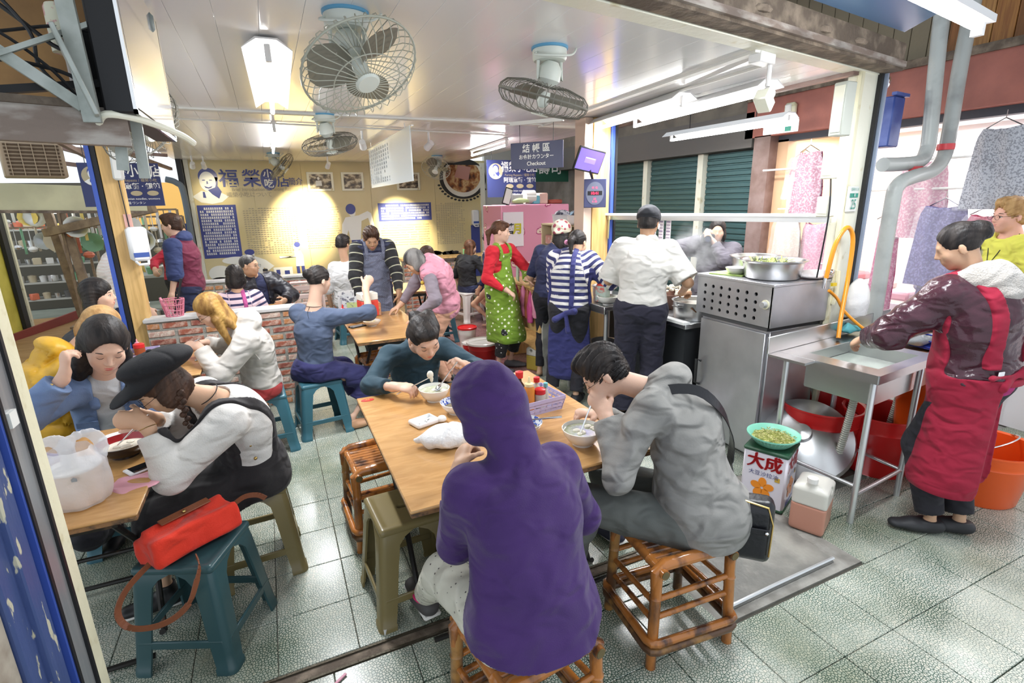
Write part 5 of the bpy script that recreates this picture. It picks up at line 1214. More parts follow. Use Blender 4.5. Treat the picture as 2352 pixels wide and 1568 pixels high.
# 25 photographer across the alley
p = Person('woman in a grey coat raising a camera, standing in front of the teal shutters', (3.98,3.88,.82),-132,1.60, nt=(3.97,3.83,1.27), ht=(3.93,3.80,1.425), head=(-135,2,0), res=.0105, skin='fair', base=(3.98,3.88,0),
           hands={'R': dict(at=(3.80,3.86,1.36), pole=(-.8,.5,-.6), dir=(.1,-.4,.8), curl=60), 'L': dict(at=(3.83,3.74,1.34), pole=(.4,-.7,-.9), dir=(-.4,.2,.6), curl=60)})
p.body(); p.hair('bob', 'black'); p.top(cloth('grey_coat', (.115,.105,.125)),.03,.95,-.25, name='coat', th=1.3, fold=.006, extra=lambda s: [('u', .05,('f', s.hip, s.hip-V(0,0,.35),.17,.2, s.F, .8))]); p.pants(m_blacktr); p.shoes(m_shoeblk)
P25 = p
# 26 woman with red apron at the sink
m_pvc = cloth('glossy_burgundy', (.055,.018,.028), rough=.22, sheen=0, bscale=26, bstr=.55)
m_rap = cloth('red_apron', (.30,.008,.032), bscale=120, bstr=.08, sheen=.05)
m_fur = cloth('grey_fleece', (.45,.41,.37), rough=1, bscale=140, bstr=1.0, sheen=.6)
p = Person('woman in a glossy burgundy jacket and red apron washing up at the sink', (3.06,1.24,.87),10,1.62, lean=6, curve=14, nt=(3.02,1.315,1.34), ht=(2.955,1.37,1.50), head=(-30,26,4), res=.0065, skin='mid', bulk=1.14, shw=1.06, base=(3.06,1.26,0),
           hands={'L': dict(at=(2.86,1.66,1.00), pole=(-1,-.3,-.3), dir=(.3,.8,-.5), curl=30, palm=(.5,0,-.8)), 'R': dict(at=(3.12,1.68,.98), pole=(.8,-.3,-.7), dir=(-.3,.9,-.4))},
           feet={'L': dict(at=(3.00,1.27,.085), yaw=-48), 'R': dict(at=(3.13,1.20,.085), yaw=-40)})
p.body(); p.hair('bun', 'black', res=.0055, amp=.001, extra=lambda s: [s.e((0,-.10,.05),(.04,.035,.05)), s.e((.02,-.125,.03),(.035,.025,.04))])
b = MB(); b.tube([p.hd(.03,-.10,.09), p.hd(.05,-.125,.05), p.hd(.03,-.135,.0)], .009,8); b.build('hair_claw', m_blk, p.root, 1)
p.top(m_pvc, .034,.93,.03,.002, 'jacket', .009,26, th=1.3, seed=12)
sob('fleece_hood', [('u', .03,('e', p.pt(0,-.07,.0, 'N'), np.array([p.R2, p.F2, p.uN]), V(.135,.085,.085))),('u', .03,('e', p.pt(.02,-.125,-.06, 'N'), np.array([p.R2, p.F2, p.uN]), V(.10,.055,.085))),('u', .03,('c', p.pt(-.09,.04,.02, 'N'), p.pt(-.10,-.05,.02, 'N'),.035,.04)),('u', .03,('c', p.pt(.09,.04,.02, 'N'), p.pt(.10,-.05,.02, 'N'),.035,.04)),('s', .01,('c', p.N, p.N+p.uN*.2,.062,.075))], .0065, m_fur, p.root, disp=folds(.004,60,2))
tops = list(p.topops)
mag = cloth('magenta_shirt', (.42,.01,.16))
sob('undershirt', p.torso_ops(.022)[:2]+[('u', .04,('e', p.hip, np.array([p.R, p.F, p.U]), V(.17,.13,.12))),('i', .005,('p', p.hip-p.U*.055,-p.U)),('i', .005,('p', p.hip+p.U*.12, p.U))], .008, mag, p.root, disp=folds(.003,25,2))
p.pants(m_blacktr, .022,.96,.012, fold=.006)
FR = np.array([p.R2, p.FC, p.uC]); HF = frame(D(10))
tops = p.torso_ops(.034)
base_ap = [('u', 0,('g', tops, .010)),('u', .05,('f', p.hip+V(0,0,.08), p.hip+p.F*.02+V(0,0,-.52),.175,.205, p.F, .86)),('i', .008,('b', p.hip+V(0,0,-.10), HF, V(.26,.26,.50),.02)),('s', .01,('b', p.hip-p.F*.22+p.R*.07+V(0,0,-.46), HF, V(.11,.19,.46),.02)),('s', .01,('b', p.hip-p.F*.30+V(0,0,.34), HF, V(.4,.30,.30),.02))]
sob('apron', base_ap, .0075, m_rap, p.root, disp=folds(.006,12,7))
for sx in (-.10,.125): sob('apron_strap', [('u', 0,('g', tops, .012)),('i', .004,('b', p.pt(sx, 0,.03), FR, V(.028,.3,.24),.01))], .007, m_rap, p.root)
q0 = p.pt(.02,-.155,.055, 'P')
sob('apron_bow', [('u', .01,('c', q0, q0+p.R*.08+V(0,0,.02),.014,.026)),('u', .01,('c', q0, q0-p.R*.07-V(0,0,.05),.014,.03)),('u', .01,('c', q0+p.R*.05, q0+p.R*.16-V(0,0,.05),.02,.024)),('u', .01,('c', q0-p.R*.14, q0+p.R*.14,.012,.012))], .0068, m_rap, p.root, disp=folds(.004,40,7))
b = MB(); b.box(q0-p.R*.085+V(0,0,.01),(.035,.006,.035), HF.T, .002); b.build('apron_label', m_white, p.root, 1)
p.shoes(mat('black_clog', (.022,.022,.025),.55), h=-.01, name='clog')
# 27 passer-by with glasses
p = Person('passer-by with short fair hair, glasses and yellow top at the right edge', (4.62,1.86,.95),-60,1.70, nt=(4.60,1.84,1.41), ht=(4.56,1.86,1.585), head=(-58,4,0), res=.0095, skin='pink', base=(4.62,1.86,0), bulk=1.1)
p.body().facial(False, glasses=MATS['thin_black_rim']); p.hair('short', 'sand', amp=.004); p.top(cloth('yellow_jersey', (.62,.60,.09)),.014,.3,-.06,.003, 'sleeveless_top', collar=.085); p.pants(cloth('grey_cotton', (.24,.24,.27)))
b = MB(); b.tube([p.pt(-.06,-.0,.02, 'N'), p.pt(-.05,.10,-.08, 'N'), p.pt(0,.135,-.2, 'N'), p.pt(.05,.10,-.08, 'N'), p.pt(.06,0,.02, 'N')], .003,5); b.build('lanyard', m_blk, p.root, 1)
b = MB(); b.tube([p.pt(.14,.03,.0, 'N'), p.pt(.15,.13,-.15, 'N'), p.pt(.15,.10,-.4, 'N')], .02,6); b.build('bag_strap', m_blk, p.root, 1)
# ------------------------------------------------------------------ furniture
def woodmat(name, c, c2, rough=.25, coat=.4):
    m = mat(name, c, rough, coat=coat); N, L, b = nodes(m)
    co = objco(N, L, (3,14,14)); n = N.new('ShaderNodeTexNoise'); n.inputs['Detail'].default_value = 6; n.inputs['Scale'].default_value = 2; n.inputs['Distortion'].default_value = 1.2; L.new(co, n.inputs['Vector'])
    n2 = N.new('ShaderNodeTexNoise'); n2.inputs['Scale'].default_value = 2.2; n2.inputs['Detail'].default_value = 3; L.new(objco(N, L, (1,2.5,1)), n2.inputs['Vector'])
    a = mixrgb(N, L, ramp(N, L, n.outputs[0], [(.35,(0,0,0)),(.65,(1,1,1))]), c, c2)
    d = mixrgb(N, L, ramp(N, L, n2.outputs[0], [(.42,(0,0,0)),(.7,(.5,.5,.5))]), a, tuple(x*.72 for x in c2))
    L.new(d, b.inputs['Base Color']); return m
m_wood = woodmat('table_veneer', (.60,.34,.13),(.47,.245,.085))
m_woodedge = mat('table_edge', (.24,.12,.05),.6, bump=(60,.5), var=((.08,.05,.03),30,.45,.6))
m_tleg = mat('table_leg_paint', (.02,.018,.016),.4,.3, var=((.10,.06,.04),20,.6,.7))
def table(lab, x0, x1, y0, y1, z=.742, th=.028, fold=True, mattop=m_wood, group=None):
    t = T('folding_table', lab, 'table', ((x0+x1)/2,(y0+y1)/2,0),0, group)
    hx, hy = (x1-x0)/2,(y1-y0)/2
    MB().box(V(0,0, z-.006),(2*hx, 2*hy, .012), None, .004).build('tabletop', mattop, t)
    MB().box(V(0,0, z-th/2-.006),(2*hx-.006,2*hy-.006, th-.008), None, .003).build('edge_band', m_woodedge, t)
    for s in (-1,1):
        x = s*(hx-.09)
        b = MB(); b.tube([(x, -hy+.30,0.02),(x, -hy+.33,.0),(x, 0,.35),(x, hy-.10, z-th-.02)], .0125,8); b.build('leg', m_tleg, t)
        b = MB(); b.tube([(x-s*.03, hy-.1,0.02),(x-s*.03, hy-.13,.0),(x-s*.03,0,.35),(x-s*.03,-hy+.10, z-th-.02)], .0125,8); b.build('leg', m_tleg, t)
    for y in (-hy+.16, hy-.16):
        b = MB(); b.cyl((-hx+.09, y, .03),(hx-.09, y, .03),.011, n=8); b.build('foot_rail', m_tleg, t)
    b = MB(); b.cyl((-hx+.1,0,.35),(hx-.1,0,.35),.009, n=8); b.build('crossbar', m_tleg, t)
    for y in (-hy+.08, hy-.08): MB().box(V(0, y, z-th-.025),(2*hx-.16,.03,.035)).build('batten', m_tleg, t)
    return t
t1 = table('varnished wooden folding table in the middle with bowls and purple condiment basket', .315,1.345,1.545,2.72)
t2 = table('wooden folding table at the left with the white takeaway bag', -1.32,-.53,1.96,2.86)
t3 = table('wooden folding table by the brick partition behind the denim jacket', -1.32,-.50,3.62,4.45)
t4 = table('wooden table with phone and side dishes in front of the pink vest', .50,1.08,3.90,4.98)
t5 = table('wooden table beyond the partition where the older man sits', -.85,.05,5.62,5.98)
t6 = table('small wooden table behind the man in the dotted apron', 1.15,1.75,5.95,6.7)
# sticker on the main table corner
o = MB().lathe([(0,0),(.034,0),(.034,.001),(0,.001)], (.365,2.665,.7425),24,1,.62).build('sticker', mat('red_sticker', (.55,.04,.03),.4), org=V(.365,2.665,.7425)); tag(o, 'oval red table number sticker on the far left table corner', 'sticker')
text('A3', .02, mat('gold_letter', (.7,.55,.1),.4), o, (.365,2.665,.7438),(1,0,0),(0,1,0), name='lettering')
# plastic stools
def pstool(name, m, H=.455, top=.142, bot=.185):
    t = T(name, 'x', 'stool', (0,0,0))
    ops = [('u', 0,('b', V(0,0, H-.018), np.eye(3), V(top+.012, top+.012,.018),.016)),('s', .004,('b', V(0,0, H+.012), np.eye(3), V(top-.012, top-.012,.014),.012)),('s', .003,('b', V(0,0, H-.02), np.eye(3), V(.035,.011,.05),.010))]
    sob('seat', ops, .006, m, t, W=False)
    L_ = [(0,.128,.0),(.03,.112,.002),(.07,.078,.004),(.14,.056,.006),(.35,.05,.006),(.8,.044,.006),(.93,.040,.006),(.94,.042,.010),(1,.042,.010)]
    for sx in (-1,1):
        for sy in (-1,1):
            vs = []; R_ = .028
            for (q, a, ex) in L_:
                z = (H-.02)*(1-q); c = top-R_+.012+(bot-top)*q; th = .006; r = R_+ex-.006
                P = [(c+r, c-a)]+[(c+r*math.cos(w_), c+r*math.sin(w_)) for w_ in np.linspace(0, PI/2,6)]+[(c-a, c+r),(c-a, c+r-th*1.6)]+[(c+(r-th*1.6)*math.cos(w_), c+(r-th*1.6)*math.sin(w_)) for w_ in np.linspace(PI/2,0,6)]+[(c+r-th*1.6, c-a)]
                vs += [(sx*x, sy*y, z) for x, y in P]
            n = len(P); fs = []
            for i in range(len(L_)-1):
                for k in range(n): fs.append((i*n+k, i*n+(k+1) % n, (i+1)*n+(k+1) % n, (i+1)*n+k))
            h = n//2
            for i in (0, len(L_)-1):
                for k in range(h-1): fs.append((i*n+k, i*n+k+1, i*n+n-2-k, i*n+n-1-k))
            mesh_obj('leg', vs, fs, m, t, ang=.9)
    zs = .13; c = top+.005+(bot-top)*(1-zs/H)
    for ax in range(2):
        for s_ in (-1,1):
            b = MB(); ctr = [0,0, zs]; ctr[ax] = s_*c; d = [0,0,.036]; d[ax] = .012; d[1-ax] = 2*c-.03
            b.box(V(*ctr), d, None, .004); b.build('stretcher', m, t)
    return t
m_teals = mat('teal_plastic', (.035,.085,.095),.28); m_olive = mat('olive_plastic', (.21,.165,.07),.26); m_whs = mat('ivory_plastic', (.66,.62,.58),.35)
m_teal2 = mat('blue_teal_plastic', (.04,.13,.17),.3)
st = pstool('plastic_stool', m_teals); place(st, (-.43,2.17,0),-.42, 'dark teal plastic stool carrying the red bag')
st2 = pstool('plastic_stool', m_olive); place(st2,(-.24,2.60,0),.06, 'olive gold plastic stool under the woman in the beret')
s_ = copy_tree(st2); place(s_, (.40,2.06,0),.06, 'empty olive gold plastic stool tucked under the middle table')
st3 = pstool('plastic_stool', m_teal2,.43); place(st3,(.21,4.17,0),.12, 'blue teal plastic stool under the woman in the slate sweater')
s_ = copy_tree(st3); place(s_, (-.19,4.02,0),.05, 'blue teal plastic stool under the woman in the white hoodie')
s_ = copy_tree(st3); place(s_, (-1.24,3.42,0),.1, 'teal stool under the yellow puffer jacket')
s_ = copy_tree(st3); place(s_, (-.86,3.16,0),.0, 'teal stool under the woman in the denim jacket')
s_ = copy_tree(st3); place(s_, (.72,3.14,-.0),.1, 'teal stool under the woman in the teal sweater')
s_ = copy_tree(st3); place(s_, (-1.28,4.25,0),.1, 'teal stool under the woman with the fringe')
s_ = copy_tree(st3); place(s_, (-.16,6.26,0),.1, 'teal stool under the man in the black jacket')
s_ = copy_tree(st3); place(s_, (-.33,5.36,0),.1, 'teal stool under the woman in the striped top')
s_ = copy_tree(st3); place(s_, (.84,6.95,0),.1, 'teal stool under the man in the white shirt')
s_ = copy_tree(st3); place(s_, (1.86,6.35,0),.1, 'teal stool under the woman behind the pink vest')
st4 = pstool('plastic_stool', m_whs, .44); place(st4,(2.62,7.32,0),.3, 'ivory plastic stool under the woman in black at the far right')
s_ = copy_tree(st4); place(s_, (1.30,5.55,0),.3, 'ivory plastic stool beside the pink vest')
ch = T('plastic_chair', 'pale pink plastic chair back behind the older man', 'chair', (.30,6.75,0))
MB().box(V(0,0,.43),(.42,.42,.03), None, .01).build('seat', m_whs, ch)
mpk = mat('pale_pink_plastic', (.66,.50,.46),.4); b = MB()
for z_ in (.50,.60,.70,.80): b.box(V(0,-.20, z_),(.36,.02,.06), None, .008)
o = b.build('backrest_slats', mpk, ch); o['kind'] = 'stuff'
b = MB(); b.tube([(-.2,-.2,.43),(-.2,-.21,.82),(-.14,-.215,.87),(.14,-.215,.87),(.2,-.21,.82),(.2,-.2,.43)], .018,8); b.build('back_frame', mpk, ch)
for sx in (-.18,.18):
    for sy in (-.18,.18): MB().cyl((sx, sy, .42),(sx*1.1, sy*1.1,0),.018, n=8).build('leg', m_whs, ch)
# bamboo stools
m_bam = mat('bamboo', (.42,.15,.03),.22, coat=.4, bump=(30,.25,(1,1,1)), var=((.07,.025,.012),16,.48,.66,(1,1,.35)))
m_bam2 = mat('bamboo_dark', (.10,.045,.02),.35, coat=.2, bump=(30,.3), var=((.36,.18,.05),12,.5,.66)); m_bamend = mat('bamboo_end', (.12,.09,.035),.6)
def bam(b, p0, p1, r, n=12, nd=.16):
    p0, p1 = V(*p0), V(*p1); L_ = np.linalg.norm(p1-p0); k = max(1, int(L_/nd)); pts = [p0]; rr = [r]
    for i in range(k):
        c = (i+.55)/k
        for dt, f in ((-.02,1.0),(-.006,1.0),(0,1.13),(.006,1.0)): pts.append(p0+(p1-p0)*(c+dt/L_*1.0)); rr.append(r*f)
    pts.append(p1); rr.append(r); b.tube(pts, rr, n)
def bstool(W_=.33, Dp=.30, H=.455):
    t = T('bamboo_stool', 'x', 'stool', (0,0,0)); hx, hy = W_/2, Dp/2
    for sx in (-1,1):
        for sy in (-1,1):
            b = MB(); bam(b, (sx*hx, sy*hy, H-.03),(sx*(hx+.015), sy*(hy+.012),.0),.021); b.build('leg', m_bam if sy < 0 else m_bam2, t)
    for sy in (-1,1):
        b = MB(); b.tube([(-hx-.012, sy*hy, H-.10),(-hx-.008, sy*hy, H-.035),(-hx+.03, sy*hy, H-.012),(0, sy*hy, H-.010),(hx-.03, sy*hy, H-.012),(hx+.008, sy*hy, H-.035),(hx+.012, sy*hy, H-.10)], [.014,.022,.024,.0245,.024,.022,.014], 12); b.build('seat_rail', m_bam, t)
    for sx in (-1,1):
        b = MB(); bam(b, (sx*(hx-.01),-hy-.035, H-.03),(sx*(hx-.01), hy+.035, H-.03),.019); r_ = b.build('seat_rail', m_bam, t)
        for sy in (-1,1):
            b = MB(); b.cyl((sx*(hx-.01), sy*(hy+.034), H-.03),(sx*(hx-.01), sy*(hy+.038), H-.03),.0155, n=14); b.build('rail_end', m_bamend, r_)
    for i in range(9):
        y = -hy+.028+i*(Dp-.056)/8; b = MB(); b.box(V(0, y, H-.018),(W_-.02,(Dp-.056)/8-.003,.010), None, .004); b.build('seat_slat', m_bam, t)
    for sx in (-1,1):
        for z_ in (.28,.20):
            b = MB(); bam(b, (sx*(hx+.004),-hy, z_),(sx*(hx+.004), hy, z_-.02),.0115,10,.1); b.build('spindle', m_bam, t)
    for sy in (-1,1):
        for z_ in (.30,.22):
            b = MB(); bam(b, (-hx, sy*(hy+.004), z_),(hx, sy*(hy+.004), z_+.015),.0115,10,.1); b.build('spindle', m_bam, t)
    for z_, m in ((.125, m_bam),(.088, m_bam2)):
        a, c = hx+.034, hy+.034; r = .03
        pts = []
        for cx, cy, a0 in ((a-r, c-r, 0),(-a+r, c-r, PI/2),(-a+r, -c+r, PI),(a-r, -c+r, 1.5*PI)): pts += [(cx+r*math.cos(a0+w_), cy+r*math.sin(a0+w_), z_) for w_ in (0, PI/4, PI/2)]
        b = MB(); b.tube(pts, .0165,10, closed=True); b.build('stretcher_ring', m, t)
    return t
bs = bstool(); place(bs, (.575,1.21,0),.12, 'bamboo stool under the person in the purple hoodie')
s_ = copy_tree(bs); place(s_, (1.325,1.39,0),-.10, 'bamboo stool under the man in the grey hoodie')
s_ = copy_tree(bs); place(s_, (.40,2.62,0),.05, 'bamboo stool tucked under the far left side of the middle table')
s_ = copy_tree(bs); place(s_, (.76,5.02-.55,0),.1, 'bamboo stool under the table by the slate sweater')
# ------------------------------------------------------------------ tableware
m_porc = mat('white_porcelain', (.78,.76,.72),.15, coat=.5); m_soup = mat('clear_soup', (.42,.45,.30),.08, var=((.55,.56,.45),60,.45,.6), coat=.6)
m_soup2 = mat('brown_soup', (.20,.15,.06),.08, coat=.6); m_dump = mat('dumpling', (.74,.70,.58),.35, bump=(60,.3)); m_laq = mat('red_lacquer', (.30,.015,.02),.2, coat=.4); m_laqb = mat('black_lacquer', (.02,.012,.012),.2, coat=.4)
def bluepat():
    m = mat('blue_pattern_porcelain', (.78,.78,.78),.15, coat=.5); N, L, b = nodes(m); v = N.new('ShaderNodeTexVoronoi'); v.inputs['Scale'].default_value = 1; L.new(objco(N, L, (70,70,70)), v.inputs['Vector'])
    g = N.new('ShaderNodeMath'); g.operation = 'LESS_THAN'; L.new(v.outputs['Distance'], g.inputs[0]); g.inputs[1].default_value = .48
    L.new(mixrgb(N, L, g.outputs[0], (.72,.74,.78),(.05,.10,.42)), b.inputs['Base Color']); return m
m_blup = bluepat()
def bowl(loc, r, h, lab, inner=m_porc, outer=m_porc, fill=None, flevel=.7, cat='bowl', name='soup_bowl', group=None, bits=0, seed=0, foot=.5):
    t = T(name, lab, cat, loc, 0, group)
    b = MB(); b.lathe([(r*foot-.004,0),(r*foot, 0),(r*foot, .008),(r*.72, h*.30),(r*.92, h*.70),(r, h),(r-.003, h+.001)], n=36, cap=False); b.build('bowl', outer, t)
    b = MB(); b.lathe([(r-.003, h+.001),(r*.89, h*.70),(r*.69, h*.33),(r*.4,.014),(0,.011)], n=36, cap=False); b.build('glaze', inner, t)
    if fill:
        rf = r*(.69+.2*(flevel-.33)/.37) if flevel > .33 else r*.6
        b = MB(); b.lathe([(0, h*flevel),(rf, h*flevel)], n=32); b.build('soup', fill, t)
        rr = random.Random(seed)
        for i in range(bits):
            a, q = rr.random()*6.3, rr.random()*rf*.7; s = rr.uniform(.35,.7)
            b = MB(); b.sph((q*math.cos(a), q*math.sin(a), h*flevel+.002),(.022*s+.006,.018*s+.004,.012*s),10, rotz(a)); b.build('dumpling', m_dump, t)
    return t
Z = .7425
bowl((1.105,1.72, Z),.088,.072, 'white porcelain bowl of clear dumpling soup in front of the grey hoodie', fill=m_soup, bits=7, seed=2, flevel=.82)
bowl((.685,2.50, Z),.082,.070, 'white porcelain bowl the woman in teal is eating dumplings from', fill=m_soup, bits=3, seed=4, flevel=.78)
bowl((.735,2.29, Z),.080,.058, 'blue patterned bowl with brown broth nearest the teal sweater', inner=m_blup, outer=m_porc, fill=m_soup2, flevel=.5)
bb2 = bowl((.935,1.93, Z),.080,.052, 'blue patterned bowl with chopsticks and spoon beside the purple hood', inner=m_blup, fill=m_soup2, flevel=.42, bits=3, seed=6)
bowl((-.665,2.50, Z),.100,.062, 'red lacquer noodle bowl in front of the woman in the beret', inner=m_laq, outer=m_laqb, fill=m_dump, flevel=.6, bits=6, seed=8)
bowl((-.66,4.02, Z),.085,.065, 'white noodle bowl in front of the woman in the white hoodie', fill=m_dump, flevel=.8)
bowl((.705,4.42, Z),.075,.045, 'white side dish of braised egg slices next to the phone', fill=mat('egg', (.55,.42,.18),.4), bits=4, seed=3, flevel=.7)
bowl((.70,4.62, Z),.085,.06, 'white bowl behind the side dish under the red box')
bowl((2.50,3.54,.90),.095,.07, 'large white bowl on the steel counter left of the cook', fill=m_soup, flevel=.8, foot=.45)
bowl((2.92,2.62,1.225),.075,.05, 'white bowl beside the steel basin on top of the cabinet')
def spoon(b, p0, p1, r=.018):
    p0, p1 = V(*p0), V(*p1); d = nrm(p1-p0); b.tube([p0, p0+(p1-p0)*.5+V(0,0,.004), p1], [.004,.0032,.005], 8)
    s = nrm(np.cross(d, U3)); b.sph(p0-d*.020,(r*1.35, r*.85,.006),12, np.array([d, s, np.cross(d, s)]).T)
def spoon_t(lab, p0, p1, group=None):
    b = MB(); spoon(b, p0, p1); o = b.build('spoon', m_chrome); tag(o, lab, 'spoon', group); return o
spoon_t('steel spoon held in the soup by the man in the grey hoodie', (1.08,1.70,.80), tuple(P2.arm['L']['w']+P2.arm['L']['d']*.09+V(0,0,.02)))
spoon_t('steel spoon held by the woman in teal over her bowl', (.72,2.50,.822), tuple(P3.arm['L']['w']+P3.arm['L']['d']*.10))
spoon_t('steel spoon lying in the blue patterned bowl by the purple hood', (.915,1.93,.775),(.80,1.98,.80))
spoon_t('steel spoon lying right of the noodle bowl on the back table', (-.54,3.98,.748),(-.50,4.08,.75))
def chops(lab, a, b_, sep=.006):
    a, b_ = V(*a), V(*b_); d = nrm(b_-a); s = nrm(np.cross(d, U3)); t = T('chopsticks', lab, 'chopsticks', a)
    for q in (-1,1):
        m_ = MB(); m_.tube([a+s*sep*q*.4, b_+s*sep*q], [.0018,.0038], 8); m_.build('chopstick', m_chrome, t, 1)
hr = P3.arm['R']; hp = hr['w']+hr['d']*.085
chops('steel chopsticks lifting a dumpling, held by the woman in teal', (.665,2.47,.885), tuple(V(.665,2.47,.885)+(hp-V(.665,2.47,.885))*1.55))
o = MB().sph((.662,2.475,.895),(.018,.016,.022),10).sph((.668,2.475,.872),(.010,.010,.02),8).build('dumpling', m_dump); tag(o, 'white dumpling held in the chopsticks above the soup', 'dumpling')
chops('steel chopsticks resting across the blue patterned bowl', (.95,1.93,.80),(1.085,1.86,.815))
chops('steel chopsticks in the hand of the woman in the beret', (-.68,2.48,.80),(-.545,2.42,.93))
chops('long steel chopsticks of the woman in the white hoodie', (-.72,3.95,.81),(-.50,3.86,.91))
# small tray, tissue, packets
t = T('sauce_dish', 'small white plastic tray with a few crumbs and crumpled tissue', 'dish', (.555,2.235, Z))
sob('tray', [('u', 0,('b', V(.555,2.235, Z+.012), rotz(-.3), V(.062,.048,.012),.010)),('s', .004,('b', V(.555,2.235, Z+.020), rotz(-.3), V(.052,.038,.014),.008))], .004, m_white, t)
rr = random.Random(2)
for i in range(5): MB().sph((.555+rr.uniform(-.03,.03),2.235+rr.uniform(-.02,.02), Z+.009),(.005,.002,.0015),6).build('crumb', mat('herb', (.05,.05,.02),.6), t, 1)
m_tis = mat('tissue', (.80,.80,.78),.8, bump=(60,.3))
def lump(name, lab, cat, c, r, m, seed=1, amp=.012, f=60, res=.006, extra=None, group=None):
    ops = [('u', 0,('e', V(*c), np.eye(3), V(*r)))]+(extra or []); ops.append(('i', .004,('p', V(c[0], c[1], c[2]-r[2]*.55),-U3)))
    vs, q = polygonize(ops, res, folds(amp, f, seed),.02); o = mesh_obj(name, vs, q, m, None, ang=None); tag(o, lab, cat, group); return o
lump('tissue', 'crumpled white tissue beside the small tray', 'tissue', (.635,2.215, Z+.014),(.024,.022,.018), m_tis, 3,.005,130,.004)
lump('takeaway_bag', 'white plastic bag of food on the table by the purple hood', 'bag', (.59,1.985, Z+.035),(.115,.085,.05), mat('white_film', (.80,.79,.78),.25, alpha=.93, bump=(35,.8)),7,.010,55,.006, [('u', .02,('c', V(.50,2.0, Z+.02), V(.455,2.02, Z+.03),.02,.012))])
lump('tissue', 'pink paper napkin under the white plastic bag', 'napkin', (.62,2.10, Z+.008),(.07,.05,.012), mat('pink_paper', (.72,.42,.38),.7),8,.003,60,.004)
# condiment baskets
m_lil = mat('lilac_plastic', (.50,.46,.70),.4, alpha=.85)
def basket(loc, rz, sx, sy, h, lab, m=m_lil):
    t = T('condiment_basket', lab, 'basket', loc, rz)
    b = MB(); b.box(V(0,0,.003),(sx, sy, .006), None, .002); b.build('base', m, t)
    for ax, ln, off in ((0, sx, sy/2),(1, sy, sx/2)):
        for s in (-1,1):
            b = MB(); n = max(4, int(ln/.028)); w_ = ln/n
            for i in range(n+1):
                p = -ln/2+i*w_; fl_ = 1.12
                def pt(u_, z_):
                    f = 1+.14*z_/h
                    return (u_*f, s*off*f, z_) if ax == 0 else (s*off*f, u_*f, z_)
                b.bar(pt(p, .0), pt(p, h),.007,.003,(0,1,0) if ax == 0 else (1,0,0))
            for z_, hh in ((.006,.016),(h*.38,.012),(h*.72,.014),(h, .018)):
                b.bar(pt(-ln/2, z_), pt(ln/2, z_),.003, hh)
            o = b.build('lattice_side', m, t); o['kind'] = 'stuff'
    return t
def bottle(loc, r, h, lab, body, cap, kind='squeeze', label_=None, group=None, fill=None):
    t = T({'squeeze': 'sauce_bottle', 'jar': 'condiment_jar', 'pump': 'sauce_bottle'}[kind], lab, 'bottle' if kind != 'jar' else 'jar', loc, 0, group)
    if kind == 'squeeze': pr = [(0,0),(r, 0),(r, h*.62),(r*.8, h*.70),(r*.75, h*.72),(0, h*.72)]; cp = [(0, h*.72),(r*.82, h*.72),(r*.82, h*.80),(r*.35, h*.83),(r*.14, h*1.0),(0, h)]
    elif kind == 'jar': pr = [(0,0),(r, 0),(r, h*.72),(r*.8, h*.76),(0, h*.76)]; cp = [(0, h*.74),(r*1.0, h*.74),(r*1.0, h*.96),(r*.8, h),(0, h)]
    else: pr = [(0,0),(r, 0),(r, h*.55),(r*.45, h*.68),(r*.4, h*.80),(0, h*.8)]; cp = [(0, h*.80),(r*.7, h*.80),(r*.75, h*.98),(0, h)]
    MB().lathe(pr, n=20).build('bottle', body, t); MB().lathe(cp, n=20).build('cap', cap, t)
    if label_: MB().lathe([(r+.0006, h*.12),(r+.0006, h*.5)], n=20).build('label', label_, t)
    return t
m_soyg = mat('dark_glass', (.035,.012,.006),.1, coat=.3); m_redc = mat('red_cap', (.55,.02,.02),.35); m_orng = mat('chili_orange', (.58,.20,.03),.3); m_creamc = mat('cream_cap', (.75,.62,.35),.4); m_tealc = mat('teal_cap', (.12,.42,.45),.4); m_clear = mat('cloudy_glass', (.50,.45,.36),.2); m_yelc = mat('yellow_cap', (.70,.52,.04),.4); m_whl = mat('paper_label', (.62,.60,.52),.6)
basket((1.10,2.18, Z),.10,.22,.19,.065, 'lilac perforated condiment basket with sauce bottles on the middle table')
bottle((1.055,2.235, Z+.007),.027,.175, 'tall dark soy sauce bottle with red cap in the middle basket', m_soyg, m_redc, 'pump', m_whl)
bottle((1.07,2.155, Z+.007),.028,.165, 'orange chili squeeze bottle with cream nozzle in the middle basket', m_orng, m_creamc)
bottle((1.145,2.22, Z+.007),.022,.135, 'pale vinegar bottle with red cap in the middle basket', m_clear, m_redc, 'pump', m_whl)
bottle((1.125,2.145, Z+.007),.028,.10, 'short glass jar with red and white lid in the middle basket', m_clear, m_redc, 'jar')
bottle((1.165,2.16, Z+.007),.015,.12, 'small bottle with teal cap in the middle basket', m_clear, m_tealc, 'pump')
lump('napkin_packet', 'small yellow and clear packet behind the condiment basket', 'packet', (1.23,2.33, Z+.012),(.035,.028,.014), mat('yellow_film', (.65,.55,.12),.3),9,.004,80,.004)
o = MB().box(V(.97,2.66, Z+.004),(.10,.012,.008), rotz(-.1)).tube([(.93,2.665, Z),(.93,2.665, Z+.03),(.95,2.66, Z+.045)], .002,6).build('order_clip', m_blk); tag(o, 'small black wire clip on the far edge of the middle table', 'clip')
basket((-1.02,4.12, Z),.05,.40,.20,.06, 'lilac perforated condiment basket on the back left table')
bottle((-1.14,4.12, Z+.007),.035,.06, 'low teal lidded jar in the back basket', m_clear, m_tealc, 'jar')
bottle((-.99,4.14, Z+.007),.035,.07, 'low yellow lidded jar in the back basket', m_clear, m_yelc, 'jar')
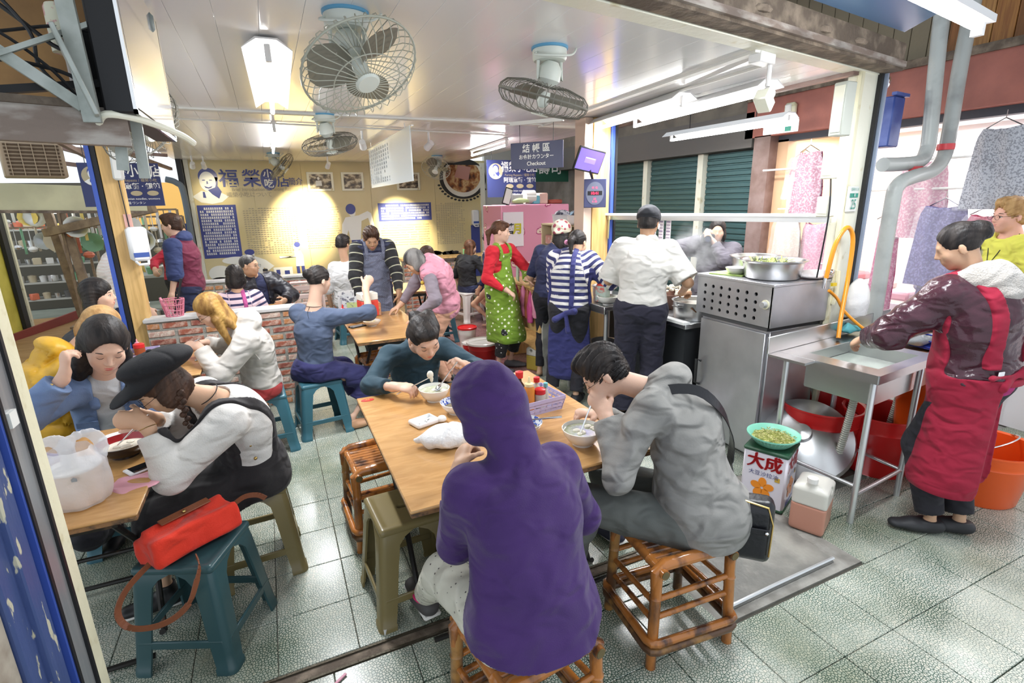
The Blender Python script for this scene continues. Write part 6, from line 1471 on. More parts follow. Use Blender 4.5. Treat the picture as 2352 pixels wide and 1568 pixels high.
bottle((-1.07,4.16, Z+.007),.028,.13, 'sauce bottle with red cap, left in the back basket', m_soyg, m_redc, 'pump')
bottle((-.90,4.16, Z+.007),.033,.11, 'glass jar of chili with red lid in the back basket', mat('chili_oil', (.30,.07,.02),.2), m_redc, 'jar')
bottle((-.92,4.22, Z+.007),.018,.13, 'pink nozzle sauce bottle at the back of the basket', mat('pink_plastic', (.70,.30,.38),.4), MATS['pink_plastic'])
basket((-1.02,2.30, Z),1.0,.34,.17,.075, 'lilac perforated basket at the front left table')
bottle((-.93,2.20, Z+.008),.040,.10, 'glass jar of brown spice with teal screw lid on the left table', mat('brown_spice', (.24,.10,.04),.3), m_tealc, 'jar')
# tray behind the basket on the left table
o = MB().box(V(-.98,2.52, Z+.006),(.16,.12,.012), rotz(.2),.004).build('wallet', mat('olive_cloth', (.20,.18,.13),.7)); tag(o, 'dark flat purse lying behind the lilac basket on the left table', 'purse')
# big translucent carrier bag with takeaway tub
t = T('carrier_bag', 'translucent white plastic carrier bag holding a tub, on the left table', 'bag', (-.72,2.14, Z))
c = V(-.72,2.13, Z)
m_bag = mat('milky_film', (.80,.78,.80),.28, alpha=.55, bump=(22,.7)); m_bag.node_tree.nodes['Principled BSDF'].inputs['Transmission Weight'].default_value = .0
def bagf(u_, v_):
    a = 2*PI*u_; z = v_*.205; r = .086+.010*math.sin(2.2*v_+.4)+.004*math.sin(3*a+4*v_)+.003*math.sin(8*a+2*v_*3)-.012*(1-v_)**6-.03*max(0, v_-.75)/.25
    return c+V(r*math.cos(a), r*.9*math.sin(a), z+.004)
b = MB(); b.sheet(bagf, 60,20); b.build('bag_body', m_bag, t, 1)
for s, ph in ((-1,0),(1,.7)):
    P_ = [c+V(s*.045+.05*math.cos(a)-.01, s*.012+.018*math.sin(2*a),.185+.065*math.sin(a)) for a in np.linspace(-.25, PI+.25,12)]
    sob('handle', [('u', .012,('f', P_[i], P_[i+1], .014 if 3 < i < 8 else .022,.014 if 3 < i < 7 else .022, V(.3*s, 1,.1),.28)) for i in range(11)], .0055, m_bag, t, disp=folds(.004,70,3))
tub = T('takeaway_tub', 'round takeaway tub of orange soup inside the translucent carrier bag', 'tub', (-.72,2.13, Z+.006))
MB().lathe([(0,0),(.060,0),(.072,.10),(.074,.13),(0,.13)], n=28).build('tub', mat('orange_soup', (.66,.40,.22),.4), tub)
MB().lathe([(.0,.131),(.078,.131),(.078,.138),(0,.139)], n=28).build('lid', mat('clear_lid', (.75,.73,.72),.2), tub)
b = MB(); b.prism([(-.008,0),(.008,0),(.008,.01),(0,.016),(-.008,.01)], tuple(c+V(.02,-.086,.12)),(1,0,0),(0,0,1),.001); b.build('printed_logo', mat('grey_ink', (.25,.26,.28),.6), t, 1)
# phone and pink bag
def phone(lab, c, rz, m=m_white):
    t = T('phone', lab, 'phone', c, rz)
    MB().box(V(0,0,.005),(.070,.140,.009), None, .003).build('case', m, t); MB().box(V(0,0,.0098),(.062,.110,.0008)).build('screen', mat('black_glass', (.01,.01,.012),.05), t); MB().lathe([(0,.0098),(.006,.0098),(.006,.0103),(0,.0103)], (0,-.062,0),12).build('button', m_wpaint, t)
phone('white smartphone with black screen on the left table beside the carrier bag', (-.565,2.33, Z),-1.0)
phone('dark smartphone lying on the table by the side dishes', (.585,4.44, Z),-1.2, m_blk)
lump('plastic_bag', 'pink plastic bag under the phone on the left table', 'bag', (-.575,2.22, Z-.004),(.085,.10,.010), mat('pink_film', (.78,.38,.45),.3, alpha=.9),5,.005,40,.005)
lump('tissue', 'crumpled white tissues behind the red bowl', 'tissue', (-.70,2.67, Z+.018),(.10,.055,.025), m_tis, 6,.009,60,.006)
o = MB().box(V(-.545,2.73, Z+.02),(.16,.10,.04), rotz(.2),.012).build('takeaway_box', mat('grey_box', (.42,.45,.48),.5)); tag(o, 'pale grey box behind the red bowl beside the denim jacket', 'box')
# cup in a clear bag + white cup on table 3
t = T('drink_cup', 'white lidded drink cup in a clear bag behind the denim jacket woman', 'cup', (-1.02,3.86, Z))
MB().lathe([(0,0),(.034,0),(.045,.15),(.047,.155),(.047,.165),(.0,.168)], n=24).build('cup', m_porc, t)
def cf(u_, v_): a = 2*PI*u_; r = .060+.008*math.sin(5*a+3*v_); return V(r*math.cos(a), r*math.sin(a), v_*.26)
b = MB(); b.sheet(cf, 30,8); b.build('clear_bag', mat('clear_film', (.85,.85,.88),.15, alpha=.35, bump=(25,.6)), t)
# pink utensil basket and blue bottle on the partition
t = T('utensil_holder', 'pink plastic mesh holder with ladles on the brick partition', 'holder', (-.78,4.93,.89))
mpb = mat('pink_mesh', (.68,.22,.30),.4, alpha=.9); b = MB()
for i in range(16):
    a = 2*PI*i/16; b.bar((.060*math.cos(a),.045*math.sin(a),0),(.085*math.cos(a),.055*math.sin(a),.14),.007,.004,(0,1,.1))
for z_, q in ((.005,.06),(.05,.068),(.095,.077),(.14,.085)): b.tube([(q*math.cos(a), q*.7*math.sin(a), z_) for a in np.linspace(0,2*PI, 17)[:-1]], .004,5, closed=True)
b.build('basket', mpb, t)
MB().tube([(0,0,.02),(.06,0,.2),(.09,.0,.30)], [.006,.008,.010], 8).build('ladle', m_blk, t); MB().tube([(-.04,0,.02),(-.08,0,.16)], .009,8).build('spoon_handle', MATS['pink_plastic'], t)
bottle((-.60,4.94,.89),.022,.13, 'blue bottle with red cap on the brick partition', mat('blue_bottle', (.12,.38,.62),.35), m_redc)
# red bag on the stool
t = T('handbag', 'bright red canvas bag with brown leather straps on the teal stool', 'bag', (-.43,2.15,.46)); m_redbag = cloth('red_canvas', (.72,.035,.012), c2=(.62,.025,.01), bscale=200, bstr=.2, sheen=.1); m_lea = mat('brown_leather', (.22,.07,.03),.5, bump=(80,.2))
Rb = rotz(.62)@rotx(-.25)
sob('bag_body', [('u', 0,('b', V(-.43,2.15,.515), Rb.T, V(.165,.085,.055),.016)),('u', .02,('b', V(-.43,2.17,.56),(rotz(.62)@rotx(.2)).T, V(.155,.05,.02),.012))], .007, m_redbag, t, disp=folds(.007,22,4))
b = MB(); b.box(V(-.44,2.19,.588),(.19,.035,.006), rotz(.62)@rotx(.2),.002); b.build('leather_flap', m_lea, t, 1)
MB().sph((-.44,2.18,.594),.007,8).build('stud', MATS['brass'], t, 1)
def strap(b, pts, w_, th=.004):
    pts = smooth_path(pts, 4)
    for i in range(len(pts)-1): b.bar(pts[i], pts[i]+(pts[i+1]-pts[i])*1.04, th, w_, (0,0,1) if abs(nrm(pts[i+1]-pts[i])[2]) < .8 else (1,1,0))
b = MB(); P_ = [(-.545,2.02,.50),(-.61,1.96,.46),(-.64,1.93,.40),(-.62,1.92,.34),(-.56,1.915,.315),(-.49,1.91,.325),(-.43,1.91,.37),(-.40,1.93,.43),(-.385,1.965,.475),(-.40,2.02,.485)]
strap(b, P_, .022); b.build('strap', m_lea, t, 1)
b = MB(); strap(b, [(-.29,2.27,.52),(-.24,2.30,.535),(-.19,2.31,.525),(-.16,2.31,.50)], .022); b.build('strap', m_lea, t, 1)
# shoulder bag of man in grey
t = T('shoulder_bag', 'black leather shoulder bag hanging behind the man in the grey hoodie', 'bag', (1.60,1.28,.42)); m_bl = mat('black_leather', (.012,.012,.015),.32, bump=(60,.2))
BC = V(1.56,1.27,.485)
sob('bag_body', [('u', 0,('b', BC, rotz(-.75).T@np.eye(3), V(.12,.045,.135),.03)),('u', .01,('b', BC+V(.0,-.0,.0), rotz(-.75).T, V(.105,.055,.115),.02))], .007, m_bl, t, disp=folds(.002,25,4))
Rz = rotz(-.75)
b = MB(); b.tube([BC+Rz@V(x, -.05, z) for x, z in ((-.11,-.09),(-.112,.05),(-.09,.12),(0,.14),(.09,.12),(.112,.05),(.11,-.09))], .004,6); b.build('zip', MATS['brass'], t, 1)
b = MB()
for z in (.03,.02): b.box(BC+Rz@V(.02,-.066, z),(.16,.008,.014), Rz, .002)
b.build('flap_strap', m_bl, t, 1)
for x in (-.05,.09): MB().sph(BC+Rz@V(x, -.073,.025),.008,8).build('stud', m_chrome, t, 1)
s = P2
path = [s.pt(-.10,.10,.10, 'C'), s.pt(-.135,.04,.20, 'C'), s.pt(-.09,-.10,.19, 'C'), s.pt(.0,-.158,.08, 'C'), s.pt(.10,-.155,-.05, 'C'), s.pt(.165,-.11,-.17, 'C'), tuple(BC+V(-.01,.02,.16)), tuple(BC+V(0,0,.12))]
Q = []
for i in range(len(path)-1):
    for t_ in (0,.25,.5,.75): Q.append(V(*path[i])*(1-t_)+V(*path[i+1])*t_)
Q.append(V(*path[-1])); Q = np.array(Q)
for _ in range(3): Q[1:-1] = (Q[:-2]+2*Q[1:-1]+Q[2:])/4
vs = []
for i, q in enumerate(Q):
    d = nrm(Q[min(i+1, len(Q)-1)]-Q[max(i-1,0)]); cx = s.C+s.uC*((q-s.C)@s.uC); out = nrm(q-cx); w_ = nrm(np.cross(d, out))*.020
    if (q-s.C)@s.uC > -.15: q = cx+out*max(np.linalg.norm(q-cx),.0)
    vs += [q-w_, q+w_, q+w_+out*.004, q-w_+out*.004]
fs = [(4*i+k, 4*i+(k+1) % 4,4*i+4+(k+1) % 4,4*i+4+k) for i in range(len(Q)-1) for k in range(4)]
mesh_obj('strap', np.array(vs), fs, m_bl, t, 1)
# red box + menus held on table 4
t = T('red_box', 'red and white box lifted by the woman in the slate sweater', 'box', (.66,4.30,.86))
MB().box(V(.665,4.30,.925),(.14,.12,.13), rotz(.2),.006).build('box', mat('red_card', (.62,.05,.03),.5), t, 1)
MB().box(V(.665,4.30,1.02),(.141,.121,.06), rotz(.2),.006).build('band', mat('cream_card', (.72,.68,.60),.5), t, 1)
t = T('menu_stand', 'stand of folded menus and notices on the table with the side dishes', 'menu', (.56,4.72, Z))
for k, (rz_, c_) in enumerate(((.3,(.60,.62,.62)),(.0,(.55,.58,.60)),(-.3,(.42,.50,.22)))):
    MB().box(V(.55+k*.035,4.74-k*.03, Z+.19-k*.05),(.15,.003,.16), rotz(rz_)@rotx(.15)).build('menu', mat('menu_%d' % k, c_, .5, var=((.15,.16,.2),30,.55,.6)), t, 1)
MB().box(V(.57,4.73, Z+.06),(.16,.08,.12), None, .01).build('holder', mat('clear_red', (.60,.35,.32),.3), t, 1)
t = T('tissue_box', 'brick patterned tissue box at the end of the side dish table', 'box', (.80,4.85, Z)); MB().box(V(.80,4.85, Z+.06),(.12,.10,.12), None, .004).build('box', m_brick[3], t, 1)
bottle((.50,4.62, Z),.025,.17, 'sauce bottle with red cap beside the menu stand', m_porc, m_redc, 'squeeze')
lump('plastic_bag', 'translucent bag beside the phone on the side dish table', 'bag', (.60,4.60, Z+.03),(.06,.05,.04), MATS['white_film'], 3,.008,50,.007)
# ------------------------------------------------------------------ kitchen side
m_cab = m_steelc
c = T('steel_cabinet', 'tall brushed steel cabinet with perforated top unit beside the sink', 'cabinet', (3.07,2.5,0))
MB().bb(2.82,3.30,2.22,2.80,.02,.915,.004).build('body', m_cab, c, 1)
MB().bb(2.795,2.82,2.235,2.79,.04,.90,.004).build('door', m_cab, c, 1)
b = MB(); b.tube([(2.79,2.755,.58),(2.745,2.755,.60),(2.745,2.755,.42),(2.79,2.755,.40)], .009,8); b.build('handle', mat('handle_black', (.05,.05,.05),.4,.6), c, 1)
MB().bb(2.80,3.30,2.23,2.79,.915,.945).build('gap_strip', mat('gap_grey', (.10,.10,.105),.5,.4), c, 1)
# perforated front built as a lattice around real holes
zh0, zh1, yh0, yh1 = .945,1.205,2.20,2.83
holes = [(2.755-.072*i, 1.145-.052*j) for i in range(7) for j in range(4)]
b = MB(); xs = 2.78
def plate(b, x, y0, y1, z0, z1, holes, r, th, n=14):
    cy = sorted({round(h[0], 4) for h in holes}); cz = sorted({round(h[1], 4) for h in holes})
    ey = [y0]+[(cy[i]+cy[i+1])/2 for i in range(len(cy)-1)]+[cy[-1]+.036]; ez = [z0]+[(cz[i]+cz[i+1])/2 for i in range(len(cz)-1)]+[z1]
    for i, hy in enumerate(cy):
        for j, hz in enumerate(cz):
            P = []; I = []
            for k in range(n):
                a = 2*PI*k/n; ca, sa = math.cos(a), math.sin(a); tt = []
                if ca > 1e-6: tt.append((ey[i+1]-hy)/ca)
                if ca < -1e-6: tt.append((ey[i]-hy)/ca)
                if sa > 1e-6: tt.append((ez[j+1]-hz)/sa)
                if sa < -1e-6: tt.append((ez[j]-hz)/sa)
                t_ = min(tt); P.append((hy+ca*t_, hz+sa*t_)); I.append((hy+ca*r, hz+sa*r))
            cor = [(ey[i+1], ez[j+1]),(ey[i], ez[j+1]),(ey[i], ez[j]),(ey[i+1], ez[j])]
            vs = [(x, p[0], p[1]) for p in P]+[(x, p[0], p[1]) for p in I]+[(x+th, p[0], p[1]) for p in I]
            fs = [(k, (k+1) % n, n+(k+1) % n, n+k) for k in range(n)]+[(n+k, n+(k+1) % n, 2*n+(k+1) % n, 2*n+k) for k in range(n)]
            base = len(vs)
            for q, co in enumerate(cor):
                ang = math.atan2(co[1]-hz, co[0]-hy) % (2*PI); k0 = int(ang/(2*PI/n)) % n; vs.append((x, co[0], co[1])); fs.append((k0,(k0+1) % n, base+q))
            b.add(vs, fs)
    return cy[-1]+.036
ye = plate(b, xs, 2.29,2.8, zh0, zh1, holes, .0125,.012)
b.box(V(xs+.004,(yh0+2.29)/2,(zh0+zh1)/2),(.008,2.29-yh0, zh1-zh0)); b.box(V(xs+.004,(ye+yh1)/2,(zh0+zh1)/2),(.008, yh1-ye, zh1-zh0))
b.build('perforated_front', m_cab, c, 1, smooth=False)
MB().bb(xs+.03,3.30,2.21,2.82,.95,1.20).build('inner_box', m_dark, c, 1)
MB().bb(xs, 3.30,2.195,2.21,.945,1.205).build('side_panel', m_cab, c, 1)
MB().bb(2.775,3.32,2.19,2.84,1.203,1.222,.003).build('worktop', m_cab, c, 1)
MB().cyl((xs, 2.245,1.09),(xs-.035,2.245,1.09),.022,.019,18).build('knob', m_alu, c, 1); MB().cyl((xs+.001,2.245,1.09),(xs-.006,2.245,1.09),.030, n=18).build('knob_ring', m_cream, c, 1)
def basin(loc, r, h, lab, m=m_steel):
    t = T('steel_basin', lab, 'basin', loc)
    MB().lathe([(0,0),(r*.78,0),(r*.84,.01),(r*.93, h*.9),(r*1.03, h),(r*1.03, h+.006),(r*.95, h+.003),(r*.90, h*.88),(r*.80,.016),(0,.012)], n=44, cap=False).build('basin', m, t)
    return t
basin((3.0,2.40,1.223),.20,.12, 'large round steel basin on top of the steel cabinet')
lv = T('leafy_greens', 'green leafy vegetables heaped in the basin behind', 'vegetables', (3.12,2.72,1.3)); rr = random.Random(4); lv['kind'] = 'stuff'
basin((3.16,2.68,1.223),.17,.11, 'second steel basin behind the large one on the cabinet')
b = MB()
for i in range(60):
    a = rr.random()*6.3; q = rr.random()*.13; p0 = V(3.0+q*math.cos(a),2.42+q*math.sin(a),1.325); d = V(rr.uniform(-.05,.05), rr.uniform(-.05,.05), rr.uniform(.0,.035))
    b.bar(p0, p0+d, .006,.002)
b.build('leaves', mat('pale_greens', (.45,.52,.16),.6), lv, 1)
MB().box(V(2.90,2.66,1.226),(.13,.24,.012), rotz(.3),.003).build('tray', mat('green_tray', (.36,.50,.14),.5), None); bpy.data.objects['tray.001' if 'tray.001' in bpy.data.objects else 'tray']
for o in bpy.data.objects:
    if o.name.startswith('tray') and o.parent is None: tag(o, 'flat green packet lying beside the steel basin on the cabinet', 'packet'); o.name = 'packet'
lump('towel', 'white and pink towel draped over the corner of the steel cabinet', 'towel', (3.22,2.26,1.245),(.13,.10,.03), mat('towel_cloth', (.72,.66,.66),.9, bump=(90,.4), var=((.70,.35,.40),9,.58,.62)),5,.010,40,.007, [('u', .02,('f', V(3.22,2.19,1.235), V(3.23,2.175,1.10),.055,.045, V(0,1,0),.3))])
# stove counter behind the cabinet and steel counter left of the cook
c = T('stove_counter', 'low steel stove counter with a big soup pan beside the cook', 'counter', (2.95,3.3,0))
MB().bb(2.72,3.30,2.86,3.58,.80,.84,.004).build('top', m_steel, c, 1); MB().bb(2.76,3.28,2.9,3.56,.04,.80).build('cabinet', mat('dark_steel', (.06,.065,.07),.35,.6), c, 1)
MB().bb(2.70,2.76,2.86,3.60,.835,.855).build('splash_cloth', m_tis, c, 1)
t = T('soup_pan', 'wide steel soup pan of broth on the stove behind the cook', 'pan', (2.97,3.02,.842))
MB().lathe([(0,0),(.17,0),(.18,.13),(.19,.135),(.175,.13),(.165,.02),(0,.015)], n=40, cap=False).build('pan', m_steel, t); MB().lathe([(0,.10),(.172,.10)], n=36).build('broth', mat('milky_broth', (.62,.58,.50),.15), t)
for s in (-1,1): MB().tube([(s*.18,-.04,.10),(s*.215,-.03,.105),(s*.215,.03,.105),(s*.18,.04,.10)], .005,6).build('handle', m_chrome, t)
t = T('noodle_basin', 'brown basin heaped with white dumplings and noodles by the stove', 'basin', (3.08,3.42,.842))
MB().lathe([(0,0),(.12,0),(.16,.12),(.15,.12),(.115,.01),(0,.01)], n=30, cap=False).build('basin', mat('brown_basin', (.20,.10,.07),.4), t)
b = MB()
for i in range(90):
    a = rr.random()*6.3; q = .14*rr.random()**.5; b.sph((q*math.cos(a), q*math.sin(a),.12+.055*(1-(q/.15)**2)+rr.uniform(-.008,.01)),(.018,.014,.011),6)
o = b.build('dumplings', m_dump, t); o['kind'] = 'stuff'
b = MB(); b.bar((2.83,2.90,.93),(2.93,3.12,.90),.05,.008,(1,0,1)); o = b.build('cleaver', mat('brown_blade', (.16,.07,.03),.4)); tag(o, 'brown handled strainer paddle leaning in the soup pan', 'utensil')
# steam above the pan
stm = bpy.data.materials.new('steam'); stm.use_nodes = True; nt = stm.node_tree; nt.nodes.remove(nt.nodes['Principled BSDF'])
pv_ = nt.nodes.new('ShaderNodeVolumePrincipled'); pv_.inputs['Color'].default_value = (1,1,1,1); pv_.inputs['Anisotropy'].default_value = .3
tc = nt.nodes.new('ShaderNodeTexCoord'); n1 = nt.nodes.new('ShaderNodeTexNoise'); n1.inputs['Scale'].default_value = 7; n1.inputs['Detail'].default_value = 3; nt.links.new(tc.outputs['Object'], n1.inputs['Vector'])
gr = nt.nodes.new('ShaderNodeTexGradient'); gr.gradient_type = 'SPHERICAL'; mp = nt.nodes.new('ShaderNodeMapping'); mp.inputs['Location'].default_value = (0,0,-1.1); mp.inputs['Scale'].default_value = (4.6,4.6,3.2); nt.links.new(tc.outputs['Object'], mp.inputs[0]); nt.links.new(mp.outputs[0], gr.inputs[0])
r1 = nt.nodes.new('ShaderNodeMapRange'); r1.inputs[1].default_value = .45; r1.inputs[2].default_value = .75; nt.links.new(n1.outputs[0], r1.inputs[0])
m1 = nt.nodes.new('ShaderNodeMath'); m1.operation = 'MULTIPLY'; nt.links.new(r1.outputs[0], m1.inputs[0]); nt.links.new(gr.outputs[0], m1.inputs[1])
m2_ = nt.nodes.new('ShaderNodeMath'); m2_.operation = 'MULTIPLY'; m2_.inputs[1].default_value = 16; nt.links.new(m1.outputs[0], m2_.inputs[0]); nt.links.new(m2_.outputs[0], pv_.inputs['Density']); nt.links.new(pv_.outputs[0], nt.nodes['Material Output'].inputs['Volume'])
o = MB().lathe([(0,0),(.14,.0),(.22,.35),(.20,.62),(0,.66)], (3.02,3.12,.96),20).build('steam', stm, org=V(3.02,3.12,.96)); tag(o, 'white steam rising from the soup pan behind the cook', 'steam', kind='stuff')
c = T('steel_counter', 'stainless serving counter between the striped sweater and the cook', 'counter', (2.6,3.6,0))
MB().bb(2.42,2.95,3.45,4.12,.865,.90,.004).build('top', m_steel, c, 1); MB().bb(2.405,2.43,3.45,4.12,.835,.90,.004).build('lip', m_steel, c, 1)
for y in (3.5,4.08):
    for x in (2.46,2.91): MB().cyl((x, y, 0),(x, y, .87),.018, n=10).build('leg', m_alu, c, 1)
MB().bb(2.46,2.93,3.5,4.08,.30,.32).build('lower_shelf', m_steel, c, 1); MB().bb(2.90,2.94,3.64,4.1,.04,.86).build('back_panel', mat('dark_steel', (.06,.065,.07),.35,.6), c, 1)
t = T('stock_pot', 'steel pot on the shelf under the serving counter', 'pot', (2.62,3.75,.32)); MB().lathe([(0,0),(.12,0),(.12,.2),(.125,.205),(.115,.2),(.11,.01),(0,.01)], n=30, cap=False).build('pot', m_steel, t)
t = T('stock_pot', 'lidded steel pot with long handle on the floor by the cabinet', 'pot', (2.62,2.78,.04)); MB().lathe([(0,0),(.15,0),(.16,.20),(.165,.205),(0,.235)], n=36).build('pot', m_steel, t); MB().tube([(-.05,-.03,.235),(-.05,-.03,.27),(.05,.03,.27),(.05,.03,.235)], .006,8).build('lid_handle', m_chrome, t)
MB().tube([(-.10,.1,.25),(-.02,-.05,.30),(.1,-.2,.28)], .014,8).build('long_handle', m_alu, t)
basin((2.66,3.85,.90),.10,.10, 'small steel pot on the counter beside the striped sweater')
t = T('seasoning_bag', 'printed bag of seasoning with red top on the steel counter', 'packet', (2.50,3.60,.90)); MB().box(V(2.50,3.62,.975),(.06,.13,.15), rotz(.3),.012).build('bag', mat('packet_print', (.42,.50,.45),.4, var=((.6,.08,.06),18,.5,.6)), t, 1); MB().box(V(2.50,3.62,1.045),(.05,.10,.04), rotz(.3),.01).build('top', mat('red_card', (.62,.05,.03),.5), t, 1)
# order slips hanging on the rail
for k, (x, y, w_, h_) in enumerate(((3.035,3.72,.07,.24),(3.05,3.645,.07,.25),(3.062,3.565,.07,.26),(3.075,3.49,.07,.26))):
    o = MB().box(V(x-.02, y, 1.585-h_/2),(.002, w_, h_), rotz(-.15)).build('order_slip', mat('slip_paper', (.75,.70,.72),.7)); tag(o, ['leftmost', 'second', 'third', 'rightmost'][k]+' white printed order slip clipped under the serving rail', 'paper', 'order slips on the rail')
    b = MB()
    for i in range(9): b.box(V(x-.0225, y, 1.575-h_*(.08+.1*i)),(.0006, w_*.8,.006 if i % 3 else .012), rotz(-.15))
    q = b.build('print_lines', mat('slip_ink', (.30,.24,.34),.7), o, 1); q['kind'] = 'stuff'
o = MB().box(V(2.90,4.13,1.49),(.002,.07,.20), rotz(-.5)@rotx(.15)).build('order_slip', mat('yellow_note', (.62,.66,.40),.7)); tag(o, 'pale yellow note hanging at the left end of the serving rail', 'paper')
# sink
s = T('sink', 'stainless double bowl sink on tubular legs beside the red apron', 'sink', (3.2,1.8,0)); zt = .865
Rs = rotz(.10); sc0 = V(3.28,1.80,0)
W2 = lambda x, y, z: sc0+Rs@V(x, y, z)
def sbox(b, x0, x1, y0, y1, z0, z1, ch=0): return b.box(W2((x0+x1)/2,(y0+y1)/2,(z0+z1)/2),(x1-x0, y1-y0, z1-z0), Rs, ch)
hx0, hx1, hy0, hy1 = -.62,.66,-.27,.27
for k, (bx0, bx1) in enumerate(((-.54,-.10),(.02,.56))): pass
b = MB()
xsn = [hx0,-.50,-.06,.04,.58, hx1]; ysn = [hy0,-.21,.16, hy1]
for i in range(5):
    for j in range(3):
        if j == 1 and i in (1,3): continue
        sbox(b, xsn[i], xsn[i+1], ysn[j], ysn[j+1], zt-.012, zt)
b.build('deck', m_steel, s, 1, smooth=False)
b = MB(); sbox(b, hx0, hx1, hy0-.006, hy0+.006, zt-.045, zt+.002); sbox(b, hx0-.006, hx0+.006, hy0, hy1, zt-.045, zt+.002); sbox(b, hx1-.006, hx1+.006, hy0, hy1, zt-.045, zt+.002); b.build('edge', m_steel, s, 1, smooth=False)
b = MB(); sbox(b, hx0-.1, hx1, hy1, hy1+.012, zt, zt+.10,.003); b.build('backsplash', m_steel, s, 1)
b = MB(); sbox(b, hx0-.1, hx0,.05, hy1, zt-.012, zt+.001); b.build('drip_edge', m_steel, s, 1)
for (x0, x1) in ((-.50,-.06),(.04,.58)):
    b = MB(); d_ = .20
    for (a0, a1, c0, c1) in ((x0-.004, x0+.002,-.21,.16),(x1-.002, x1+.004,-.21,.16),(x0, x1,-.214,-.208),(x0, x1,.158,.164)): sbox(b, a0, a1, c0, c1, zt-d_, zt-.002)
    sbox(b, x0, x1,-.21,.16, zt-d_-.006, zt-d_, .0); b.build('sink_bowl', m_steel, s, 1, smooth=False)
    b = MB(); sbox(b, x0+.004, x1-.004,-.205,.155, zt-.075, zt-.07); b.build('water', mat('cloudy_water', (.40,.46,.40),.04, coat=.5, bump=(14,.3)), s, 1)
    xm = (x0+x1)/2; b = MB(); n_ = 60
    pts = [W2(xm+.02*math.sin(k/n_*2)*1,-.02+.05*k/n_, zt-.26-.42*k/n_) for k in range(n_+1)]
    b.tube(pts, [.023 if k % 2 else .019 for k in range(n_+1)], 12); b.build('drain_hose', mat('ribbed_hose', (.42,.42,.36),.4,.2), s, 1)
    MB().cyl(W2(xm, -.02, zt-.2), W2(xm, -.02, zt-.27),.03, n=12).build('drain_trap', m_blk, s, 1)
for x, y in ((-.59,-.24),(-.59,.23),(-.08,-.24),(.0,.23),(.62,-.24),(.62,.23)):
    b = MB(); b.cyl(W2(x, y, 0), W2(x, y, zt-.03),.016, n=12); b.build('leg', m_alu, s, 1)
for (xa, ya, xb, yb, z) in ((-.59,-.24,-.08,-.24,.17),(-.59,-.24,-.59,.23,.22),(-.59,.23,.0,.23,.22),(-.08,-.24,.0,.23,.17),(-.08,-.24,.62,-.24,.17)):
    MB().cyl(W2(xa, ya, z), W2(xb, yb, z),.011, n=10).build('brace', m_alu, s, 1)
lump('wet_bags', 'wet plastic bags and bowls piled in the right sink', 'washing up', tuple(W2(.35,.02, zt+.02)),(.24,.17,.06), mat('wet_film', (.32,.33,.33),.12, bump=(30,.8), alpha=.9),3,.016,40,.008)
lump('carrier_bag', 'white plastic bag standing behind the sink by the pipe', 'bag', tuple(W2(.30,.33, zt+.17)),(.09,.07,.17), mat('white_film2', (.84,.83,.82),.3, bump=(30,.5)),5,.012,34,.008)
lump('cloth', 'teal and red tangled cloths at the back of the sink', 'cloth', tuple(W2(.10,.24, zt+.04)),(.10,.04,.035), mat('teal_cloth', (.10,.38,.42),.7),6,.012,50,.007)
# taps and orange hose on the column
t = T('tap', 'chrome wall tap with yellow valve on the cream column', 'tap', (3.20,2.2,1.22))
MB().tube([(3.33,2.20,1.25),(3.22,2.17,1.25),(3.19,2.16,1.24),(3.19,2.16,1.17)], .012,10).build('spout', m_chrome, t, 1); MB().sph((3.25,2.165,1.27),(.03,.018,.02),10).build('body', m_chrome, t, 1)
MB().box(V(3.27,2.15,1.19),(.04,.015,.02)).build('valve_handle', mat('yellow_valve', (.75,.55,.02),.4), t, 1); MB().tube([(3.34,2.18,1.27),(3.34,2.17,1.12),(3.33,2.18,1.05)], .016,8).build('stub_pipe', m_cream, t, 1)
m_hose = mat('orange_hose', (.80,.30,.015),.3, coat=.3)
b = MB(); b.tube(smooth_path([(3.17,2.14,1.24),(3.20,2.13,1.45),(3.27,2.12,1.55),(3.33,2.11,1.48),(3.31,2.09,1.25),(3.22,2.04,1.02),(3.16,2.0,.88)]),.0135,10)
o = b.build('hose', m_hose); tag(o, 'thick orange rubber hose looping from the tap down to the sink', 'hose')
b = MB(); b.tube(smooth_path([(3.20,2.13,1.16),(3.28,2.12,1.10),(3.31,2.08,1.02),(3.37,2.0,.93),(3.42,1.93,.875)]),.010,10)
o = b.build('hose', m_hose); tag(o, 'thin yellow orange hose running diagonally into the left sink', 'hose')
# electrical boxes on the column
for k, (z0, z1, x, y, w_, lab) in enumerate(((2.08,2.37,3.12,2.15,.09, 'pale grey electrical enclosure high on the cream column'),(1.84,1.99,3.08,2.15,.05, 'small cream junction box below the enclosure on the column'),(1.62,1.74,3.09,2.15,.07, 'cream light switch box on the column above the rail'))):
    t = T('junction_box', lab, 'box', (x, y, z0)); MB().bb(x-w_/2, x+w_/2, y-.04, y+.04, z0, z1,.006).build('box', m_creamlt if k else mat('grey_box2', (.52,.54,.48),.5), t, 1); MB().bb(x-w_/2-.004, x-w_/2, y-.03, y+.03, z0+.02, z1-.02).build('cover', m_creamlt, t, 1)
b = MB(); b.tube(smooth_path([(3.07,2.13,1.85),(3.05,2.10,1.70),(3.05,2.10,1.55),(3.08,2.14,1.25)]),.005,6); o = b.build('cable', m_blk); tag(o, 'black cable hanging from the junction box down the column', 'cable')
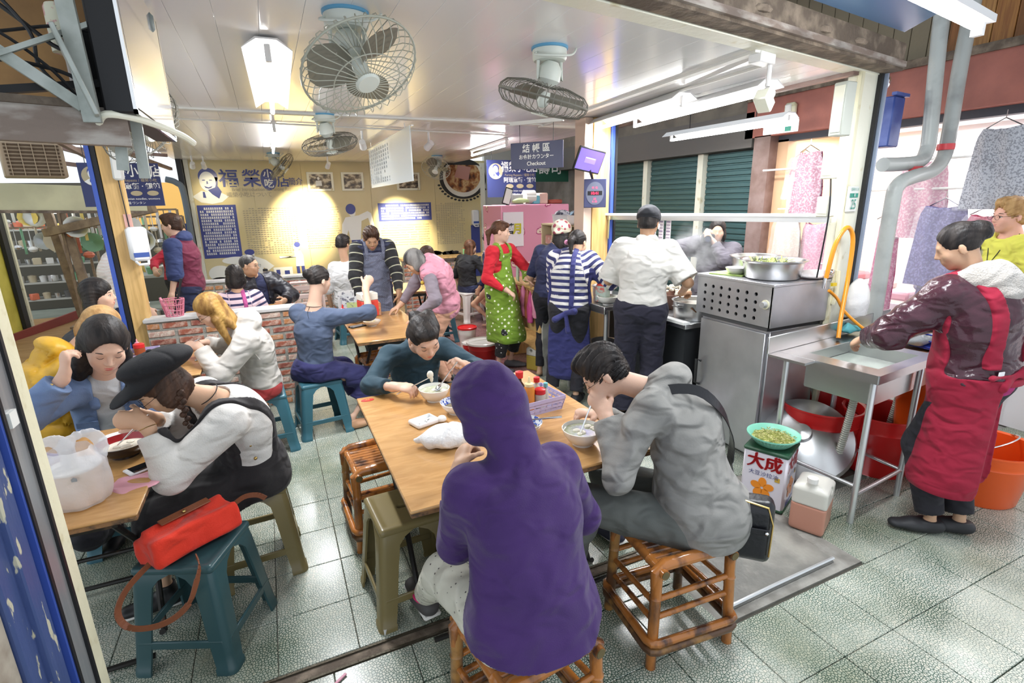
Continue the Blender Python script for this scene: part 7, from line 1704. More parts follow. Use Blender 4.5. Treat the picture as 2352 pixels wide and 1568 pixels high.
# steel wok lid, tin, jerry cans, tubs
t = T('oil_tin', 'white square oil tin with red characters and orange flower', 'tin', (2.48,1.86,0)); Rt = rotz(.42); tc_ = V(2.50,1.87,0)
MB().box(tc_+V(0,0,.175),(.235,.235,.34), Rt, .01).build('tin', mat('tin_white', (.72,.68,.74),.3), t, 1)
m_gr = mat('tin_green', (.02,.07,.035),.4)
for z in (.012,.352): MB().box(tc_+V(0,0, z),(.243,.243,.024), Rt, .008).build('rim', m_gr, t, 1)
m_tr = mat('tin_red', (.50,.015,.02),.35); m_to = mat('tin_orange', (.82,.26,.02),.35); m_tn = mat('tin_navy', (.04,.05,.18),.4)
for ux_, nx_ in ((Rt@V(0,-1,0), Rt@V(-1,0,0)),(Rt@V(1,0,0), Rt@V(0,-1,0))):
    fo = tc_+nx_*.1185; up = V(0,0,1)
    for q in (-.004,-.002,0,.002,.004): text('大成', .10, m_tr, t, fo+up*(.285+q*.6)+ux_*q, ux_, up, sx=.95)
    text('大豆沙拉油', .032, m_tn, t, fo+up*.215, ux_, up)
    b = MB()
    for i in range(5):
        a = PI/2+2*PI*i/5; cc = V(.036*math.cos(a),.036*math.sin(a),0); d = V(math.cos(a), math.sin(a),0); pr = V(-d[1], d[0], 0)
        b.prism([tuple((cc+d*.029*math.cos(w_)+pr*.022*math.sin(w_))[:2]) for w_ in np.linspace(0,2*PI, 17)[:-1]], fo+up*.13+nx_*.0005, ux_, up, .001)
    b.build('flower', m_to, t, 1, smooth=False)
    b = MB(); b.prism([(.062,.06),(.088,.06),(.088,.085),(.062,.085)], fo+up*.13+nx_*.0005, ux_, up, .001); b.build('seal', mat('gold_seal', (.55,.35,.05),.4), t, 1)
    b = MB()
    for i in range(4): b.prism([(-.07,-.075-.008*i),(.07-.02*i, -.075-.008*i),(.07-.02*i, -.072-.008*i),(-.07,-.072-.008*i)], fo+up*.125+nx_*.0005, ux_, up, .001)
    b.build('fine_print', m_tn, t, 1, smooth=False)
t = T('colander', 'mint green plastic colander of chopped greens sitting on the oil tin', 'colander', (2.50,1.87,.364))
m_mint = mat('mint_plastic', (.22,.56,.42),.35)
MB().lathe([(0,0),(.085,0),(.10,.012),(.135,.055),(.142,.058),(.142,.066),(.132,.062),(.095,.014),(0,.006)], n=40, cap=False).build('bowl', m_mint, t)
b = MB()
for i in range(40): a = 2*PI*i/40; b.bar((.102*math.cos(a),.102*math.sin(a),.018),(.136*math.cos(a),.136*math.sin(a),.056),.004,.003,(math.cos(a), math.sin(a),1))
o = b.build('ribs', mat('mint_light', (.36,.68,.55),.35), t); o['kind'] = 'stuff'
b = MB()
for i in range(320):
    a = rr.random()*6.3; q = .115*rr.random()**.5; p0 = V(q*math.cos(a), q*math.sin(a),.036+rr.random()*.014); d = V(rr.uniform(-.02,.02), rr.uniform(-.02,.02), rr.uniform(-.006,.008)); b.bar(p0, p0+d, .0035,.002)
o = b.build('chopped_greens', mat('chopped_greens', (.24,.26,.05),.6, var=((.52,.48,.22),50,.45,.6)), t); o['kind'] = 'stuff'
b = MB(); b.lathe([(0,.035),(.115,.035)], n=24); b.build('greens_bed', MATS['chopped_greens'], t)
def jerry(loc, rz, lab, sx=.105, sy=.19, h=.27, fill=(.50,.24,.17), lev=.55):
    t = T('jerry_can', lab, 'jerry can', loc, rz); m1_ = mat('milky_plastic', (.62,.60,.54),.35)
    sob('can', [('u', 0,('b', V(0,0, h*.45), np.eye(3), V(sx, sy*.5*1.0, h*.45),.02)),('u', .02,('b', V(0,0, h*.82), np.eye(3), V(sx*.75, sy*.42, h*.12),.02)),('s', .01,('c', V(-sx, .01, h*.80), V(sx, .01, h*.80),.016,.016)),('u', .01,('c', V(0,-sy*.35, h*.85), V(0,-sy*.35, h*1.02),.024,.024)),('i', 0,('p', V(0,0, h*lev), V(0,0,-1)))], .006, m1_, t, W=False)
    sob('liquid', [('u', 0,('b', V(0,0, h*.45), np.eye(3), V(sx, sy*.5, h*.45),.02)),('i', 0,('p', V(0,0, h*lev), V(0,0,1)))], .006, mat('liquid_%s' % lab[:4], fill, .25), t, W=False)
    MB().cyl((0,-sy*.35, h*1.0),(0,-sy*.35, h*1.09),.026, n=14).build('cap', m_porc, t)
    return t
t = jerry((2.50,1.59,0),-1.15, 'translucent jerry can of pinkish liquid with blue label beside the oil tin', .085,.20,.29)
MB().box(V(.0,.1015,.16),(.08,.003,.045)).build('label', mat('blue_label', (.14,.42,.72),.4), t)
t = T('work_lid', 'large dented steel wok lid leaning under the sink', 'lid', (3.05,2.02,.2)); t.name = 'wok_lid'
Rl = rotz(.5)@roty(-.75)
MB().lathe([(.30,0),(.29,.03),(.22,.07),(.12,.10),(.06,.105),(.055,.14),(0,.145)], V(2.98,2.02,.21),44, R=Rl).build('lid', m_steel, t, 1)
m_redp = mat('red_plastic', (.58,.015,.015),.3); m_orp = mat('orange_plastic', (.88,.12,.015),.3, coat=.2)
def tub_(loc, r, h, lab, m, name='tub', handle=True, lid=None):
    t = T(name, lab, name, loc)
    MB().lathe([(0,0),(r*.74,0),(r*.78,.01),(r*.93, h*.74),(r*.955, h*.76),(r*.945, h*.79),(r*.965, h*.83),(r, h),(r*1.05, h),(r*1.05, h+.01),(r*.97, h+.004),(r*.90, h*.70),(r*.74,.015),(0,.012)], n=48, cap=False).build('tub', m, t)
    if handle: MB().tube([(r*1.04*math.cos(a),-abs(r*.45*math.sin(a))-.0, h-.0+.05*math.sin(a)) for a in np.linspace(0, PI, 22)], .005,6).build('handle', m_chrome if not lid else m_porc, t)
    if lid: MB().lathe([(r*1.07, h-.006),(r*1.07, h+.014),(r*.98, h+.02),(r*.95, h+.008),(0, h+.008)], n=44).build('lid', lid, t)
    return t
tub_((3.66,1.36,0),.235,.33, 'orange plastic tub on the pavement at the right edge', m_orp)
tub_((3.72,1.66,0),.25,.80, 'tall orange plastic bin behind the orange tub', m_orp, 'bin', False, mat('peach_plastic', (.80,.42,.22),.4))
t = T('crate', 'blue plastic crate stacked on the orange bin', 'crate', (3.74,1.66,.83)); mbc = mat('blue_crate', (.03,.06,.42),.4); b = MB()
for z in (.01,.05,.09,.13,.17): b.tube([(3.55,1.52,.83+z),(3.93,1.52,.83+z),(3.93,1.8,.83+z),(3.55,1.8,.83+z)], .008,4, closed=True)
for i in range(12): b.bar((3.55+i*.0345,1.52,.83),(3.55+i*.0345,1.52,1.0),.008,.006)
for i in range(8): b.bar((3.55,1.52+i*.04,.83),(3.55,1.52+i*.04,1.0),.006,.008)
o = b.build('lattice', mbc, t, 1); o['kind'] = 'stuff'
MB().bb(3.55,3.93,1.52,1.8,.83,.84).build('base', mbc, t, 1)
tub_((3.18,2.05,0),.24,.42, 'red plastic tub under the sink behind the steel legs', m_redp, 'tub', False)
tub_((3.45,1.82,0),.22,.40, 'second red plastic tub under the right sink', m_redp, 'tub', False)
t = tub_((1.98,5.12,0),.17,.26, 'red bucket with white lid and handle left of the green apron', mat('dark_red_plastic', (.36,.015,.015),.35), 'bucket', True, m_porc)
tub_((2.03,5.75,0),.11,.28, 'white and red paint style bucket behind the red bucket', m_porc, 'bucket', False, m_redp)
tub_((1.98,5.50,0),.10,.16, 'small red lidded bucket between the two buckets', m_redp, 'bucket', False, m_porc)
jerry((2.42,4.72,0),.5, 'yellowish jerry can on the floor right of the green apron', .07,.15,.27,(.42,.32,.06),.6)
# ------------------------------------------------------------------ cashier cupboard, desk, shelves
t = T('cupboard', 'tall cupboard wrapped in pink floral cloth behind the green apron', 'cupboard', (2.86,6.0,0));
mfl = mat('pink_floral', (.66,.27,.38),.6); N, L, bs_ = nodes(mfl); v = N.new('ShaderNodeTexVoronoi'); v.inputs['Scale'].default_value = 1; v.inputs['Randomness'].default_value = .8; L.new(objco(N, L, (4.5,4.5,4.5)), v.inputs['Vector'])
n = N.new('ShaderNodeTexNoise'); n.inputs['Scale'].default_value = 13; L.new(objco(N, L), n.inputs['Vector'])
a_ = N.new('ShaderNodeMath'); a_.operation = 'MULTIPLY_ADD'; L.new(n.outputs[0], a_.inputs[0]); a_.inputs[1].default_value = .5; L.new(v.outputs['Distance'], a_.inputs[2])
L.new(ramp(N, L, a_.outputs[0], [(.0,(.75,.68,.55)),(.33,(.35,.03,.10)),(.40,(.70,.55,.45)),(.47,(.40,.06,.16)),(.53,(.66,.27,.38))], True), bs_.inputs['Base Color'])
MB().bb(2.50,3.42,5.72,6.3,0,1.70,.01).build('body', mfl, t, 1)
MB().bb(2.52,2.78,5.705,5.72,1.22,1.62).build('notice', mat('notice_paper', (.75,.70,.74),.6), t, 1)
text('營', .13, m_blk, t, (2.59,5.70,1.42),(1,0,0),(0,0,1), bold=.003); text('月', .13, mat('yellow_ink', (.5,.45,.02),.5), t, (2.70,5.70,1.42),(1,0,0),(0,0,1), bold=.005)
rrr = random.Random(9)
for k, (x, w_, h_, cc, lab) in enumerate(((2.62,.10,.16,(.6,.6,.62), 'dark framed card leaning on top of the pink cupboard'),(2.74,.16,.12,(.55,.55,.56), 'white box on top of the pink cupboard'),(2.90,.13,.17,(.72,.70,.70), 'white paper roll on top of the pink cupboard'),(3.00,.10,.10,(.15,.45,.55), 'small turquoise box on top of the pink cupboard'),(3.10,.12,.13,(.70,.45,.38), 'peach bottles and cloth on top of the pink cupboard'),(3.26,.20,.05,(.30,.06,.04), 'dark red tray on top of the pink cupboard'))):
    if k == 2: o = MB().cyl((x-.04,5.84,1.79),(x+.09,5.84,1.79),.08, n=20).build('paper_roll', m_porc)
    elif k == 0: o = MB().box(V(x, 5.80,1.80),(w_, .012,.2), roty(.3),.002).build('framed_card', m_blk); MB().box(V(x, 5.79,1.80),(w_-.02,.004,.17), roty(.3)).build('card', m_print, o, 1)
    else: o = MB().box(V(x, 5.84,1.705+h_/2),(w_, .13, h_), rotz(rrr.uniform(-.2,.2)),.012).build('box' if k != 5 else 'tray', mat('box_%d' % k, cc, .5))
    tag(o, lab, {0: 'card', 2: 'paper roll', 5: 'tray'}.get(k, 'box'))
lump('plastic_bag', 'green and white bag slumped on the pink cupboard edge', 'bag', (2.78,5.77,1.74),(.12,.05,.04), mat('green_white_film', (.50,.58,.30),.4),4,.01,50,.01)
d = T('cash_desk', 'wooden cashier desk with hanging bags behind the green apron', 'desk', (2.55,4.85,0))
MB().bb(2.34,2.80,4.45,5.35,.88,.91,.004).build('worktop', m_yel, d, 1); MB().bb(2.38,2.80,4.47,4.50,0,.88).build('side_panel', mat('worn_grey_board', (.42,.42,.38),.7, var=((.3,.3,.27),9,.4,.6)), d, 1); MB().bb(2.36,2.40,4.5,5.35,.45,.88).build('front_panel', m_yel, d, 1); MB().bb(2.36,2.8,5.32,5.35,0,.88).build('side_panel', m_yel, d, 1)
MB().bb(2.36,2.80,4.5,5.3,.25,.27).build('lower_shelf', m_yel, d, 1)
mbags = [mat('bag_%d' % k, cc, .35, bump=(30,.6), alpha=.95) for k, cc in enumerate(((.75,.30,.42),(.62,.06,.18),(.80,.30,.12),(.70,.20,.35),(.35,.10,.05),(.55,.08,.25)))]
for k in range(7):
    y = 5.05-.085*k; x = 2.33-.01*(k % 2)
    o = lump('plastic_bag', ['pink', 'crimson', 'orange', 'rose', 'brown', 'magenta', 'pink'][k]+' plastic bag hanging on the cashier desk, '+['first', 'second', 'third', 'fourth', 'fifth', 'sixth', 'last'][k]+' from the green apron', 'bag', (x, y, .70-.02*(k % 3)),(.035,.045,.20+.02*(k % 2)), mbags[k % 6], k, .010,45,.009)
# items on the desk: stationery, jugs
t = T('drinks_jug', 'white lidded jug on the cashier desk', 'jug', (2.52,4.98,.91)); MB().lathe([(0,0),(.07,0),(.075,.18),(.06,.2),(0,.21)], n=24).build('jug', m_porc, t)
for k, (x, y, w_, h_, cc, lab) in enumerate(((2.44,4.78,.13,.24,(.62,.58,.62), 'printed calendar card standing on the cashier desk'),(2.50,4.62,.12,.36,(.32,.33,.36), 'grey stone patterned panel beside the calendar card'),(2.40,5.08,.13,.30,(.38,.55,.48), 'pale green folder leaning on the cashier desk'))):
    o = MB().box(V(x, y, .91+h_/2),(.012, w_, h_), rotz(-.25)@rotx(.12 if k == 2 else 0),.002).build('card', mat('desk_card_%d' % k, cc, .5, var=((.2,.1,.2),40,.6,.66))); tag(o, lab, 'card')
o = MB().box(V(2.42,4.55,1.07),(.02,.05,.22), rotx(.1),.008).build('glove', mat('blue_glove', (.10,.38,.68),.4)); tag(o, 'light blue glove hanging at the edge of the desk', 'glove')
sf = T('wall_shelf', 'cream wooden pigeonhole shelf between the cupboard and the yellow post', 'shelf', (2.75,4.5,1.0)); mcw = mat('cream_wood', (.72,.60,.38),.5)
y0, y1, x0, x1 = 4.34,5.10,2.70,2.92
for z in (1.02,1.27,1.50): MB().bb(x0, x1, y0, y1, z-.008, z+.008).build('shelf_board', mcw, sf, 1)
for y in (y0+.01,4.60,4.86, y1-.01): MB().bb(x0, x1, y-.008, y+.008,1.02,1.50).build('divider', mcw, sf, 1)
MB().bb(x1-.008, x1, y0, y1,1.02,1.5).build('back_board', mcw, sf, 1)
for k, (y, cc, lab) in enumerate(((4.52,(.78,.76,.76), 'white plastic tub nearest the post on the cream shelf'),(4.82,(.70,.70,.74), 'white plastic tub holding patterned cloth on the cream shelf'))):
    t = T('storage_tub', lab, 'tub', (2.80, y, 1.51)); b = MB(); b.lathe([(.11,0),(.125,.09),(.135,.092),(.12,.09),(.105,.005)], n=24, sx=.8, cap=False); b.build('tub', mat('tub_%d' % k, cc, .35), t)
    sob('contents', [('u', 0,('e', V(2.80, y, 1.60), np.eye(3), V(.08,.10,.05)))], .01, mat('patterned_cloth_%d' % k, (.45,.45,.5) if k else (.25,.45,.6),.7, var=((.05,.05,.08),26,.5,.56)), t, disp=folds(.012,50, k))
for k, (y, z, cc, lab) in enumerate(((4.73,1.09,(.40,.42,.45), 'stack of papers in the lower pigeonhole'),(4.98,1.34,(.52,.25,.22), 'red printed packets in the upper pigeonhole'),(4.47,1.33,(.30,.30,.3), 'small pan in the pigeonhole nearest the post'))):
    o = MB().box(V(2.78, y, z),(.12,.14,.10), rotz(.1),.01).build('packet', mat('pigeon_%d' % k, cc, .6, var=((.6,.55,.5),20,.5,.6))); tag(o, lab, 'packet')
# ------------------------------------------------------------------ signs and screens
def sign_post(t, x0, x1, z0, z1, y, sz=1.0):
    MB().bb(x0, x1, y, y+.012, z0, z1).build('board', m_signb, t, 1); w_ = x1-x0; h_ = z1-z0; m_tan = mat('tan_print', (.45,.38,.24),.4)
    portrait(x0+w_*.17, z1-h_*.30, w_*.125, y-.001, t, m_print, m_navy, m_tan)
    yy = y-.003
    for q in (.1,.9): MB().cyl((x0+w_*q, y+.006, z1),(x0+w_*q, y+.006,2.6),.003, n=5).build('hanging_wire', m_blk, t, 1)
    text('福榮小吃店', h_*.30, m_print, t, (x0+w_*.66, yy, z1-h_*.20),(1,0,0),(0,0,1), bold=.002, sx=.78)
    text('Furong Repasts / 福榮小吃', h_*.085, m_tan, t, (x0+w_*.66, yy, z1-h_*.40),(1,0,0),(0,0,1))
    text('阿瑞意麵 · 餛飩', h_*.15, m_print, t, (x0+w_*.66, yy, z1-h_*.54),(1,0,0),(0,0,1), bold=.001)
    b = MB()
    for k in range(3): b.prism(ell(x0+w_*(.45+.21*k), z1-h_*.70, w_*.075, h_*.06,20),(0, yy, 0),(1,0,0),(0,0,1),.001)
    b.build('oval', m_tan, t, 1, smooth=False)
    text('A-Ruei Yimian noodles, wontons', h_*.07, m_print, t, (x0+w_*.66, yy, z1-h_*.83),(1,0,0),(0,0,1)); text('意麵 ワンタン', h_*.07, m_print, t, (x0+w_*.62, yy, z1-h_*.93),(1,0,0),(0,0,1))
t = T('shop_sign', 'navy shop sign with portrait hanging behind the left yellow post', 'sign', (-1.1,5.6,1.7)); sign_post(t, -1.37,-.80,1.765,2.12,5.6)
t = T('shop_sign', 'navy shop sign with portrait hanging above the pink cupboard', 'sign', (3.2,7.0,1.8)); sign_post(t, 2.86,3.62,1.80,2.30,7.0)
t = T('checkout_sign', 'dark hanging sign reading checkout in Chinese, Japanese and English', 'sign', (2.2,4.25,1.95)); a_, b_ = V(2.04,4.42,0), V(2.34,4.02,0); ux = nrm(b_-a_); cM = (a_+b_)/2; Rg = np.array([ux, np.cross(U3, ux), U3]).T
MB().box(cM+V(0,0,2.125),(.50,.012,.22), Rg, .002).build('board', m_navy2, t, 1); fo = cM-np.cross(U3, ux)*.007
text('結 帳 區', .075, m_print, t, fo+V(0,0,2.18), ux, U3, bold=.001); text('お会計カウンター', .042, m_print, t, fo+V(0,0,2.113), ux, U3, bold=.0006); text('Checkout', .045, m_print, t, fo+V(0,0,2.058), ux, U3, bold=.0006)
for s_ in (-.16,.16): MB().cyl(cM+ux*s_+V(0,0,2.235), cM+ux*s_+V(0,0,2.38),.0025, n=6).build('hanging_wire', m_blk, t, 1)
MB().box(cM+V(0,0,2.395),(.50,.03,.03), Rg).build('top_rail', m_wpaint, t, 1)
t = T('neighbour_sign', 'dark green shop sign far behind the monitor', 'sign', (4.9,8.4,2.1)); MB().bb(4.05,5.4,8.4,8.42,2.06,2.48).build('board', mat('dark_green_sign', (.02,.10,.06),.5), t, 1); text('壽司', .24, m_print, t, (4.62,8.39,2.28),(1,0,0),(0,0,1), bold=.003)
t = T('monitor', 'small tilted monitor with violet screen near the yellow post', 'monitor', (2.58,4.0,2.0)); Rm = rotz(.12)@roty(.16)@rotx(.35); cm_ = V(2.60,4.02,2.075)
MB().box(cm_, (.29,.022,.20), Rm, .006).build('bezel', m_blk, t, 1); MB().box(cm_-Rm@V(0,.0115,0),(.265,.002,.172), Rm).build('screen', mat('violet_screen', (.10,.07,.40),.2, emit=.9), t, 1)
MB().box(cm_-Rm@V(.0,.0135,0),(.12,.001,.05), Rm).build('dialog', mat('dialog', (.15,.11,.50),.2, emit=.9), t, 1); MB().box(cm_-Rm@V(.0,.0137,-.018),(.10,.001,.006), Rm).build('dialog_bar', mat('dialog_white', (.7,.7,.9),.2, emit=.8), t, 1)
MB().tube([cm_+V(.02,.02,-.08),(2.74,4.16,1.90),(2.80,4.2,1.90)], .012,8).build('arm', m_blk, t, 1)
t = T('led_clock', 'navy digital wall clock with red numerals beside the yellow post', 'clock', (2.66,4.12,1.78)); ux = nrm(V(.30,-.26,0)); nn = np.cross(ux, U3); Rg = np.array([ux, -nn, U3]).T; cc = V(2.72,4.10,1.80)
MB().box(cc, (.20,.02,.25), Rg, .004).build('case', m_navy2, t, 1)
b = MB(); b.prism(ell(0,0,.08,.10,36), cc+nn*.011, ux, U3,.001); b.build('dial', mat('dial_grey', (.12,.13,.18),.4), t, 1, smooth=False)
b = MB(); b.prism([(-.065,-.016),(.065,-.016),(.065,.02),(-.065,.02)], cc+nn*.0125, ux, U3,.001); b.build('window', m_blk, t, 1, smooth=False)
mled = mat('red_led', (1,.02,.06),.4, emit=5)
for tx, dz, sz in (('10:41', .0,.034),('01 12', .048,.022),('24', -.048,.022),('6  58', -.072,.02)): text(tx, sz, mled, t, cc+nn*.0145+U3*dz, ux, U3, name='numerals')
# hanging menu panel
t = T('hanging_menu', 'large white hanging menu panel under the ceiling', 'menu', (1.24,5.9,1.9)); MB().box(V(1.245,5.85,2.165),(.012,2.25,.46), rotz(-.02),.002).build('panel', mat('menu_white', (.68,.72,.72),.12), t, 1)
b = MB(); rr = random.Random(12)
for k in range(18):
    y = 4.83+k*.115; n_ = rr.randint(4,9)
    for j in range(n_): b.box(V(1.236, y, 2.34-j*.042),(.002,.028,.026), rotz(-.02))
    for j in range(2): b.box(V(1.236, y, 2.02-j*.03),(.002,.03,.02), rotz(-.02))
o = b.build('menu_columns', mat('menu_ink', (.22,.24,.26),.5), t, 1); o['kind'] = 'stuff'
for y in (5.0,6.7): MB().cyl((1.245, y, 2.39),(1.245, y, 2.45),.003, n=6).build('hanging_wire', m_alu, t, 1)
MB().bb(1.235,1.257,4.73,6.97,2.39,2.40).build('top_edge', m_alu, t, 1)
# soap dispensers
def dispenser(c, R_, lab, s=1):
    t = T('soap_dispenser', lab, 'dispenser', c); c = V(*c)
    MB().box(c+R_@V(0,0,.15*s),(.13*s, .10*s, .26*s), R_, .02*s).build('case', m_white, t, 1); MB().box(c+R_@V(0,-.051*s, .07*s),(.10*s, .004,.035*s), R_).build('badge', mat('blue_badge', (.05,.10,.35),.4), t, 1)
    MB().tube([c+R_@V(-.04*s, -.03*s, .02*s), c+R_@V(-.03*s, -.075*s, .0), c+R_@V(.03*s, -.075*s, .0), c+R_@V(.04*s, -.03*s, .02*s)], .01*s, 8).build('lever', m_white, t, 1)
dispenser((-.925,4.90,1.33), rotz(.35), 'large white wall dispenser on the yellow post', 1.0)
dispenser((3.70,9.74,1.28), np.eye(3), 'white soap dispenser on the blue strip at the mural edge', 1.1)
MB().bb(3.62,3.80,9.77,9.79,.3,1.3).build('trim_6', m_navy)['kind'] = 'structure'
# ------------------------------------------------------------------ ceiling fans
m_fanw = mat('fan_enamel', (.66,.70,.64),.4); m_fand = mat('fan_blade_dark', (.16,.155,.12),.5, alpha=.92); m_cage = mat('fan_cage', (.42,.43,.36),.45); m_caged = mat('fan_cage_grimy', (.16,.155,.13),.6)
def fan(c, tilt, az, lab, r=.225, cage=m_cage, n=36, mount=.15):
    """c: ceiling point; head hangs below, facing direction given by tilt from straight down and azimuth"""
    t = T('ceiling_fan', lab, 'fan', c, 0, 'oscillating ceiling fans'); c = V(*c)
    MB().lathe([(0,-.06),(.075,-.06),(.082,-.05),(.082,-.008),(0,0)], c, 28).build('canopy', m_fanw, t, 1); MB().lathe([(.083,-.012),(.088,-.010),(.088,0),(.083,0)], c, 28).build('canopy_ring', mat('fan_blue', (.12,.35,.55),.4), t, 1)
    hcn = c+V(0,0,-mount+.04)
    for s_ in (-1,1): MB().tube([c+V(s_*.062,0,-.055), c+V(s_*.066,0,-.14), hcn+V(s_*.045,0,.02)], .008,6).build('bracket', m_fanw, t, 1)
    ax = V(math.sin(tilt)*math.cos(az), math.sin(tilt)*math.sin(az),-math.cos(tilt)); u = nrm(np.cross(ax, (0,1,.2))); v = np.cross(ax, u); R_ = np.array([u, v, ax]).T
    MB().lathe([(0,-.05),(.03,-.05),(.055,-.02),(.058,.03),(.035,.06),(0,.06)], hcn, 20, R=R_).build('motor', m_fanw, t, 1)
    fc = hcn+ax*.115
    b = MB()
    for k in range(n):
        a0 = 2*PI*k/n; P = []
        for rr_, zz, tw in ((.05,-.052,0),(.12,-.062,.12),(.195,-.045,.22),(r-.004,-.02,.26),(r, .0,.27),(r-.004,.02,.26),(.195,.050,.2),(.12,.066,.08),(.045,.072,0)): P.append(fc+R_@V(rr_*math.cos(a0+tw), rr_*math.sin(a0+tw), zz))
        b.tube(P, .0019,4, cap=False)
    for rr_, zz in ((r, 0),(.13,.066),(.05,-.052)): b.tube([fc+R_@V(rr_*math.cos(a), rr_*math.sin(a), zz) for a in np.linspace(0,2*PI, 41)[:-1]], .0045 if rr_ == r else .0022,6, closed=True)
    o = b.build('cage', cage, t, 1); o['kind'] = 'stuff'
    MB().lathe([(0,.066),(.046,.066),(.048,.072),(.040,.080),(0,.082)], fc, 24, R=R_).build('badge', m_fanw, t, 1); MB().lathe([(0,-.03),(.028,-.03),(.03,.02),(.018,.04),(0,.045)], fc, 16, R=R_).build('hub', m_fanw, t, 1)
    for k in range(3):
        a0 = 2*PI*k/3+.7
        def bf_(u_, v_, a0=a0):
            rr_ = .03+(r-.055)*u_; w_ = (.35+1.0*math.sin(PI*min(u_*.9+.08,1))**.6); a = a0+(v_-.5)*w_*.95/(.55+u_*.7); return fc+R_@V(rr_*math.cos(a), rr_*math.sin(a),(v_-.5)*.05-.01)
        b = MB(); b.sheet(bf_, 8,8); b.build('blade', m_fand, t, 1)
    b = MB(); b.tube(smooth_path([c+V(-.08,-.02,-.03), c+V(-.10,-.05,-.05), c+V(-.02,-.09,-.055), c+V(.08,-.07,-.04), c+V(.13,-.03,.0)], 5),.005,6); b.build('power_cord', m_fanw, t, 1)
    return t
fan((.37,2.28,2.452),.62,-1.15, 'large white cage fan nearest the camera on the ceiling')
fan((1.33,2.42,2.452),.30,2.2, 'cage fan second from the camera, seen almost edge on', cage=m_caged)
fan((.53,4.75,2.452),.35,.9, 'cage fan hanging left of the menu panel', cage=m_caged, n=30)
fan((.20,8.35,2.452),.85,-.1, 'far cage fan in front of the mural title', cage=m_caged, n=24)
fan((2.55,8.30,2.452),.75,-2.2, 'far cage fan in front of the printed noodle bowl', n=24)
fan((-.62,3.55,2.452),.9,-.5, 'cage fan half hidden behind the television', cage=m_caged, n=30, mount=.25)
# ------------------------------------------------------------------ lamps
def tubelamp(a, b_, lab, w_=.20, drop=0, hang=None, power=0, name='fluorescent_light', trough=True):
    a, b_ = V(*a), V(*b_); d = nrm(b_-a); s_ = nrm(np.cross(d, U3)); t = T(name, lab, 'light', (a+b_)/2); L_ = np.linalg.norm(b_-a); c_ = (a+b_)/2
    if trough:
        R_ = np.array([s_, d, U3]).T; vs = []; prof = [(-w_/2,-.008),(-w_*.22,.035),(w_*.22,.035),(w_/2,-.008),(w_/2,-.012),(w_*.20,.028),(-w_*.20,.028),(-w_/2,-.012)]
        for e_ in (a-d*.03, b_+d*.03): vs += [e_+s_*x+U3*(z-drop) for x, z in prof]
        n_ = len(prof); MB().add(vs, [(k, (k+1) % n_, n_+(k+1) % n_, n_+k) for k in range(n_)]+[tuple(range(n_)), tuple(range(n_, 2*n_))]).build('reflector', m_white, t, 1, smooth=False)
    else: MB().bar(a-d*.02+U3*.022, b_+d*.02+U3*.022,.04,.024).build('batten', m_white, t, 1)
    MB().cyl(a-U3*(drop+.04), b_-U3*(drop+.04),.013, n=12).build('tube', m_glow, t, 1)
    for e_ in (a, b_): MB().box(e_+U3*(-drop-.02),(.025,.025,.07), None, .003).build('end_cap', m_white, t, 1)
    if power:
        ang = math.atan2(d[1], d[0]); area('tube_light', tuple(c_-U3*(drop+.065)),(L_, .05), power, (0,0, ang),(.95,.97,1.0))
    return t
tubelamp((.095,2.70,2.405),(.13,4.18,2.405), 'long fluorescent ceiling light nearest the television', power=LP[0])
tubelamp((.16,5.3,2.425),(.18,7.5,2.425), 'fluorescent tube on the ceiling behind the left cage fan', trough=False, power=LP[1])
tubelamp((2.62,5.8,2.41),(2.72,7.2,2.41), 'twin fluorescent tube on the ceiling above the cupboard', trough=False, power=LP[1])
tubelamp((2.82,4.40,2.40),(2.66,2.98,2.40), 'fluorescent trough light over the kitchen, inner of the pair', power=LP[2])
tubelamp((2.98,3.9,2.39),(2.84,2.45,2.39), 'bright fluorescent trough light over the kitchen, outer of the pair', power=LP[2])
t = tubelamp((3.95,4.55,2.37),(3.98,3.2,2.37), 'fluorescent trough light hanging over the alley by the shutters', power=LP[3])
for y in (4.3,3.5): MB().cyl((3.96, y, 2.39),(3.96, y, 3.6),.004, n=5).build('hanging_wire', m_blk, t, 1)
def track(c, d, lab, tgt, pw=0):
    t = T('spotlight', lab, 'light', c, 0, 'small ceiling spotlights'); c, d = V(*c), nrm(d)
    MB().cyl(c, c-U3*.10,.012, n=8).build('stem', m_white, t, 1); h = c-U3*.13; MB().cyl(h-d*.05, h+d*.05,.030,.036,16).build('head', m_white, t, 1)
    MB().cyl(h+d*.045, h+d*.053,.026, n=16).build('lamp', m_glow, t, 1)
    if pw: spot('spot_lamp', tuple(h+d*.07), tgt, pw, 52,1,(1,.86,.55))
for (c, lab, tgt, pw) in (((.97,5.65,2.45), 'white spotlight left of the menu panel', (1.2,6.5,2.0),0),((1.63,5.56,2.45), 'white spotlight right of the menu panel', (1.3,6.3,2.0),0),((.95,8.7,2.45), 'white spotlight under the ceiling before the mural', (.62,9.8,1.5), LP[6]*1.2),((-.72,8.95,2.45), 'white spotlight at the left end of the mural', (-.7,9.8,1.9), LP[6]*.04),((-.86,8.95,2.45), 'second white spotlight at the left end of the mural', (-1,9.8,1.9),0),((2.0,8.8,2.45), 'white spotlight hidden by the hanging menu', (2.25,9.8,1.2), LP[6])):
    track(c, V(*tgt)-V(*c), lab, tgt, pw)
t = T('security_spotlight', 'white security floodlight hanging from the ceiling edge at the right', 'light', (2.42,2.15,2.3))
MB().box(V(2.40,2.12,2.425),(.14,.07,.05), rotz(.2),.004).build('junction_box', m_white, t, 1); MB().cyl((2.46,2.12,2.40),(2.46,2.12,2.30),.012, n=8).build('stem', m_white, t, 1)
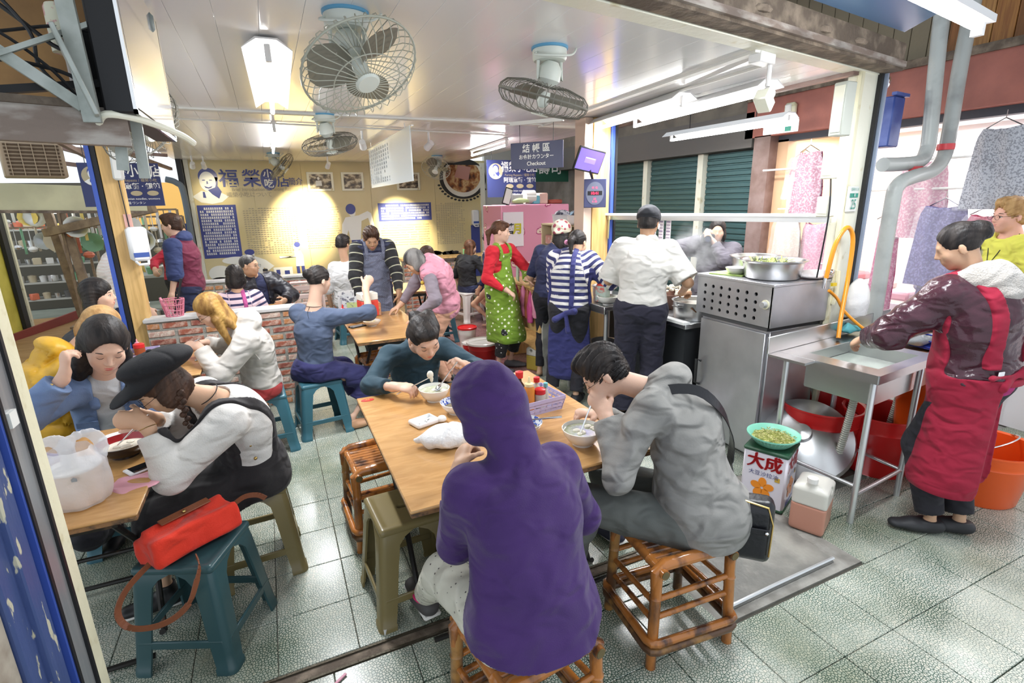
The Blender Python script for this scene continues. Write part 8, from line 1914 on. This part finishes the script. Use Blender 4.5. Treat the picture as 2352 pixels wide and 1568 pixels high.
MB().sph((2.47,2.12,2.265),.035,14).build('sensor_dome', m_porc, t, 1); MB().box(V(2.42,2.10,2.225),(.10,.07,.07), rotz(.3)@roty(.7),.006).build('lamp_head', m_creamlt, t, 1)
t = T('exit_sign', 'small white emergency exit sign under the alley light', 'sign', (3.9,3.28,2.2)); MB().box(V(3.93,3.22,2.29),(.02,.30,.09), rotz(.1),.003).build('panel', mat('exit_white', (.8,.85,.82),.4, emit=.8), t, 1); MB().box(V(3.918,3.14,2.27),(.004,.05,.035), rotz(.1)).build('pictogram', m_green, t, 1)
t = T('emergency_lamp', 'cream wall lamp on the red fascia', 'light', (4.76,3.83,2.45)); MB().box(V(4.75,3.80,2.53),(.06,.12,.17), None, .02).build('body', m_cream, t, 1); MB().box(V(4.715,3.80,2.54),(.02,.07,.12), None, .01).build('lens', m_porc, t, 1)
area('shop_strip', (5.55,2.2,2.33),(1.0,3.4), LP[4], (0,0,0),(1,.97,.98)); area('shop_strip', (5.5,3.75,2.3),(.5,.4), LP[4]*.12,(0,0,0),(1,.78,.5))
area('awning_tube', (2.3,1.33,2.41),(1.3,.06), LP[5], (0,0,.17),(.92,.96,1))
# conduit along the ceiling
b = MB(); b.cyl((-.9,5.2,2.44),(2.5,5.5,2.44),.008, n=6); o = b.build('ceiling_conduit', m_wpaint); tag(o, 'thin white conduit crossing the back ceiling', 'conduit')
b = MB(); b.tube([(2.5,2.14,2.42),(2.62,2.9,2.44),(2.85,4.5,2.44)], .01,6); o = b.build('ceiling_conduit', m_wpaint); tag(o, 'white conduit running along the kitchen lights', 'conduit')
# ------------------------------------------------------------------ television and bracket, top left
tv = T('television', 'flat television seen edge on hanging at the top left of the shop front', 'television', (-.30,2.2,2.0))
MB().bb(-.375,-.30,1.90,2.66,2.01,2.50,.006).build('casing', m_blk, tv, 1); MB().bb(-.300,-.2965,1.925,2.635,2.03,2.48).build('screen', mat('tv_screen', (.30,.29,.34),.12, spec=.9, coat=1), tv, 1)  # pale screen colour stands in for reflected light on the switched-off set
MB().bb(-.305,-.296,1.90,1.915,2.01,2.50).build('bezel', m_chrome, tv, 1); MB().bb(-.305,-.296,2.645,2.66,2.01,2.50).build('bezel', m_chrome, tv, 1); MB().bb(-.305,-.296,1.90,2.66,2.01,2.022).build('bezel', m_chrome, tv, 1)
sob('back_cover', [('u', 0,('b', V(-.395,2.25,2.14), np.eye(3), V(.035,.26,.12),.02))], .01, m_blk, tv)
b = MB(); b.tube(smooth_path([(-.40,1.93,1.985),(-.37,1.90,2.005),(-.30,1.95,2.0),(-.22,2.05,1.975),(-.19,2.12,1.955)], 5),.010,8); b.build('cable_clip', m_creamlt, tv, 1)
br = T('tv_bracket', 'galvanised steel bracket frame behind the television', 'bracket', (-.45,2.0,1.9)); m_galv = mat('galvanised', (.42,.45,.42),.5,.4, bump=(20,.2), var=((.30,.33,.30),12,.45,.65))
MB().bar((-.402,1.885,1.98),(-.412,1.885,2.5),.04,.02,(0,1,0)).build('rail', m_galv, br, 1); MB().bar((-.375,1.99,1.86),(-.36,1.99,2.02),.03,.012,(0,1,0)).build('rail', m_galv, br, 1); MB().bar((-.335,2.06,1.84),(-.33,2.06,2.02),.03,.012,(0,1,0)).build('rail', m_galv, br, 1)
MB().box(V(-.42,1.90,2.10),(.012,.16,.22), rotz(.2)@roty(-.25),.002).build('plate', m_galv, br, 1)
MB().bar((-.66,1.86,2.22),(-.42,1.90,2.02),.035,.03,(0,0,1)).build('strut', m_galv, br, 1); MB().bar((-.62,1.84,2.10),(-.36,1.92,2.24),.02,.012).build('strut', m_galv, br, 1); MB().bar((-.62,1.95,2.06),(-.36,1.98,2.10),.025,.02).build('strut', m_blk, br, 1)
hb = T('header_beam', 'rusted steel beam across the top left of the shop front', 'beam', (-.7,1.85,1.9)); MB().bar((-1.3,1.80,1.995),(-.335,1.96,1.975),.05,.10).build('beam', m_grimy2, hb, 1); MB().bar((-1.3,1.79,2.05),(-.40,1.945,2.03),.07,.02).build('top_flange', m_dirt, hb, 1)
for k, P_ in enumerate((((-.75,1.9,2.25),(-.58,1.88,2.20),(-.48,1.9,2.12),(-.43,1.9,2.05)),((-.62,1.85,2.32),(-.52,1.9,2.23),(-.44,1.93,2.17),(-.40,1.93,2.28)),((-.70,1.88,2.16),(-.56,1.92,2.20),(-.45,1.95,2.23),(-.36,1.95,2.22)),((-.66,1.9,2.12),(-.55,1.92,2.13),(-.42,1.9,2.09),(-.41,1.9,2.0)),((-.56,1.85,2.30),(-.50,1.9,2.20),(-.50,1.92,2.12),(-.44,1.93,2.04)))):
    o = MB().tube(smooth_path(P_, 6),.0045+.0012*(k % 2),6).build('cable', m_blk); tag(o, ['black cable drooping from the left edge to the television bracket', 'black cable curling behind the television', 'thin black cable tied along the bracket strut', 'black cable hanging under the bracket plate', 'black cable crossing the rusted beam'][k], 'cable')
o = MB().lathe([(0,0),(.035,0),(.035,.11),(.03,.12),(0,.12)], (-.445,1.98,2.17),18).build('lamp_cover', mat('floral_tin', (.70,.70,.55),.4, var=((.6,.3,.3),30,.55,.62))); tag(o, 'pale floral tin perched behind the television', 'tin')
o = MB().lathe([(0,0),(.03,0),(.03,.09),(0,.10)], (-.43,2.00,2.07),16).build('bottle', mat('dusty_bottle', (.40,.36,.34),.3, alpha=.9)); tag(o, 'dusty plastic bottle below the floral tin', 'bottle')
t = T('speaker', 'grey loudspeaker on the ceiling above the television', 'speaker', (-.33,2.5,2.4)); MB().box(V(-.35,2.55,2.41),(.10,.14,.075), rotz(.3),.015).build('case', mat('speaker_grey', (.20,.25,.25),.5), t, 1); MB().lathe([(0,.0),(.03,0),(.03,.006),(0,.006)], V(-.35,2.475,2.41),16, R=rotx(PI/2)).build('cone', m_blk, t, 1)
o = MB().bb(-.80,-.40,2.28,2.32,2.03,2.40,.004).build('cardboard_panel', mat('cardboard', (.38,.22,.09),.8, var=((.28,.16,.07),7,.4,.6))); tag(o, 'brown cardboard panel behind the television bracket', 'panel')
# yellow post accessories
t = T('light_tube_box', 'white plastic casing on the yellow post below the television', 'box', (-.93,4.9,1.9)); t.name = 'plastic_casing'; MB().box(V(-.955,4.90,2.12),(.07,.05,.34), roty(.04),.015).build('case', m_wpaint, t, 1)
b = MB(); b.cyl((-.975,4.93,2.0),(-.965,4.93,1.6),.004, n=6); o = b.build('cable', m_blk); tag(o, 'thin black cable running down the yellow post', 'cable')
o = MB().box(V(-.965,4.935,1.62),(.05,.004,.17)).build('notice', mat('pink_notice', (.72,.40,.34),.6)); tag(o, 'small pink and white notice on the yellow post', 'notice')
# ------------------------------------------------------------------ left alley
la = T('shop_beam', 'wide cream beam over the kitchenware stall in the left alley', 'beam', (-2.4,6.6,1.8)); MB().bar((-4.5,6.0,1.955),(-1.25,7.4,1.84),.10,.26).build('beam', mat('olive_cream', (.58,.56,.36),.5, var=((.48,.46,.3),3,.4,.6)), la, 1); MB().bar((-4.5,5.98,1.815),(-1.25,7.38,1.70),.12,.03).build('drip_edge', m_dirt, la, 1)
wl_ = MB().bb(-3.35,-3.25,5.0,9.3,0,1.9).build('wall_left', m_yelwall, org=V(-3.3,8,0)); wl_['kind'] = 'structure'
MB().bb(-3.24,-3.20,9.15,9.3,0,1.85).build('door_frame', m_blk, wl_, 1); MB().bb(-3.25,-3.18,9.3,9.36,0,1.85).build('door_frame', m_cream, wl_, 1)
bw2 = MB().bb(-5.5,-1.15,12.0,12.1,0,2.2).build('wall_rear', mat('stall_wall', (.10,.09,.07),.8), org=V(-3,12,0)); bw2['kind'] = 'structure'
rp = T('ramp', 'brown wooden ramp boards on the floor of the left alley', 'ramp', (-2.9,8.6,0)); MB().add([(-3.7,6.6,.0),(-1.9,8.2,.0),(-1.7,10.2,.10),(-3.9,10.2,.10),(-3.7,6.6,.02),(-1.9,8.2,.02),(-1.7,10.2,.12),(-3.9,10.2,.12)], [(4,5,6,7),(0,1,5,4),(1,2,6,5),(2,3,7,6),(3,0,4,7)]).build('boards', mat('ramp_wood', (.27,.15,.06),.6, bump=(10,.3), var=((.36,.22,.10),4,.4,.6,(1,8,1))), rp, 1)
MB().bar((-3.3,8.6,.10),(-2.75,10.1,.2),.03,.12).build('red_edge', mat('red_edge', (.24,.05,.04),.6), rp, 1)
for k, (x, y, tx, ty) in enumerate(((-2.55,9.2,-2.7,9.2),(-2.35,9.0,-2.5,9.0))):
    o = MB().bar((x, y, 0),(tx, ty, 2.0),.09,.09,(0,1,0)).build('timber_post', mat('weathered_timber', (.30,.22,.15),.7, bump=(12,.4), var=((.2,.14,.1),9,.4,.6))); tag(o, ['left', 'right'][k]+' leaning weathered timber post of the kitchenware stall', 'post')
b = MB(); b.bar((-2.7,9.0,1.45),(-1.3,8.2,1.74),.08,.10); o = b.build('timber_beam', MATS['weathered_timber']); tag(o, 'sloping weathered timber rail over the kitchenware stall', 'beam')
sh_ = T('stall_shelf', 'dark stall shelves stacked with small kitchen goods in the left alley', 'shelf', (-3.0,10.8,0))
for z in (.35,.62,.90,1.18,1.45): MB().bb(-3.9,-2.6,10.6,11.0, z-.012, z+.012).build('shelf_board', mat('shelf_grey', (.45,.45,.42),.5), sh_, 1)
tb_ = T('stall_table', 'long stall table of metal kitchenware beyond the alley', 'table', (-2.0,9.9,0)); MB().bb(-2.5,-1.2,9.6,10.3,.70,.74).build('top', mat('grey_board', (.35,.37,.34),.6), tb_, 1)
for x in (-2.42,-1.3):
    for y in (9.7,10.2): MB().cyl((x, y, 0),(x, y, .7),.025, n=8).build('leg', MATS['weathered_timber'], tb_, 1)
rr = random.Random(21); cols = [(.75,.75,.74),(.62,.62,.62),(.55,.48,.35),(.70,.20,.12),(.20,.40,.25),(.72,.55,.15),(.40,.42,.45),(.12,.12,.12)]
mk = [mat('ware_%d' % k, cc, .3,.9 if k in (1,6) else 0) for k, cc in enumerate(cols)]
gk = 'kitchenware crowding the stall in the left alley'
cn = ['white', 'steel', 'brown', 'red', 'green', 'yellow', 'grey', 'black']
def nth(n): return '%d%s' % (n, 'th' if 10 < n < 20 else {1: 'st', 2: 'nd', 3: 'rd'}.get(n % 10, 'th'))
def ware(p, kind, s, where, n):
    q = rr.choice([0,0,1,1,1,2,3,4,5,6,7]); m = mk[q]; p = V(*p); c_ = cn[q]
    if kind == 0: o = MB().sph(p-V(0,0,.26*s),(.05*s, .05*s, .035*s),8).cyl(p, p-V(0,0,.24*s),.006, n=5).build('ladle', m)
    elif kind == 1: o = MB().lathe([(0,0),(.09*s, .01),(.12*s, .05*s),(.11*s, .05*s),(0,.015)], p-V(0,0,.2),12, R=rotx(PI/2)).cyl(p, p-V(0,0,.1),.008, n=5).build('pan', m)
    elif kind == 2: o = MB().box(p-V(0,0,.14*s),(.035,.012,.28*s), rotz(rr.random()),.004).build('spatula', m)
    elif kind == 3: o = MB().lathe([(0,0),(.05*s, 0),(.06*s, .10*s),(.045*s, .11*s),(0,.12*s)], p, 10).build('canister', m)
    else: o = MB().box(p+V(0,0,.05*s),(.10*s, .08*s, .10*s), rotz(rr.random()),.008).build('goods_box', m)
    kn = ['ladle', 'pan', 'spatula', 'canister', 'box'][kind]; tag(o, '%s %s %s, %s from the left' % (c_, kn, where, nth(n)), kn, gk)
rk = T('hanging_rack', 'timber rack of bars from which the stall kitchenware hangs', 'rack', (-2.2,9.3,0))
for x0, x1, y, z, n, w_ in ((-2.45,-1.2,8.95,1.72,16, 'on the front upper hanging bar'),(-2.45,-1.2,9.15,1.5,15, 'on the front lower hanging bar'),(-2.45,-1.2,9.4,1.62,15, 'on the middle hanging bar'),(-3.6,-2.5,9.7,1.85,13, 'on the rear upper hanging bar'),(-3.6,-2.5,10.1,1.5,13, 'on the rear lower hanging bar')):
    MB().bar((x0-.05, y, z),(x1+.05, y, z),.025,.025).build('bar', MATS['weathered_timber'], rk, 1)
    for x in (x0-.05, x1+.05): MB().bar((x, y, 0),(x, y, z),.03,.03,(0,1,0)).build('upright', MATS['weathered_timber'], rk, 1)
    for k in range(n): ware((x0+(k+.5)*(x1-x0)/n, y, z), rr.choice([0,0,1,2,2]), rr.uniform(.9,1.5), w_, k+1)
for z, w_ in ((.36, 'bottom'),(.63, 'second lowest'),(.91, 'middle'),(1.19, 'second highest'),(1.46, 'top')):
    for k in range(9): ware((-3.8+k*.14,10.62+rr.uniform(0,.15), z), rr.choice([3,4]), rr.uniform(.8,1.1), 'on the %s shelf of the stall' % w_, k+1)
for k in range(20): ware((-2.42+k*.06, rr.uniform(9.62,10.2),.74), rr.choice([3,3,4]), rr.uniform(.8,1.3), 'on the long stall table', k+1)
for k in range(12): ware((-2.6+k*.1, rr.uniform(9.3,9.55),.12), rr.choice([3,4]), rr.uniform(1.0,1.3), 'on the low plank before the stall', k+1)
MB().bb(-2.75,-1.35,9.2,9.62,0,.12).build('low_plank', MATS['weathered_timber'], rk, 1)
for k, (x, y, z) in enumerate(((-2.6,9.4,1.72),(-1.9,9.3,1.62),(-3.2,10.2,1.80))):
    o = MB().sph((x, y, z),(.14,.14,.03),12).build('stall_fill_light', mat('stall_fill_glow', (1,.98,.85),.4, emit=9)); tag(o, ['left', 'right', 'rear'][k]+' glowing disc added to brighten the kitchenware stall', 'light')  # glowing discs added to brighten the dark stall
ac = T('air_conditioner', 'brown slatted window air conditioner above the left alley beam', 'air conditioner', (-1.9,6.2,1.98)); mac = mat('ac_brown', (.36,.27,.18),.6); Ra = rotz(.35)
MB().box(V(-1.82,6.2,2.17),(.42,.30,.29), Ra, .01).build('case', mac, ac, 1)
for k in range(9): MB().box(V(-1.82,6.2,2.05+k*.03)-Ra@V(0,.155,0),(.36,.01,.014), Ra@rotx(.5)).build('louvre', mat('ac_dark', (.12,.08,.05),.6), ac, 1)
for k in range(5): MB().box(V(-1.82,6.2,2.17)-Ra@V(-.16+.08*k, .165,0),(.006,.008,.27), Ra).build('grille_bar', mac, ac, 1)
sk = T('roof_frame', 'dark angle iron frame under the bright left alley roof gap', 'frame', (-2,8,2.3))
for a_, b_ in (((-3.5,7.0,2.45),(-1.2,6.5,2.1)),((-2.6,6.2,2.6),(-1.3,8.5,2.2)),((-1.35,6.5,2.35),(-1.2,9.5,2.30)),((-3,8,2.5),(-1.1,8.6,2.42)),((-1.6,5.4,2.4),(-1.25,7.4,2.0))): MB().bar(a_, b_, .04,.04).build('angle_iron', m_brownmetal, sk, 1)
b = MB(); b.tube(smooth_path([(-1.28,9.4,2.15),(-1.15,9.4,2.10),(-1.08,9.4,1.95),(-1.08,9.4,1.2)], 6),.045,10); o = b.build('drain_pipe', mat('dark_pipe', (.12,.15,.18),.5)); tag(o, 'dark bent drain pipe at the left end of the mural', 'pipe')
o = MB().bb(-2.2,-1.15,11.94,12.0,1.35,2.2).build('lit_notice', mat('warm_sign', (.62,.36,.10),.5, emit=.6)); tag(o, 'warm orange sign far down the left alley', 'sign')
# ------------------------------------------------------------------ pipes and box right of the column
def pipe(P_, r, lab, m=m_pvcpipe, name='drain_pipe'):
    o = MB().tube(smooth_path(P_, 8), r, 16).build(name, m); tag(o, lab, 'pipe'); return o
pipe([(4.12,2.28,3.2),(4.13,2.25,2.66),(4.15,2.22,2.14),(4.13,2.21,2.02),(4.05,2.20,1.955),(3.85,2.20,1.935),(3.66,2.20,1.93)], .045, 'grey plastic drain pipe with elbow, left of the pair right of the column')
pipe([(4.39,2.23,2.96),(4.38,2.23,2.58),(4.32,2.19,2.12),(4.26,2.17,1.97),(4.12,2.15,1.89),(3.86,2.12,1.85),(3.72,2.12,1.80),(3.69,2.12,1.66),(3.72,2.13,.92),(3.73,2.13,0)], .045, 'long grey drain pipe running down to the floor right of the column')
for k, (c_, lab) in enumerate((((3.98,2.18,1.91), 'red tape tying the two grey drain pipes'),((4.29,2.18,2.05), 'red tape around the longer grey drain pipe'))):
    o = MB().lathe([(.05,-.02),(.052,0),(.05,.02)], V(*c_),16, R=rotx(.6) if k == 0 else np.eye(3)).build('tape', mat('red_tape', (.62,.06,.07),.4)); tag(o, lab, 'tape')
t = T('meter_box', 'blue metal box between the column and the grey pipes', 'box', (3.75,2.35,2.05)); mbl = mat('blue_box_paint', (.03,.06,.25),.45, var=((.08,.12,.34),6,.4,.6))
MB().box(V(3.98,2.42,2.22),(.16,.14,.32), rotz(.15),.008).build('box', mbl, t, 1); MB().box(V(3.98,2.345,2.39),(.20,.03,.02), rotz(.15)).build('lid_edge', mbl, t, 1)
o = MB().cyl((3.0,1.3,2.55),(4.6,1.7,2.62),.014, n=8).build('conduit', mat('grey_conduit', (.40,.42,.42),.5)); tag(o, 'grey conduit leading right from the awning light', 'conduit')
t = T('wall_lamp', 'small silver spotlight between the column and the blue box', 'light', (3.72,2.3,2.4)); MB().sph((3.72,2.3,2.44),(.03,.03,.045),12).build('head', m_chrome, t, 1); MB().cyl((3.72,2.3,2.40),(3.74,2.32,2.30),.01, n=8).build('arm', m_chrome, t, 1)
# ------------------------------------------------------------------ clothes hanging in the lit shop front
def garment(x, y, z1, w_, h_, m, lab, neck=True, flare=1.15):
    t = T('wrapped_garment', lab, 'garment', (x, y, z1-h_))
    def gf(u_, v_, o_=0):
        ww = w_*(1+(flare-1)*v_)*(.78+.22*min(1, v_*7)**.5); yy = (u_-.5)*ww; zz = z1-h_*v_-.03*abs(u_-.5)*2*(1-v_)-.02*math.cos((u_-.5)*6)*(v_ < .05)
        return V(x+.012*math.sin(u_*14+v_*3)*(v_ > .1)-.035*math.cos((u_-.5)*PI)+o_, y+yy, zz)
    b = MB(); b.sheet(gf, 20,16); b.sheet(lambda u_, v_: gf(u_, v_, .04),20,2); b.build('cloth', m, t, 1)
    b = MB(); b.sheet(lambda u_, v_: gf(u_*1.0, v_, -.02)+V(-.006*math.sin(v_*31+u_*17),(u_-.5)*.05,-.01*v_),22,14); b.build('plastic_cover', mat('garment_film', (.9,.88,.92),.1, alpha=.22, bump=(24,.9), spec=.8), t, 1)
    MB().tube([(x, y-.10, z1-.01),(x, y, z1+.05),(x, y+.10, z1-.01)], .004,6).build('hanger', m_chrome, t, 1); MB().cyl((x, y, z1+.05),(x, y, z1+.10),.003, n=6).build('hook', m_chrome, t, 1)
fb = lambda n_, c1, c2, s_=60: mat(n_, c1,.6, var=(c2, s_, .5,.56))
garment(4.62,2.02,2.18,.30,.55, fb('grey_dotted_dress', (.36,.38,.42),(.08,.09,.12),90), 'grey dotted dress in plastic hanging high at the right')
garment(4.66,2.30,1.66,.33,.62, fb('navy_print_dress', (.07,.06,.20),(.16,.14,.34)), 'navy patterned tunic in plastic at the centre of the clothes display')
garment(4.70,2.28,1.12,.26,.45, fb('navy_trouser', (.05,.045,.16),(.12,.1,.28)), 'navy patterned trousers hanging below the navy tunic')
garment(4.72,2.52,2.0,.34,.60, fb('rose_print_dress', (.62,.28,.36),(.74,.50,.54)), 'rose pink floral dress in plastic behind the drain pipes')
garment(4.64,2.02,1.60,.24,.40, fb('crimson_dress', (.34,.02,.07),(.5,.08,.14)), 'crimson blouse in plastic behind the passer-by in yellow')
garment(4.74,2.72,1.55,.16,.9, fb('magenta_dress', (.42,.04,.16),(.55,.2,.3)), 'narrow magenta dress beside the grey drain pipe')
garment(4.70,3.50,2.15,.26,.62, fb('plum_print_dress', (.32,.06,.13),(.55,.35,.4)), 'plum floral dress in plastic in the peach lit window')
garment(4.80,3.62,2.12,.30,.40, fb('pink_print_top', (.72,.35,.40),(.8,.6,.6)), 'pale pink patterned top behind the plum dress')
garment(4.66,3.62,1.52,.28,.60, fb('beige_blouse', (.62,.50,.40),(.7,.58,.48)), 'beige blouse low in the peach lit window')
garment(4.74,3.38,1.50,.26,.60, fb('pink_low_dress', (.62,.25,.36),(.7,.4,.46)), 'rose dress low in the peach lit window behind the rail')
for k, (y, z) in enumerate(((3.55,1.62),(3.50,1.12))):
    o = MB().box(V(4.85, y, z),(.25,.5,.01)).build('display_shelf', m_shopw); tag(o, ['upper', 'lower'][k]+' thin glass display shelf in the peach lit window', 'shelf')
o = MB().cyl((4.70,.6,2.0),(4.70,4.0,2.0),.010, n=8).build('garment_rail', m_porc); tag(o, 'white horizontal rail carrying the wrapped garments', 'rail')
o = MB().cyl((4.68,.6,1.78),(4.70,2.9,1.78),.010, n=8).build('garment_rail', m_porc); tag(o, 'lower white horizontal rail in the clothes shop', 'rail')
for k in range(14):
    y = .5+k*.26; o = MB().box(V(5.35, y, .83+.06*(k % 3)),(.3,.24,.08), None, .02).build('folded_clothes', mat('fold_%d' % (k % 5), [(.6,.5,.45),(.5,.2,.22),(.65,.62,.6),(.2,.22,.35),(.6,.35,.4)][k % 5], .8)); tag(o, ['beige', 'maroon', 'white', 'navy', 'pink'][k % 5]+' folded garment on the clothes shop counter, '+nth(k+1)+' from the near end', 'clothes', 'folded garments on the shop counter')
# photographer's camera
q = (P25.arm['R']['w']+P25.arm['L']['w'])/2+P25.hf[1]*.02+V(0,0,.02)
t = T('camera', 'black camera held up by the woman in the grey coat', 'camera', tuple(q)); Rc = P25.hf.T
MB().box(q, (.12,.05,.08), Rc, .01).build('camera_body', m_blk, t, 1); MB().cyl(q+P25.hf[1]*.02, q+P25.hf[1]*.09,.032, n=18).build('lens', m_blk, t, 1); MB().cyl(q+P25.hf[1]*.091, q+P25.hf[1]*.093,.024, n=18).build('lens_glass', mat('lens_glass', (.05,.06,.10),.05), t, 1)
# far counter things
t5_ = T('rear_counter', 'pale counter top on the rear brick ledge at the right', 'counter', (2.4,8.2,.8)); MB().bb(1.85,3.5,8.2,8.5,.86,.89).build('top', m_yel, t5_, 1)
for k, (x, cc, lab) in enumerate(((2.95,(.20,.55,.25), 'green and white packet'),(3.05,(.70,.15,.10), 'red sauce bottle'),(3.12,(.75,.50,.35), 'peach cup'))):
    bottle((x, 8.32,.89),.03,.14, lab+' on the rear counter by the woman in black', mat('rear_%d' % k, cc, .4), m_redc)
for k, (x, cc) in enumerate(((-.62,(.70,.68,.70)),(-.50,(.62,.35,.12)),(-.42,(.45,.60,.42)))):
    bottle((x, 5.70,.745),.03,.15, ['white condiment bottle', 'amber sauce bottle', 'green condiment bottle'][k]+' on the table by the striped top', mat('mid_%d' % k, cc, .4), m_redc)
bottle((-.10,7.52,.85),.03,.1, 'steel jar on the rear brick ledge', m_steel, m_blk, 'jar')
# litter and small floor things
o = MB().box(V(.245,1.885,.012),(.05,.06,.022), rotz(.3)).build('paper_scrap', m_tis); tag(o, 'folded white paper wedged under the olive stool leg', 'paper')
o = MB().box(V(.02,1.70,.006),(.09,.012,.006), rotz(.6),.002).build('straw_wrapper', mat('pink_wrapper', (.75,.35,.45),.5)); tag(o, 'pink striped straw wrapper on the pavement', 'litter')
o = MB().bb(-.66,-.645,1.62,1.66,1.22,1.26).build('pillar_sticker', m_print); tag(o, 'small white and red sticker on the grey pillar channel', 'sticker')
